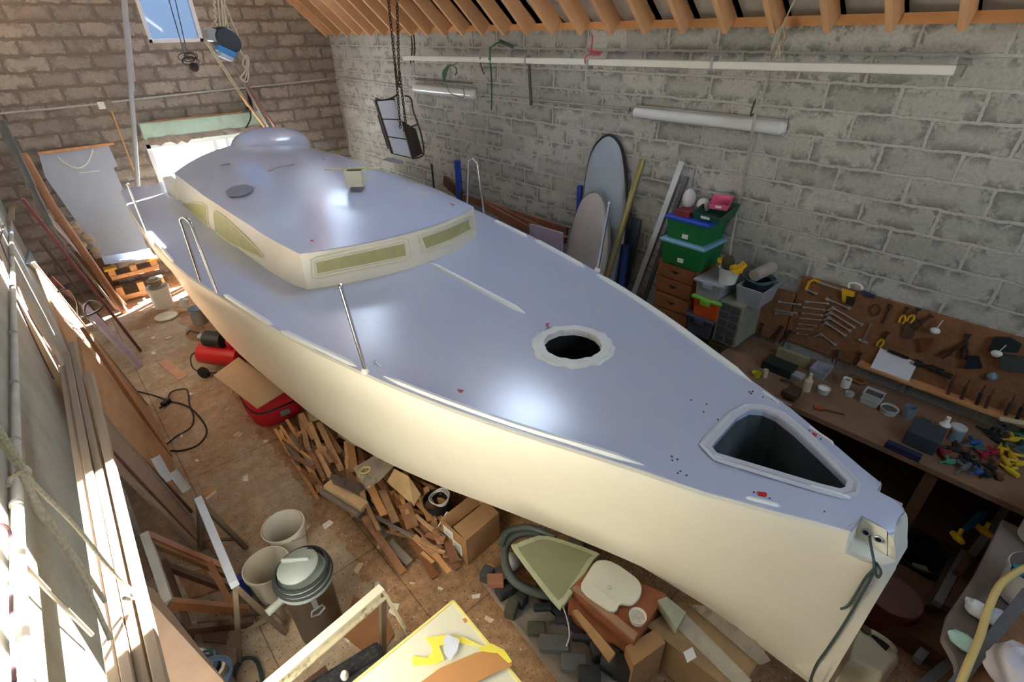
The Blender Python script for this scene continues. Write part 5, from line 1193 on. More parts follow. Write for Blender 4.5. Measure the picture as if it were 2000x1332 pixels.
simple(MB().slab([PY(198, 502, 10.05), PY(292, 486, 10.05), PY(306, 508, 9.74) + V((0, 0, .03)), PY(206, 520, 9.74) + V((0, 0, .03))], (0, 0, .012)), 'grey_base_panel', pan, 'pale blue grey panel lying flat on the wooden pallet', 'panel')
a_ = PY(208, 524, 9.75); b_ = PY(306, 512, 9.75); zp_ = (a_.z + b_.z) / 2
for zz in (0,): pass
t = thing('wooden_pallet', 'wooden pallet with yellow blocks at the back left of the floor', 'pallet', (a_ + b_) / 2 - V((0, 0, .02)))
dx_ = (b_ - a_); dx_.z = 0; dy_ = V((0, 1, 0))
yb_ = mat('yellow_painted_wood', (214, 176, 70), .7)
for k in (0.06, .5, .94):
    c = a_.lerp(b_, k); MB().box(V((c.x, c.y, zp_ - .06)) + dy_ * .06, (.09, .12, .10)).build('pallet_block', pale, t); MB().box(V((c.x, c.y - .002, zp_ + .012)) + dy_ * .06, (.16, .16, .03)).build('yellow_cap', yb_, t) if k != .5 else None; MB().box(V((c.x, c.y, .12)) + dy_ * .06, (.09, .12, .24)).build('pallet_block', pale, t)
MB().bb((a_.x, 9.74, zp_ - .16), (b_.x, 9.76, zp_ - .10)).build('front_plank', pale, t); MB().bb((a_.x, 9.74, .02), (b_.x, 9.76, .10)).build('bottom_plank', pale, t); MB().bb((a_.x, 9.78, zp_ - .2), (b_.x, 10.3, zp_ - .18)).build('dark_deck', darkw, t)

for i, c in enumerate(((145, 440), (152, 450), (168, 462), (176, 470), (160, 478), (185, 488), (190, 498))):
    q = PY(*c, 9.9); simple(MB().sph(q, .07, 8, 6, (1, .7, .8)), 'insulation_scrap', mat('beige_crumpled_scrap', (176, 160, 138), .9, bump=.6), '%s crumpled beige scrap from the top behind the leaning panel edge' % ords[i], 'scrap', 'crumpled scraps left of the leaning panel', smooth=True)
simple(MB().bb(PY(150, 500, 10.15), V((.3, 10.40, 0))), 'low_carton', mat('dark_brown_carton', (96, 74, 58), .9), 'dark low carton behind the foot of the leaning panel', 'carton')

# ================================================================ LEFT WALL
simple(MB().tube([PX(u, v, XL + .03) for u, v in ((16, 360), (22, 450), (26, 580), (29, 720), (31, 850), (34, 985), (40, 1180), (48, 1345))], .02, 10), 'wall_conduit', mat('white_grey_conduit', (188, 186, 180), .6), 'long pale conduit running along the left wall', 'conduit', 'conduits on the block walls', smooth=True)
t = None
for i, v_ in enumerate((420, 500, 560, 650, 748, 860, 985, 1120)):
    c = PX(22 + (v_ - 450) * .018, v_, XL + .03); simple(MB().lathe([(.0225, -.008), (.0225, .008)], c, (0, 1, 0), n=12, capt=True), 'conduit_clip', mat('clip_grey', (172, 170, 164), .6), '%s clip from the back on the left wall conduit' % ords[i], 'clip', 'clips on the left wall conduit')
for i, pts in enumerate((((0, 470), (20, 520), (60, 620), (110, 700), (118, 730)), ((0, 500), (30, 580), (75, 680), (105, 740)), ((8, 440), (0, 470)))):
    simple(MB().tube(spline([PX(u, v, XL + .02) for u, v in pts], 4), .006, 6), 'wall_wire', mat('mauve_wire', (110, 78, 84), .7), ['upper dark wire crossing the sunlit streak on the left wall', 'lower dark wire crossing the sunlit streak on the left wall', 'short wire end at the left picture edge'][i], 'wire', smooth=True)
simple(MB().tube(spline([PX(u, v, XL + .05) for u, v in ((0, 1020), (22, 1050), (22, 1200), (28, 1332))], 4), .006, 6), 'wall_wire', mat('mauve_wire', (110, 78, 84), .7), 'purple wire following the conduit near the photographer', 'wire', smooth=True)
simple(MB().tube([PX(u, v, XL + .04) for u, v in ((45, 1100), (90, 1150), (180, 1240))], .008, 6), 'thin_batten', greyw, 'thin grey line across the large sun patch on the left wall', 'batten', smooth=True)
# planks slung along the wall
plk = mat('dusty_grey_brown_plank', (158, 140, 122), .85, var=.16, scale=5, stretch=(1, .15, 1), bump=.3, rnd=.1)
slung = ((-.325, .030, 3.9), (-.360, .030, 3.75), (-.395, .032, 3.6), (-.290, .032, 3.4))
for i, (x_, w_, ye_) in enumerate(slung):
    simple(MB().beam((x_, .75, 2.01 + .012 * (i % 2)), (x_ + .085, ye_, 2.01 + .012 * (i % 2)), w_, .04), 'slung_plank', plk, '%s long dusty plank slung on ropes along the left wall' % ['second', 'third', 'wall side', 'room side'][i], 'plank', 'long planks slung along the left wall', bevel=.003)
gr_rope = mat('grey_green_rope', (168, 166, 138), .9, var=.3, scale=120)
kn = PX(46, 922, -.29)
simple(MB().tube([PX(-30, 800, -.29), PX(0, 850, -.29), kn], [.011, .011, .010], 8), 'sling_rope', gr_rope, 'thick grey green rope coming from the upper left to the knot', 'rope', smooth=True)
simple(MB().sph(kn, .016, 10, 8).tube(spline([kn, PX(20, 935, -.29), PX(17, 948, -.29)], 4), .005, 8), 'rope_knot', ropem, 'pale rope knot with a short tail at the left edge', 'rope', smooth=True)
for i, pts in enumerate((((46, 924), (85, 965), (150, 1030), (210, 1105), (262, 1160), (255, 1170), (242, 1168)), ((52, 940), (75, 985), (100, 1020), (130, 1065), (165, 1115), (205, 1175)), ((42, 928), (80, 1010), (125, 1070), (160, 1125), (185, 1180), (216, 1250)))):
    simple(MB().tube(spline([PX(u, v, -.27) for u, v in pts], 5), .0055, 8), 'sling_rope', ropem, ['pale rope strand hooked round the room side plank', 'middle rope strand running from the knot to the planks', 'left rope strand running from the knot under the planks'][i], 'rope', 'rope strands slinging the planks', smooth=True)
# boards leaning on the wall: foot on the floor, top further back against the wall
def leanb(top, foot, w_, th, m_, label, name='leaning_board', cat='board', group='boards leaning on the left wall'):
    f_ = PZ(*foot, .01); tp = PY(*top, f_.y)
    if tp.x < XL + .03: tp = PX(*top, XL + .04)
    return simple(MB().beam(f_, tp, th, w_, up=(0, 1, 0)), name, m_, label, cat, group)
lil = mat('lilac_grey_board', (186, 174, 180), .7, var=.06); dred = mat('dark_red_board', (112, 56, 50), .7, var=.15); wht = mat('white_edge_board', (222, 214, 212), .6)
leanb((70, 392), (238, 592), .09, .03, lil, 'lilac grey board leaning furthest back on the left wall')
leanb((88, 420), (246, 594), .05, .02, wht, 'white narrow board in front of the lilac grey one')
leanb((60, 398), (228, 604), .08, .03, greyw, 'weathered grey board between the lilac and red boards')
leanb((44, 388), (274, 684), .09, .03, dred, 'long dark red edged board leaning on the left wall')
leanb((52, 398), (262, 672), .04, .02, wht, 'thin pinkish white strip for the highlight along the dark red board')  # highlight on the red board put in as a pale strip
leanb((78, 470), (250, 690), .05, .03, darkw, 'dark board in the shadow under the red one')
leanb((120, 565), (238, 672), .06, .02, brownw, 'short brown board behind the lilac foam slab')
leanb((100, 540), (222, 660), .10, .02, mat('dark_red_plastic', (150, 50, 40), .6, var=.2), 'dark red crumpled sheet between the boards', name='red_sheet', cat='sheet')
leanb((165, 598), (272, 712), .15, .06, mat('lilac_foam', (172, 158, 180), .7), 'thick lilac foam slab leaning in the middle of the board row', name='foam_slab', cat='slab')
leanb((195, 640), (268, 718), .04, .03, lil, 'narrow lilac strip on the foam slab')
def sheet(fa, fb, ta, tb, th, m_, label, name='leaning_sheet', cat='sheet'):
    A = PZ(*fa, .01); B = PZ(*fb, .01)
    def top(t_, f_):
        q = PY(*t_, f_.y)
        return q if q.x > XL + .03 else PX(*t_, XL + .04)
    return simple(MB().slab([A, B, top(tb, B), top(ta, A)], (-th, 0, -th * .2)), name, m_, label, cat, 'sheets leaning on the left wall')
sheet((284, 790), (334, 893), (66, 516), (150, 730), -.018, mdf, 'brown fibreboard sheet leaning behind the looped cable')
leanb((64, 512), (287, 792), .03, .03, greyw, 'grey edge strip along the first brown fibreboard sheet')
sheet((333, 897), (345, 965), (150, 660), (175, 800), -.018, mat('warm_brown_sheet', (168, 132, 98), .8), 'narrow warm brown sheet in front of the first fibreboard')
leanb((160, 640), (333, 894), .03, .03, brownw, 'brown edge strip along the narrow warm sheet')
leanb((245, 828), (334, 908), .05, .025, mat('violet_foam_board', (96, 84, 176), .6), 'violet foam board near the aluminium channels')
leanb((238, 845), (295, 905), .10, .02, mat('blue_grey_foam', (140, 156, 180), .6), 'blue grey foam board beside the violet one')
leanb((190, 800), (300, 905), .04, .05, pine, 'pale pine block piece near the violet board')
leanb((210, 815), (262, 862), .05, .05, pale, 'short cream block leaning among the offcuts')
sheet((372, 1015), (388, 1080), (190, 800), (212, 905), -.02, mat('grey_brown_ply', (140, 116, 98), .8), 'grey brown plywood sheet leaning behind the first trestle')
leanb((185, 795), (376, 1015), .05, .03, greyw, 'weathered edge board on the grey brown plywood')
leanb((205, 870), (385, 1062), .04, .03, darkw, 'dark board below the grey brown plywood')
leanb((230, 850), (372, 1000), .04, .04, darkw, 'dark frame member between the aluminium channels')
for i, (a_, b_) in enumerate((((303, 893), (330, 940)), ((336, 922), (364, 960)))):
    p = PZ(*a_, .55 - .1 * i); q = PZ(*b_, .42 - .1 * i)
    m = MB().beam(p, q, .07, .006); x_, y_, _ = frame(q - p)
    m.beam(p + x_ * .033 + y_ * .015, q + x_ * .033 + y_ * .015, .005, .035).beam(p - x_ * .033 + y_ * .015, q - x_ * .033 + y_ * .015, .005, .035)
    simple(m, 'metal_channel', al, ['far', 'near'][i] + ' short aluminium channel lying on the dark frame by the left boards', 'channel', 'short aluminium channels')
simple(MB().slab([PZ(318, 1350, .85), PZ(455, 1350, .60), PZ(300, 1150, 1.0), PZ(252, 1128, 1.25)], (0, .0, -.02)), 'leaning_sheet', mat('grey_brown_ply', (140, 116, 98), .8), 'broad grey brown board in the lower left corner', 'sheet')
leanb((218, 900), (300, 1120), .06, .03, greyw, 'grey board beside the dark gap near the lower left')
# dark round poles at the far left
simple(MB().tube([PY(0, 236, 8.8), PY(36, 310, 8.7), PY(62, 365, 8.6)], .045, 10).tube([PY(62, 365, 8.6), PY(98, 440, 8.5)], .035, 10), 'dark_pole', mat('dark_grey_pole', (86, 84, 84), .6, var=.2), 'dark grey round pole with a joint leaning at the far left', 'pole', smooth=True)
simple(MB().tube([PY(44, 300, 9.3), PY(100, 400, 9.3), PY(172, 505, 9.3), PY(172, 505, 9.3) + (PY(172, 505, 9.3) - PY(100, 400, 9.3)) * 1.5], .05, 12), 'brown_pole', mat('brown_round_pole', (158, 112, 84), .7, var=.12), 'thick brown round pole leaning beside the pale panel', 'pole', smooth=True)
simple(MB().beam(PX(26, 302, -.5), PX(22, 430, -.5), .06, .02), 'wall_batten', plk, 'short upright batten at the left edge near the dark pole', 'batten')
simple(MB().beam(PX(28, 412, -.53), PX(80, 522, -.53), .04, .02), 'grey_strip', greyw, 'grey strip on the left wall below the conduit', 'strip')
simple(MB().slab([PX(u, v, -.57) for u, v in ((56, 488), (76, 500), (72, 530), (50, 515))], (.02, 0, 0)), 'blue_grey_rag', mat('blue_grey_rag', (168, 184, 200), .8), 'pale blue grey rag caught between the left boards', 'rag')
simple(MB().tube(spline([PY(u, v, 6.0) for u, v in ((112, 570), (135, 566), (150, 590), (158, 620), (200, 600), (175, 588), (165, 610), (190, 640))], 4), .010, 6), 'black_cable', black, 'black cable draped over the leaning boards', 'cable', smooth=True)
# ================================================================ FLOOR, LEFT OF THE BOAT
p = PZ(322, 598, 0); bucket(p, .13, .15, .34, white, 'white_drum', 'white drum with spools on top at the back of the floor', 'drum', handle=False)
t = thing('wire_spool', 'stack of grey spools on the white drum under the hull', 'spool', p + V((0, 0, .345)))
for k, (r, h) in enumerate(((.11, .0), (.09, .05), (.10, .10))): MB().lathe([(r, h), (r, h + .015), (r * .6, h + .02), (r * .6, h + .045)], p + V((0, 0, .345)), n=20, capt=True).build('spool_disc', greyr, t, smooth=True)
p = PZ(320, 612, 0); simple(MB().lathe([(.15, 0), (.16, .02), (.15, .03), (.13, .022), (.0, .022)], p + V((0, -.18, 0)), n=28), 'round_cover', mat('cream_lid', (206, 196, 168), .5), 'round cream bucket lid on the floor beside the sun patch', 'lid', smooth=True)
p = PZ(362, 605, 0); simple(MB().lathe([(.05, 0), (.06, .12), (.055, .12), (.045, .01)], p + V((0, 0, .06)), (.3, 0, 1), n=16), 'plastic_cup', white, 'white plastic cup lying near the hull', 'cup', smooth=True)
p = PZ(380, 640, 0); bucket(p + V((.12, .1, 0)), .10, .12, .24, mat('grey_bucket', (150, 148, 142), .5), 'grey_bucket', 'grey bucket with dark opening half under the hull', lidm=black)
# compressor
cp = PZ(425, 748, 0); cp.z = 0
t = thing('air_compressor', 'red air compressor with black motor beside the hull', 'compressor', cp)
redp = mat('red_paint_gloss', (196, 34, 40), .35, var=.06)
a_ = cp + V((.02, .42, .24)); b_ = cp + V((.34, -.02, .24)); ax = (b_ - a_).normalized()
MB().tube([a_ - ax * .05, a_ - ax * .03, a_, b_, b_ + ax * .03, b_ + ax * .05], [.03, .10, .135, .135, .10, .03], 20).build('air_tank', redp, t, smooth=True)
mtop = cp + V((.10, .32, .46)); MB().tube([mtop, mtop + ax * .24], .10, 16).build('motor', mat('black_green_motor', (36, 42, 40), .5), t, smooth=True)
MB().tube([mtop - ax * .10, mtop - ax * .02], .05, 12).build('pump_head', galv, t, smooth=True); MB().box(mtop + ax * .34 + V((0, 0, -.03)), (.12, .12, .14)).build('fan_cover', redp, t, bevel=.03)
MB().tube([mtop + V((-.05, .1, .05)), mtop + V((-.12, .18, .08)), mtop + V((-.16, .2, .04))], .012, 8).build('air_filter', black, t, smooth=True)
wc = PZ(398, 728, .07); sdv = V((ax.y, -ax.x, 0))
for c in (wc, wc - V((-.36, -.15, 0))): MB().tube([c - sdv * .02, c + sdv * .02], .075, 18).build('wheel', rubber, t, smooth=True)
MB().tube(spline([a_ + V((-.05, 0, .05)), a_ + V((-.15, -.05, .02)), a_ + V((-.16, -.2, -.1)), b_ + V((-.2, -.0, -.15))], 5), .008, 6).build('air_hose', black, t, smooth=True)
# red bag and board on it
bg_ = V((1.02, 5.28, 0)); t = thing('red_bag', 'large red fabric bag beside the hull below the beige board', 'bag', bg_)
redf = mat('red_fabric', (190, 22, 38), .75, var=.12, bump=.5, bscale=12)
R_ = []
for z, k in ((0, .9), (.04, 1), (.2, 1.03), (.28, .96), (.33, .8)):
    R_.append([bg_ + V(((.27 * math.copysign(abs(math.cos(s)) ** .55, math.cos(s))) * k, (.33 * math.copysign(abs(math.sin(s)) ** .55, math.sin(s))) * k, z)) for s in [i * pi / 14 for i in range(28)]])
m = MB().loft(R_, closed=True); m.build('bag_body', redf, t, smooth=True)
MB().tube([bg_ + V((.272 * math.copysign(abs(math.cos(s)) ** .55, math.cos(s)), .334 * math.copysign(abs(math.sin(s)) ** .55, math.sin(s)), .22)) * 1 for s in [i * pi / 14 for i in range(28)]], .012, 6, closed=True).build('zip', black, t, smooth=True)
MB().box(bg_ + V((.02, -.345, .14)), (.10, .006, .07)).build('fabric_label', mat('grey_label', (120, 130, 130), .6), t)
simple(MB().slab([PZ(u, v, z) for u, v, z in ((417, 733, .50), (466, 697, .50), (556, 765, .36), (502, 797, .36))], (0, 0, -.012)), 'beige_board', mat('beige_board', (190, 166, 134), .7, var=.04), 'beige board resting on the red compressor and the red bag', 'board')
simple(MB().slab([PZ(u, v, .012) for u, v in ((308, 707), (326, 701), (366, 733), (348, 742))], (0, 0, -.01)), 'floor_offcut', mat('pinkish_ply', (196, 150, 122), .8), 'pinkish plywood strip lying flat on the floor', 'offcut')
cab_ = mat('black_cable', (30, 26, 24), .6)
simple(MB().tube(spline([PZ(u, v, .01) for u, v in ((268, 764), (300, 772), (330, 783), (358, 790), (378, 802), (400, 830), (402, 850), (385, 870), (355, 880), (333, 880))], 5), .009, 7), 'power_cable', cab_, 'black cable curving from the boards in a wide loop on the floor', 'cable', smooth=True)
simple(MB().tube(spline([PZ(u, v, .018) for u, v in ((328, 785), (332, 768), (348, 761), (366, 762), (370, 790), (378, 815), (372, 835), (345, 852), (325, 868))], 5), .008, 7), 'power_cable', cab_, 'black cable forming the inner loop on the floor', 'cable', smooth=True)
p = PZ(326, 790, .0); simple(MB().box(p + V((0, 0, .03)), (.10, .06, .05), (0, 0, .6)).tube([p + V((-.02, -.03, .03)), p + V((-.08, -.07, .03))], .012, 8), 'cable_socket', black, 'black socket block at the cable loop on the floor', 'socket', bevel=.006)
rr_ = random.Random(12)
CH_ = [(395, 660), (290, 640), (300, 660), (372, 770), (470, 850), (519, 862), (463, 848), (355, 850), (404, 965), (410, 966), (620, 1080), (740, 1065), (805, 1140), (930, 1165), (955, 1210), (640, 1025), (597, 1032), (480, 935), (445, 800), (300, 690), (330, 660), (385, 900), (560, 1120), (680, 1250), (415, 760), (860, 1150), (900, 1090), (240, 870), (700, 1110), (770, 1190)]
for i, c in enumerate(CH_):
    p = PZ(*c, .0); an = rr_.uniform(0, pi); s = rr_.uniform(.02, .055); d = V((math.cos(an), math.sin(an), 0)) * s; e = V((-d.y, d.x, 0)) * rr_.uniform(.3, .7)
    simple(MB().slab([p - d - e, p + d - e * .7, p + d * .8 + e, p - d * .7 + e], (0, 0, .008)), 'wood_chip', [mat('pale_chip', (212, 186, 150), .8), mat('white_chip', (224, 216, 204), .8)][i % 2], 'small pale chip lying loose on the sawdust floor', 'chip', 'small pale chips on the floor')
p = PZ(407, 966, 0); simple(MB().box(p + V((0, 0, .02)), (.10, .04, .035), (0, 0, .3)), 'wood_block', pine, 'little pine block on the floor behind the far trestle', 'block')

# ---- heap of offcuts beside the hull
def stick(a_, b_, za, zb_, w_, h_, m_, label, name='wood_offcut', group='offcuts heaped beside the hull', up=(0, 0, 1)):
    p = PZ(*a_, za); q = PZ(*b_, zb_)
    return simple(MB().beam(p, q, w_, h_, up=up), name, m_, label, 'offcut', group)
thin = [((537, 838), (622, 976), .10, .02, .030, pine, 'light pine stick at the left edge of the offcut heap'), ((548, 832), (640, 972), .12, .03, .025, pine, 'second light pine stick from the left of the heap'), ((560, 820), (634, 940), .17, .05, .03, pine, 'third light pine stick from the left of the heap'), ((552, 855), (612, 900), .20, .19, .02, pine, 'thin stick lying across the left pine sticks'),
        ((586, 810), (608, 905), .22, .14, .05, pale, 'broad pale board end at the back of the heap'), ((605, 825), (640, 910), .26, .12, .045, pale, 'pale board with a pointed end in the heap'), ((622, 825), (668, 920), .26, .14, .055, pale, 'wide orange brown board with slanted end in the heap'), ((600, 900), (625, 960), .14, .06, .05, pale, 'short pale board low in the heap'),
        ((640, 880), (676, 930), .2, .12, .03, brownw, 'brown stick right of the wide board'), ((690, 830), (708, 905), .22, .2, .04, brownw, 'brown board end close under the hull'), ((650, 850), (690, 960), .18, .08, .03, brownw, 'long brown batten in the middle of the heap'), ((575, 835), (628, 930), .15, .08, .02, pale, 'slim pale lath between the pine sticks')]
for a_, b_, za, zb_, w_, m_, lb in thin: stick(a_, b_, za, zb_, w_, .014, m_, lb)
stick((640, 945), (712, 990), .24, .22, .09, .04, mat('split_pale_beam', (196, 164, 124), .8, var=.2), 'thick pale split beam crossing the heap'); stick((632, 955), (704, 1002), .18, .17, .09, .04, greyw, 'grey brown beam under the split beam')
stick((712, 1010), (788, 1120), .14, .04, .06, .018, brownw, 'brown board pointing down right from the heap'); stick((735, 930), (850, 1128), .24, .02, .055, .03, mat('long_brown_beam', (132, 84, 52), .8, var=.15), 'long brown beam sloping from the heap to the floor'); stick((700, 1000), (755, 1050), .1, .05, .08, .03, greyw, 'weathered grey board end at the front of the heap')
stick((730, 950), (770, 1040), .18, .10, .05, .02, pale, 'pale narrow board with white tip in the heap'); stick((790, 985), (806, 1030), .22, .18, .10, .012, brownw, 'small square brown board propped in the heap')
stick((805, 1000), (895, 1110), .10, .02, .05, .02, brownw, 'brown board pointing to the cardboard box'); stick((830, 1010), (870, 1080), .08, .04, .04, .02, darkw, 'dark board near the cardboard box'); stick((760, 1060), (800, 1100), .05, .03, .07, .02, greyw, 'short grey board lying low at the front')
simple(MB().slab([PZ(u, v, z) for u, v, z in ((770, 915, .33), (798, 930, .33), (822, 965, .22), (808, 988, .20), (756, 940, .27))], (0, 0, -.012)), 'wood_offcut', mat('light_beige_board', (212, 178, 128), .7), 'light beige tapered board on top of the heap', 'offcut', 'offcuts heaped beside the hull')
rr_ = random.Random(41)
for i in range(34):
    s = rr_.random(); u = 585 + 290 * s + rr_.uniform(-15, 15); v = 838 + 175 * s + rr_.uniform(-25, 55); zz = rr_.uniform(.12, .27) - .06 * s
    p = PZ(u, v, zz); q_ = PZ(u + 60 + rr_.gauss(0, 35), v + 150 - 50 * s + rr_.gauss(0, 20), zz); dv_ = (q_ - p).normalized() * rr_.uniform(.11, .22); dv_.z = rr_.uniform(-.05, .02)
    simple(MB().beam(p - dv_, p + dv_, rr_.uniform(.04, .085), rr_.uniform(.008, .02), up=(rr_.uniform(-.3, .3), rr_.uniform(-.3, .3), 1), taper=rr_.choice([1, 1, .5])), 'board_offcut', rr_.choice([pale, pale, brownw, pine]), 'flat board offcut lying in the heap beside the hull', 'offcut', 'flat board offcuts in the heap')
rr_ = random.Random(33)
for i in range(120):
    s = rr_.random(); u = 570 + 330 * s + rr_.uniform(-26, 26); lo = 835 + 180 * s; v = lo + rr_.uniform(-30, 95) * (1 if s > .15 else .7)
    if u > 870: u -= 40
    zz = rr_.uniform(.02, .20); p = PZ(u, v, zz); q_ = PZ(u + 85 + rr_.gauss(0, 45), v + 138 - 60 * s + rr_.gauss(0, 30), zz); L_ = rr_.uniform(.07, .24); dv_ = (q_ - p).normalized(); dv_.z = rr_.uniform(-.15, .15); dv_ *= L_
    m_ = rr_.choice([pale, pale, brownw, brownw, pine, greyw])
    zmin = min((p - dv_).z, (p + dv_).z)
    if zmin < .012: p.z += .012 - zmin
    simple(MB().beam(p - dv_, p + dv_, rr_.uniform(.018, .055), rr_.uniform(.008, .02), up=(rr_.uniform(-.4, .4), rr_.uniform(-.4, .4), 1)), 'small_offcut', m_, 'small wooden offcut lying jumbled in the heap beside the hull', 'offcut', 'small jumbled offcuts in the heap')
for i in range(16):   # lower layer under the hull side
    s = i / 15; p = PZ(640 + 230 * s, 860 + 130 * s, .03); an = math.radians(rr_.gauss(-60, 20)); dv_ = V((math.cos(an), math.sin(an), 0)) * .22; p += V((.08, .05, 0))
    simple(MB().beam(p - dv_, p + dv_, .07, .025), 'small_offcut', brownw, 'small wooden offcut lying jumbled in the heap beside the hull', 'offcut', 'small jumbled offcuts in the heap')
filmm = mat('clear_film', (196, 186, 168), .3, var=.2, alpha=.4)
simple(MB().slab([PZ(u, v, z) for u, v, z in ((690, 915, .36), (730, 890, .40), (775, 905, .40), (740, 940, .36), (715, 955, .34))], (0, 0, -.004)), 'plastic_film', filmm, 'transparent plastic film with a yellow ring on the heap', 'film')
p = PZ(713, 918, .38); simple(MB().tube([p + V((.045 * math.cos(i * pi / 8), .035 * math.sin(i * pi / 8), 0)) for i in range(16)], .006, 6, closed=True), 'yellow_ring', mat('pale_yellow_ring', (206, 190, 110), .5), 'pale yellow plastic ring in the clear film', 'ring', smooth=True)
simple(MB().slab([PZ(u, v, z) for u, v, z in ((645, 925, .30), (690, 935, .30), (716, 950, .28), (700, 965, .28), (650, 945, .29))], (0, 0, -.004)), 'dark_film', mat('dark_film', (90, 80, 74), .25, alpha=.6), 'dark shiny film lying on the split beam', 'film')
simple(MB().slab([PZ(u, v, z) for u, v, z in ((600, 800, .30), (626, 796, .30), (640, 815, .30), (606, 822, .30))], (0, 0, -.01)), 'pale_green_panel', mat('pale_green_panel', (180, 176, 134), .6), 'pale green board corner under the hull behind the heap', 'board')
simple(MB().slab([PZ(u, v, z) for u, v, z in ((655, 826, .34), (700, 850, .34), (730, 880, .34), (690, 868, .34), (660, 850, .34))], (0, 0, -.01)), 'pale_green_panel', mat('pale_green_panel', (180, 176, 134), .6), 'longer pale green board under the hull', 'board')
# black bucket with cables, white bracket, cardboard box
p = PZ(850, 1000, .0); p = V((1.50, 2.72, 0)); bucket(p, .09, .11, .26, black, 'black_bucket', 'black bucket full of white cable behind the cardboard box', handle=False)
for i in range(3):
    c = p + V((.02, -.02, .27 + .012 * i)); simple(MB().tube([c + V(((.07 + .01 * i) * math.cos(k * pi / 8), (.08) * math.sin(k * pi / 8), .01 * math.sin(k))) for k in range(16)], .006, 6, closed=True), 'white_cable_coil', mat('grey_white_cable', (190, 188, 182), .6), '%s white cable ring on the black bucket' % ['lower', 'middle', 'upper'][i], 'cable', 'white cable coils', smooth=True)
simple(MB().tube([PZ(u, v, z) for u, v, z in ((855, 1030, .15), (873, 1000, .27), (882, 1005, .27), (880, 1022, .2))], .006, 6), 'white_bracket', white, 'thin white bracket between bucket and cardboard box', 'bracket', smooth=True)
F0, F1 = PZ(866, 1060, .01), PZ(915, 1103, .01); hbx = .30
T0, T1 = V((F0.x, F0.y, hbx)), V((F1.x, F1.y, hbx)); fd = (F1 - F0); fd.z = 0; wn = V((-fd.y, fd.x, 0)).normalized(); 
if wn.x < 0: wn = -wn
bd = wn * .36
t = thing('cardboard_box', 'brown cardboard box with white label standing beside the hull', 'box', (F0 + F1) / 2 + bd * .5)
G0 = V((F0.x, F0.y, 0)); G1 = V((F1.x, F1.y, 0))
m = MB()
for P_ in ([G0, G1, T1, T0], [G1, G1 + bd, T1 + bd, T1], [G1 + bd, G0 + bd, T0 + bd, T1 + bd], [G0 + bd, G0, T0, T0 + bd], [G0, G1, G1 + bd, G0 + bd]):
    c = sum(P_, V()) / 4; cen = (G0 + G1 + T0 + T1) / 4 + bd / 2; nn = (P_[1] - P_[0]).cross(P_[2] - P_[0]).normalized(); 
    if nn.dot(cen - c) < 0: nn = -nn
    m.slab(P_, nn * .006)
m.build('box_walls', card, t)
MB().slab([T1, T1 + bd, T1 + bd - fd * .48 + V((0, 0, .02)), T1 - fd * .48 + V((0, 0, .035))], (0, 0, .005)).build('top_flap', card, t)
MB().slab([T0, T0 + bd, T0 + bd + fd * .3 + V((0, 0, -.06)), T0 + fd * .3 + V((0, 0, -.05))], (0, 0, .005)).build('top_flap', card, t)
def fb(a, z): return F0.lerp(F1, a) * 1 + V((0, 0, z)) - wn * .004
ff = lambda a, z: V((fb(a, 0).x, fb(a, 0).y, z))
lab = mat('white_label_paper', (226, 224, 220), .7, var=.03)
L1_ = MB().slab([ff(.12, .17), ff(.50, .17), ff(.50, .27), ff(.12, .27)], -wn * .001).build('paper_label', lab, t); L2_ = MB().slab([ff(.45, .05), ff(.80, .05), ff(.80, .19), ff(.45, .19)], -wn * .0012).build('paper_label', lab, t)
inkm = mat('grey_print', (120, 116, 116), .8)
for k in range(6): MB().slab([ff(.18 + .035 * k, .19) - wn * .0015, ff(.19 + .035 * k + .008 * (k % 2), .19) - wn * .0015, ff(.19 + .035 * k + .008 * (k % 2), .215) - wn * .0015, ff(.18 + .035 * k, .215) - wn * .0015], -wn * .0008).build('printed_bar', inkm, L1_)
for k in range(6): MB().slab([ff(.50, .07 + .017 * k) - wn * .0018, ff(.74, .07 + .017 * k) - wn * .0018, ff(.74, .074 + .017 * k) - wn * .0018, ff(.50, .074 + .017 * k) - wn * .0018], -wn * .0008).build('printed_line', inkm, L2_)

# ---- two white buckets, dust bin
tb = mat('translucent_white_bucket', (206, 200, 184), .5, var=.05)
c1 = PZ(552, 1026, .34); c1.z = 0; t1 = bucket(c1, .12, .155, .34, tb, 'empty_bucket', 'translucent white empty bucket behind the dust bin', handle=True)
c2 = PZ(520, 1098, .34); c2.z = 0; bucket(c2 + V((-.01, -.02, 0)), .12, .155, .34, tb, 'empty_bucket', 'white empty bucket touching the left of the dust bin', handle=False)
p = PZ(468, 1127, .3); simple(MB().cyl(p - V((0, 0, .3)), p, .03, 14), 'blue_can', mat('blue_can', (40, 62, 140), .4), 'small blue can beside the trestle end', 'can', smooth=True)
bc = PZ(588, 1110, .72); bc.z = 0; BR = .165
t = thing('dust_bin', 'dark dust extractor bin with grey lid and black hose rings', 'bin', bc)
MB().lathe([(.13, 0), (.145, .08), (.15, .60), (BR, .62)], bc, n=32).build('bin_drum', mat('smoky_drum', (62, 54, 46), .35, var=.15), t, smooth=True)
MB().lathe([(BR, .60), (BR + .015, .61), (BR + .012, .68), (BR - .02, .70), (BR - .03, .69)], bc, n=32, capt=True).build('rim_ring', mat('grey_green_plastic', (132, 142, 138), .5), t, smooth=True)
for k in range(3): MB().tube([bc + V(((BR + .012 - .008 * k) * math.cos(a), (BR + .012 - .008 * k) * math.sin(a), .665 + .025 * k + .012 * math.sin(a * 1 + k))) for a in [i * pi / 16 for i in range(32)]], .011, 8, closed=True).build('hose_ring', rubber, t, smooth=True)
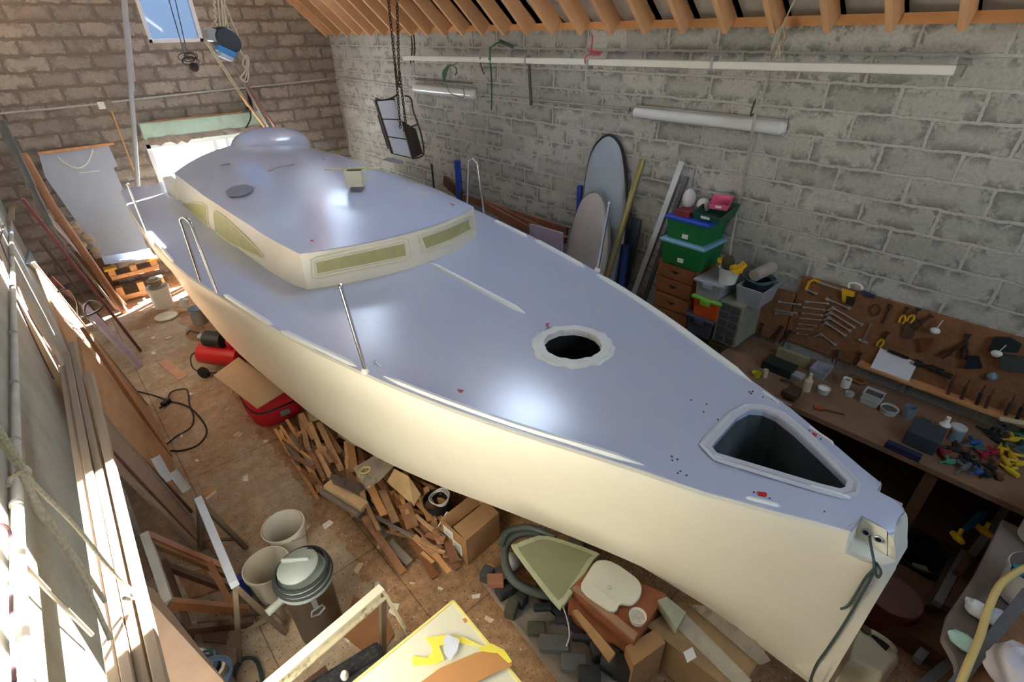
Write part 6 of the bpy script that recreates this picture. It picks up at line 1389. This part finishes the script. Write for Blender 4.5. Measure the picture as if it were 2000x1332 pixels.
gl_ = mat('pale_grey_green_lid', (138, 144, 138), .45, var=.05)
lc = bc + V((-.01, .01, .735)); m = MB().lathe([(.125, 0), (.13, .015), (.115, .03), (.06, .045), (.001, .05)], lc, (-.12, .05, 1), n=30); m.build('filter_lid', gl_, t, smooth=True)
MB().beam(lc + V((-.07, .07, .055)), lc + V((.07, -.04, .055)), .02, .035).build('lid_handle', gl_, t, bevel=.008)
MB().bb(lc + V((.06, -.02, .0)), lc + V((.11, .06, .04))).build('lid_opening', black, t)
cl = bc + V((-.02, -BR - .01, .58)); MB().box(cl, (.03, .02, .09)).build('clasp', galv, t); MB().tube([cl + V((-.035, -.02, -.04)), cl + V((.035, -.02, -.04)), cl + V((.045, -.025, -.07)), cl + V((.0, -.025, -.095)), cl + V((-.045, -.025, -.07))], .007, 6, closed=True).build('clasp_ring', galv, t, smooth=True)
MB().tube([bc + V((-BR - .1, -.06, .60)), bc + V((-BR + .01, -.03, .60))], .025, 12).build('hose_inlet', mat('grey_inlet', (150, 150, 142), .5), t, smooth=True)

# ---- trestles
tm_ = mat('white_grey_metal', (186, 190, 200), .45, metal=.2, var=.08); leg_ = mat('taupe_metal_leg', (112, 96, 78), .6, var=.15)
A = PZ(388, 975, .78); B = PZ(458, 1142, .78)
t = thing('metal_trestle', 'folding metal trestle with white top bar left of the buckets', 'trestle', V(((A.x + B.x) / 2, (A.y + B.y) / 2, 0)))
MB().beam(A, B, .05, .05).build('top_bar', tm_, t, bevel=.004)
for a_, f_ in ((A, (394, 1072)), (A, (480, 1070)), (B, (468, 1292)), (B, (556, 1236))):
    e = PZ(*f_, .01); MB().beam(a_ + V((0, 0, -.03)), e, .045, .03).build('leg', leg_, t)
e0 = PZ(468, 1292, .01); e1 = PZ(556, 1236, .01); MB().beam((B + e0) / 2 - V((0, 0, .1)), (B + e1) / 2 - V((0, 0, .1)), .02, .02).build('cross_bar', leg_, t)
e0 = PZ(394, 1072, .01); e1 = PZ(480, 1070, .01); MB().beam(e0.lerp(A, .2), e1.lerp(A, .2), .02, .02).build('cross_bar', leg_, t)
A = PZ(746, 1147, .80); B = PZ(505, 1352, .80)
chip = mat('chipped_cream_paint', (216, 204, 172), .6, var=.08, dirt=(58, 44, 34), dirt_amt=1.0, dscale=9)
t = thing('painted_beam_trestle', 'cream painted steel beam trestle with chipped paint at the bottom', 'trestle', V(((A.x + B.x) / 2, (A.y + B.y) / 2, 0)))
MB().beam(A, B, .055, .012).build('top_flange', mat('cream_flange', (222, 214, 190), .5, var=.05), t)
MB().beam(A - V((0, 0, .04)), B - V((0, 0, .04)), .012, .07).build('web', chip, t); MB().beam(A - V((0, 0, .08)), B - V((0, 0, .08)), .055, .012).build('lower_flange', chip, t)
MB().beam(A + V((-.01, .02, -.02)), A + V((-.03, .035, -.02)), .05, .05).build('end_socket', galv, t)
e = PZ(788, 1245, .02); MB().beam(A - V((0, 0, .03)), V((A.x + .12, A.y - .03, .01)), .04, .02).build('leg', chip, t); MB().beam(A - V((0, 0, .03)), V((A.x - .07, A.y + .10, .01)), .035, .035).build('leg', leg_, t)
MB().beam(B - V((0, 0, .03)), V((B.x + .10, B.y - .03, .01)), .04, .02).build('leg', chip, t); MB().beam(B - V((0, 0, .03)), V((B.x - .07, B.y + .10, .01)), .035, .035).build('leg', leg_, t)
# old wooden window frame
fw = mat('varnished_brown_frame', (124, 78, 44), .5, var=.18, scale=5)
t = thing('old_window', 'old brown wooden window frame lying tilted by the left boards', 'frame', PZ(370, 1120, 0))
def fq(u, v, z): return PZ(u, v, z)
c4 = [fq(284, 1045, .75), fq(430, 1108, .42), fq(482, 1192, .30), fq(330, 1178, .62)]
MB().beam(c4[0], c4[3], .05, .07).build('frame_side', mat('grey_white_frame_side', (168, 162, 150), .6, var=.12), t); MB().beam(c4[0], c4[1], .035, .07).build('frame_bar', fw, t)
MB().beam(c4[3], c4[2], .035, .07).build('frame_bar', fw, t); MB().beam(c4[1].lerp(c4[0], .15), c4[2].lerp(c4[3], .18), .04, .06).build('frame_bar', fw, t)
MB().beam(c4[0] + V((.02, -.05, -.05)), c4[1] + V((.02, -.05, -.05)), .03, .05).build('frame_bar', fw, t)
t = thing('old_window', 'second darker wooden frame under the tilted window frame', 'frame', PZ(380, 1160, 0))
MB().beam(c4[0] + V((.0, -.02, -.3)), c4[1] + V((.0, -.02, -.25)), .035, .06).build('frame_bar', darkw, t); MB().beam(c4[3] + V((0, 0, -.3)), c4[2] + V((0, 0, -.15)), .035, .06).build('frame_bar', darkw, t); MB().beam(c4[0] + V((.02, 0, -.3)), c4[3] + V((.02, 0, -.3)), .035, .06).build('frame_side', darkw, t)
for i, (q4, z, m_) in enumerate(((((345, 1120), (400, 1110), (430, 1150), (370, 1170)), .16, brownw), (((385, 1215), (450, 1210), (440, 1256), (395, 1252)), .08, mat('dull_brown_sheet', (96, 72, 56), .9)), (((320, 1200), (380, 1230), (370, 1290), (330, 1260)), .05, darkw), (((395, 1000), (440, 1080), (430, 1100), (390, 1040)), .04, brownw))):
    simple(MB().slab([PZ(u, v, z) for u, v in q4], (0, 0, -.015)), 'flat_offcut', m_, ['brown sheet piece seen through the wooden frame', 'dull brown sheet lying below the wooden frame', 'dark board piece in the corner below the frame', 'brown strip lying under the far trestle'][i], 'offcut')
# coils bottom left
for k in range(7):
    c = PZ(352 + k * 9, 1308 + 3 * k, .42 + .015 * k); m_ = [mat('slate_blue_hose', (58, 74, 104), .6), ropem, mat('teal_grey_hose', (78, 98, 104), .6)][k % 3]
    simple(MB().tube([c + V(((.12 + .012 * (k % 3)) * math.cos(a), (.09 + .01 * (k % 2)) * math.sin(a), .02 * math.sin(a + k))) for a in [i * pi / 12 for i in range(24)]], .010, 8, closed=True), 'coiled_hose', m_, '%s ring from the bottom of the coiled hoses in the lower left' % ords[k], 'hose', 'coiled hoses in the lower left corner', smooth=True)
simple(MB().lathe([(.16, 0), (.17, .40), (.155, .40), (.15, .02)], PZ(375, 1320, .41) - V((0, 0, .41)), n=24), 'grey_tub', mat('grey_tub', (96, 98, 100), .6), 'grey tub carrying the coiled hoses in the lower left', 'tub', smooth=True)
simple(MB().tube(spline([PZ(u, v, .03) for u, v in ((455, 1345), (462, 1300), (480, 1285), (500, 1290), (510, 1320), (512, 1345))], 5), .012, 8), 'dark_hose', mat('dark_teal_hose', (44, 58, 62), .6), 'dark hose loop on the floor at the bottom edge', 'hose', smooth=True)
for i, (a_, b_) in enumerate((((470, 1130), (520, 1215)), ((480, 1120), (560, 1210)), ((455, 1200), (540, 1190)))):
    stick(a_, b_, .10, .02, .05, .02, greyw, ['grey lath leaning beside the trestle leg', 'second grey lath beside the trestle', 'grey lath flat across the floor by the trestle'][i], name='grey_lath', group='grey laths by the trestle')

# ---- black case, foam board table in the foreground
a_ = PZ(600, 1352, .42); b_ = PZ(745, 1262, .42); dd = (b_ - a_).normalized(); nn = V((dd.y, -dd.x, 0))
t = thing('patterned_case', 'black patterned case standing beside the painted beam', 'case', V(((a_.x + b_.x) / 2, (a_.y + b_.y) / 2, 0)))
m = MB(); m.beam(a_ - dd * .1 + nn * .05 - V((0, 0, .06)), b_ + nn * .05 - V((0, 0, .06)), .22, .12); m.build('case_body', mat('black_patterned_fabric', (30, 30, 34), .6, var=.3, scale=40, dirt=(96, 96, 100), dirt_amt=.5, dscale=38), t, bevel=.03)
MB().beam(a_ + nn * .05 + V((0, 0, .003)), b_ - dd * .02 + nn * .05 + V((0, 0, .003)), .012, .008).build('case_seam', black, t)
MB().bb(a_ - V((.05, .05, .36)), a_ + V((.15, .15, -.13))).build('case_stand', darkw, t)
simple(MB().lathe([(.022, 0), (.024, .02), (.015, .045)], PZ(674, 1322, .44), n=16, capt=True), 'bottle_stopper', white, 'small white stopper on the black patterned case', 'cap', smooth=True)
foam = mat('cream_foam_board', (222, 218, 194), .7, var=.03, scale=3); yt = mat('yellow_tape_edge', (232, 218, 130), .6, var=.05)
ZT = .84
C0 = PZ(885, 1174, ZT); C1 = PZ(1050, 1375, ZT); C3 = PZ(640, 1375, ZT); C2 = C1 + (C3 - C0)
t = thing('foam_board_table', 'cream foam board with yellow taped edges lying as a table at the bottom', 'table', V(((C0.x + C2.x) / 2, (C0.y + C2.y) / 2, 0)))
MB().slab([C0, C1, C2, C3], (0, 0, -.04)).build('board_top', foam, t)
m = MB()
for p_, q_ in ((C0, C1), (C0, C3)): 
    MB().beam(p_ + V((0, 0, -.019)), q_ + V((0, 0, -.019)), .014, .046).build('taped_edge', yt, t)
cc_ = (C0 + C2) / 2
for p_ in (C0.lerp(cc_, .25), C1.lerp(cc_, .25), C2.lerp(cc_, .25), C3.lerp(cc_, .25)): MB().bb(p_ + V((-.02, -.02, -ZT)), p_ + V((.02, .02, -.045))).build('leg', darkw, t)
def flat(px, z, th, m_, name, label, cat): return simple(MB().slab([PZ(u, v, z) for u, v in px], (0, 0, th)), name, m_, label, cat)
yp = mat('yellow_foam_sheet', (240, 224, 84), .6, var=.04)
flat([(910, 1210), (905, 1200)][:0] + [(832, 1246), (868, 1241), (905, 1245), (940, 1262), (890, 1255), (858, 1262), (868, 1290), (850, 1298), (806, 1300), (806, 1282), (835, 1286), (846, 1270)], ZT + .002, .006, yp, 'yellow_offcut', 'yellow sheet offcut with round bites on the foam board', 'offcut')
flat([(866, 1248), (874, 1239), (898, 1250), (893, 1272), (880, 1290), (868, 1276)], ZT + .012, .004, mat('white_blue_paper', (224, 226, 238), .6), 'paper_scrap', 'white shiny paper scrap on the yellow sheet', 'paper')
kraft = mat('kraft_paper', (196, 140, 84), .7, var=.04)
P_ = [(805, 1345), (860, 1305), (930, 1275), (965, 1268), (998, 1288), (1000, 1300), (960, 1318), (900, 1350)]
flat(P_, ZT + .014, .003, kraft, 'kraft_paper', 'curved brown kraft paper sheet on the foam board', 'paper')
flat([(935, 1265), (960, 1257), (985, 1270), (1000, 1292), (994, 1296), (972, 1276), (940, 1272)], ZT + .022, .003, yp, 'yellow_strip', 'curved yellow strip on the kraft paper end', 'strip')
flat([(815, 1345), (850, 1310), (886, 1292), (882, 1300), (850, 1320), (835, 1345)], ZT + .010, .003, yp, 'yellow_strip', 'yellow strip under the kraft paper', 'strip')
flat([(903, 1210), (912, 1205), (918, 1210), (908, 1217)], ZT + .001, .002, kraft, 'tape_piece', 'little brown tape piece on the foam board edge', 'tape')
sheetb = mat('brown_floor_sheet', (140, 96, 62), .8, var=.1)
simple(MB().slab([PZ(u, v, .012) for u, v in ((690, 1165), (745, 1180), (770, 1240), (735, 1290), (668, 1240))], (0, 0, -.01)), 'floor_sheet', sheetb, 'brown board lying on the floor under the painted trestle', 'board')

# ---- under the bow: hose, triangular cover, lid, crates, blocks
hs = mat('dark_grey_hose', (70, 76, 72), .6, var=.1)
c = V((1.62, 2.02, .18)); pts = [c + V((.26 * math.cos(a), .21 * math.sin(a), .03 * math.sin(2 * a) + .02 * k)) for k in range(2) for a in [i * pi / 12 for i in range(24)]]
pts = [PZ(u, v, z) for u, v, z in ((1080, 1062, .34), (1040, 1040, .34), (1000, 1050, .33), (985, 1085, .30), (1000, 1130, .27), (1040, 1155, .25), (1090, 1165, .24))]
simple(MB().tube(spline(pts, 6), .032, 12), 'suction_hose', hs, 'thick dark grey hose curving around the triangular cover', 'hose', smooth=True)
pts2 = [PZ(u, v, z) for u, v, z in ((1085, 1050, .40), (1035, 1030, .40), (992, 1038, .38), (978, 1065, .35))]
simple(MB().tube(spline(pts2, 6), .025, 12), 'suction_hose', hs, 'second loop of dark grey hose behind the triangular cover', 'hose', smooth=True)
om = mat('olive_laminate', (132, 136, 104), .5, var=.06); ob = mat('pale_olive_border', (176, 178, 146), .5)
tri_o = [(1003, 1072), (1008, 1062), (1032, 1052), (1070, 1046), (1165, 1078), (1160, 1092), (1108, 1172), (1097, 1182), (1084, 1178)]
Zt = .42
t = thing('triangular_cover', 'olive green triangular hatch cover with pale rounded border under the hull', 'cover', PZ(1085, 1110, 0) + V((.1, 0, .2)))
po = spline([PZ(u, v, Zt) for u, v in tri_o], 3, closed=True); co_ = sum(po, V()) / len(po)
MB().slab(po, (0, 0, -.03)).build('cover_border', ob, t, bevel=.006); MB().slab([co_ + (p_ - co_) * .84 + V((0, 0, .002)) for p_ in po], (0, 0, -.012)).build('cover_panel', om, t)
MB().bb(co_ + V((-.06, -.06, -Zt)), co_ + V((.10, .10, -.03))).build('support_block', darkw, t)
lid_ = [(1135, 1150), (1148, 1118), (1165, 1095), (1195, 1096), (1240, 1125), (1253, 1145), (1250, 1165), (1235, 1180), (1212, 1178), (1205, 1190), (1195, 1193), (1180, 1186)]
pl = spline([PZ(u, v, .46) for u, v in lid_], 3, closed=True); cl_ = sum(pl, V()) / len(pl)
t = thing('tank_cover', 'cream plastic tank lid with a round boss under the hull', 'lid', V((cl_.x, cl_.y, .40)))
cl2 = mat('cream_plastic_lid', (214, 212, 196), .45, var=.03)
MB().slab(pl, (0, 0, -.03)).build('lid_plate', cl2, t, bevel=.008); MB().lathe([(.014, 0), (.012, .012), (.001, .016)], PZ(1191, 1148, .461), n=14).build('boss', cl2, t, smooth=True)
MB().beam(PZ(1152, 1135, .462), PZ(1203, 1177, .462), .008, .008).build('raised_rib', cl2, t)
terr = mat('terracotta_board', (150, 88, 56), .7, var=.08)
t = thing('terracotta_crate', 'terracotta coloured crate under the cream lid', 'crate', (cl_.x, cl_.y, 0))
k4 = [PZ(u, v, .42) for u, v in ((1112, 1150), (1165, 1098), (1302, 1160), (1240, 1252))]
MB().slab(k4, (0, 0, -.41)).build('crate_box', terr, t); MB().slab([PZ(1115, 1150, .425), PZ(1130, 1147, .425), PZ(1245, 1240, .425), PZ(1238, 1254, .425)], (0, 0, .02)).build('crate_edge', mat('dusty_brown_edge', (158, 120, 92), .8), t)
p = PZ(1244, 1212, .45); t = thing('plastic_tub', 'small white tub with paste scraps on the terracotta crate', 'tub', p)
MB().lathe([(.042, 0), (.055, .055), (.052, .055), (.040, .006)], p, n=26).build('tub_wall', mat('off_white_tub', (222, 216, 204), .5), t, smooth=True)
MB().lathe([(.046, .025), (.049, .035)], p, n=20, capt=True).build('paste', mat('grey_white_paste', (196, 188, 178), .8, var=.25, scale=40), t)
simple(MB().slab([PZ(u, v, .36) for u, v in ((1118, 1192), (1128, 1190), (1202, 1275), (1190, 1290))], (0, 0, -.03)), 'pale_plank', mat('ochre_plank', (176, 138, 92), .8), 'ochre plank lying along the terracotta crate', 'plank')
t = thing('dusty_carton', 'dusty brown carton beside the terracotta crate near the bottom', 'carton', PZ(1250, 1290, 0)); k5 = [PZ(u, v, .36) for u, v in ((1222, 1262), (1280, 1228), (1300, 1255), (1238, 1300))]
MB().slab(k5, (0, 0, -.35)).build('carton_box', card, t)
t = thing('wrapped_carton', 'large carton wrapped in clear film under the bow', 'carton', PZ(1380, 1290, 0)); k6 = [PZ(u, v, .34) for u, v in ((1262, 1222), (1345, 1165), (1500, 1262), (1440, 1360))]
MB().slab(k6, (0, 0, -.33)).build('carton_box', mat('dull_carton', (150, 122, 88), .7), t); MB().slab([q_ + V((0, 0, .004)) for q_ in (PZ(1300, 1205, .34), PZ(1330, 1190, .34), PZ(1468, 1330, .34), PZ(1440, 1345, .34))], (0, 0, .002)).build('packing_tape', mat('clear_tape', (196, 186, 166), .25, alpha=.7), t)
MB().slab([q_ + V((0, 0, .008)) for q_ in (PZ(1334, 1275, .34), PZ(1352, 1265, .34), PZ(1360, 1285, .34), PZ(1342, 1296, .34))], (0, 0, .001)).build('paper_label', lab, t)
simple(MB().slab([PZ(u, v, z) for u, v, z in ((1284, 1172, .46), (1302, 1165, .46), (1340, 1196, .42), (1322, 1228, .42))], (0, 0, -.07)), 'glassy_packet', mat('glassy_packet', (176, 178, 156), .2, alpha=.8), 'clear wrapped packet at the corner of the terracotta crate', 'packet')
simple(MB().slab([PZ(u, v, z) for u, v, z in ((1345, 1180, .36), (1380, 1185, .38), (1470, 1245, .38), (1505, 1290, .36), (1485, 1300, .36), (1410, 1235, .37))], (0, 0, .004)), 'crumpled_film', filmm, 'crumpled clear film on the wrapped carton under the bow', 'film')
# row of black blocks and dark lumps on a plank
dk = [mat('charcoal_block', (44, 44, 44), .7, var=.2), mat('grey_stone_block', (92, 92, 88), .8, var=.2), mat('slate_lump', (58, 58, 64), .7, var=.25), mat('olive_dark_block', (66, 64, 48), .7, var=.2)]
simple(MB().slab([PZ(u, v, .09) for u, v in ((935, 1120), (975, 1105), (1240, 1345), (1130, 1372)) ], (0, 0, -.08)), 'long_grey_board', greyw, 'long grey board carrying the row of dark blocks', 'board')
for i, (c, s, k, an) in enumerate((((952, 1130), (.10, .09, .10), 2, .4), ((985, 1160), (.12, .10, .10), 0, -.2), ((1000, 1195), (.13, .08, .09), 3, .5), ((1018, 1180), (.08, .08, .11), 0, .2), ((1048, 1232), (.13, .09, .05), 3, -.75), ((1082, 1262), (.20, .11, .06), 1, -.78), ((1120, 1300), (.16, .11, .06), 1, -.78), ((1150, 1325), (.14, .10, .08), 0, -.78), ((1190, 1300), (.12, .10, .14), 2, .3), ((1215, 1318), (.10, .12, .16), 0, .6), ((1165, 1280), (.10, .08, .10), 0, 1.0), ((1100, 1215), (.12, .05, .05), 2, -.7), ((1060, 1190), (.14, .05, .05), 0, -.7), ((1140, 1250), (.16, .04, .05), 2, -.78))):
    p = PZ(*c, .09); simple(MB().box(p + V((0, 0, s[2] / 2)), s, (0, 0, an)), 'dark_block', dk[k], '%s dark block from the back on the long grey board' % ords[i], 'block', 'dark blocks on the long grey board', bevel=.012)
simple(MB().box(PZ(968, 1138, .19) + V((0, 0, .025)), (.12, .09, .05), (0, 0, -.7)), 'terracotta_block', mat('terracotta_block', (142, 92, 70), .8, var=.15), 'dusty terracotta block on top of the dark blocks', 'block', bevel=.006)
simple(MB().sph(PZ(1000, 1105, .1) + V((0, 0, .05)), .07, 14, 10), 'white_bowl', mat('grey_white_bowl', (176, 178, 178), .4), 'grey white bowl inside the loop of the thick hose', 'bowl', smooth=True)
simple(MB().tube(spline([PZ(u, v, .20) for u, v in ((1098, 1180), (1108, 1210), (1112, 1240), (1106, 1262))], 5), .005, 6), 'white_string', white, 'thin white cord hanging below the triangular cover', 'cord', smooth=True)
for i, (a_, b_, m_) in enumerate((((1070, 1180), (1180, 1290), dk[2]), ((1120, 1200), (1230, 1300), brownw), ((1030, 1170), (1100, 1232), dk[0]))):
    stick(a_, b_, .06, .06, .05, .05, m_, ['dark slate bar along the terracotta crate', 'brown bar between crate and dark blocks', 'black bar behind the dark blocks'][i], name='floor_bar', group='bars between the crate and the blocks')
# jerrycan and dark clutter right of the bow
jm = mat('dirty_cream_jerrycan', (214, 208, 182), .5, var=.08, dirt=(120, 112, 90), dirt_amt=.5, dscale=6)
jt = .46
J = [PZ(u, v, jt) for u, v in ((1672, 1238), (1688, 1222), (1750, 1260), (1758, 1285), (1725, 1320), (1660, 1285))]
cj = sum(J, V()) / len(J); t = thing('jerrycan', 'dirty cream plastic jerrycan with moulded handle beside the stem', 'jerrycan', (cj.x, cj.y, 0))
rg_ = lambda k, z: [V((cj.x + (q_.x - cj.x) * k, cj.y + (q_.y - cj.y) * k, z)) for q_ in J]
MB().loft([rg_(.95, .0), rg_(1.06, .03), rg_(1.06, .40), rg_(1.0, .44), rg_(.9, .455)], closed=True).build('can_body', jm, t, bevel=.012)
MB().tube(spline([PZ(u, v, z) for u, v, z in ((1700, 1232, .44), (1715, 1240, .50), (1738, 1256, .50), (1748, 1270, .44))], 5), .014, 8).build('can_handle', jm, t, smooth=True)
MB().slab([PZ(u, v, .455) for u, v in ((1700, 1242), (1712, 1240), (1738, 1262), (1730, 1272))], (0, 0, .003)).build('handle_recess', black, t)
MB().lathe([(.025, 0), (.025, .03), (.018, .035)], PZ(1690, 1235, .44), n=14, capt=True).build('screw_cap', mat('brown_cap', (110, 70, 60), .6), t, smooth=True)
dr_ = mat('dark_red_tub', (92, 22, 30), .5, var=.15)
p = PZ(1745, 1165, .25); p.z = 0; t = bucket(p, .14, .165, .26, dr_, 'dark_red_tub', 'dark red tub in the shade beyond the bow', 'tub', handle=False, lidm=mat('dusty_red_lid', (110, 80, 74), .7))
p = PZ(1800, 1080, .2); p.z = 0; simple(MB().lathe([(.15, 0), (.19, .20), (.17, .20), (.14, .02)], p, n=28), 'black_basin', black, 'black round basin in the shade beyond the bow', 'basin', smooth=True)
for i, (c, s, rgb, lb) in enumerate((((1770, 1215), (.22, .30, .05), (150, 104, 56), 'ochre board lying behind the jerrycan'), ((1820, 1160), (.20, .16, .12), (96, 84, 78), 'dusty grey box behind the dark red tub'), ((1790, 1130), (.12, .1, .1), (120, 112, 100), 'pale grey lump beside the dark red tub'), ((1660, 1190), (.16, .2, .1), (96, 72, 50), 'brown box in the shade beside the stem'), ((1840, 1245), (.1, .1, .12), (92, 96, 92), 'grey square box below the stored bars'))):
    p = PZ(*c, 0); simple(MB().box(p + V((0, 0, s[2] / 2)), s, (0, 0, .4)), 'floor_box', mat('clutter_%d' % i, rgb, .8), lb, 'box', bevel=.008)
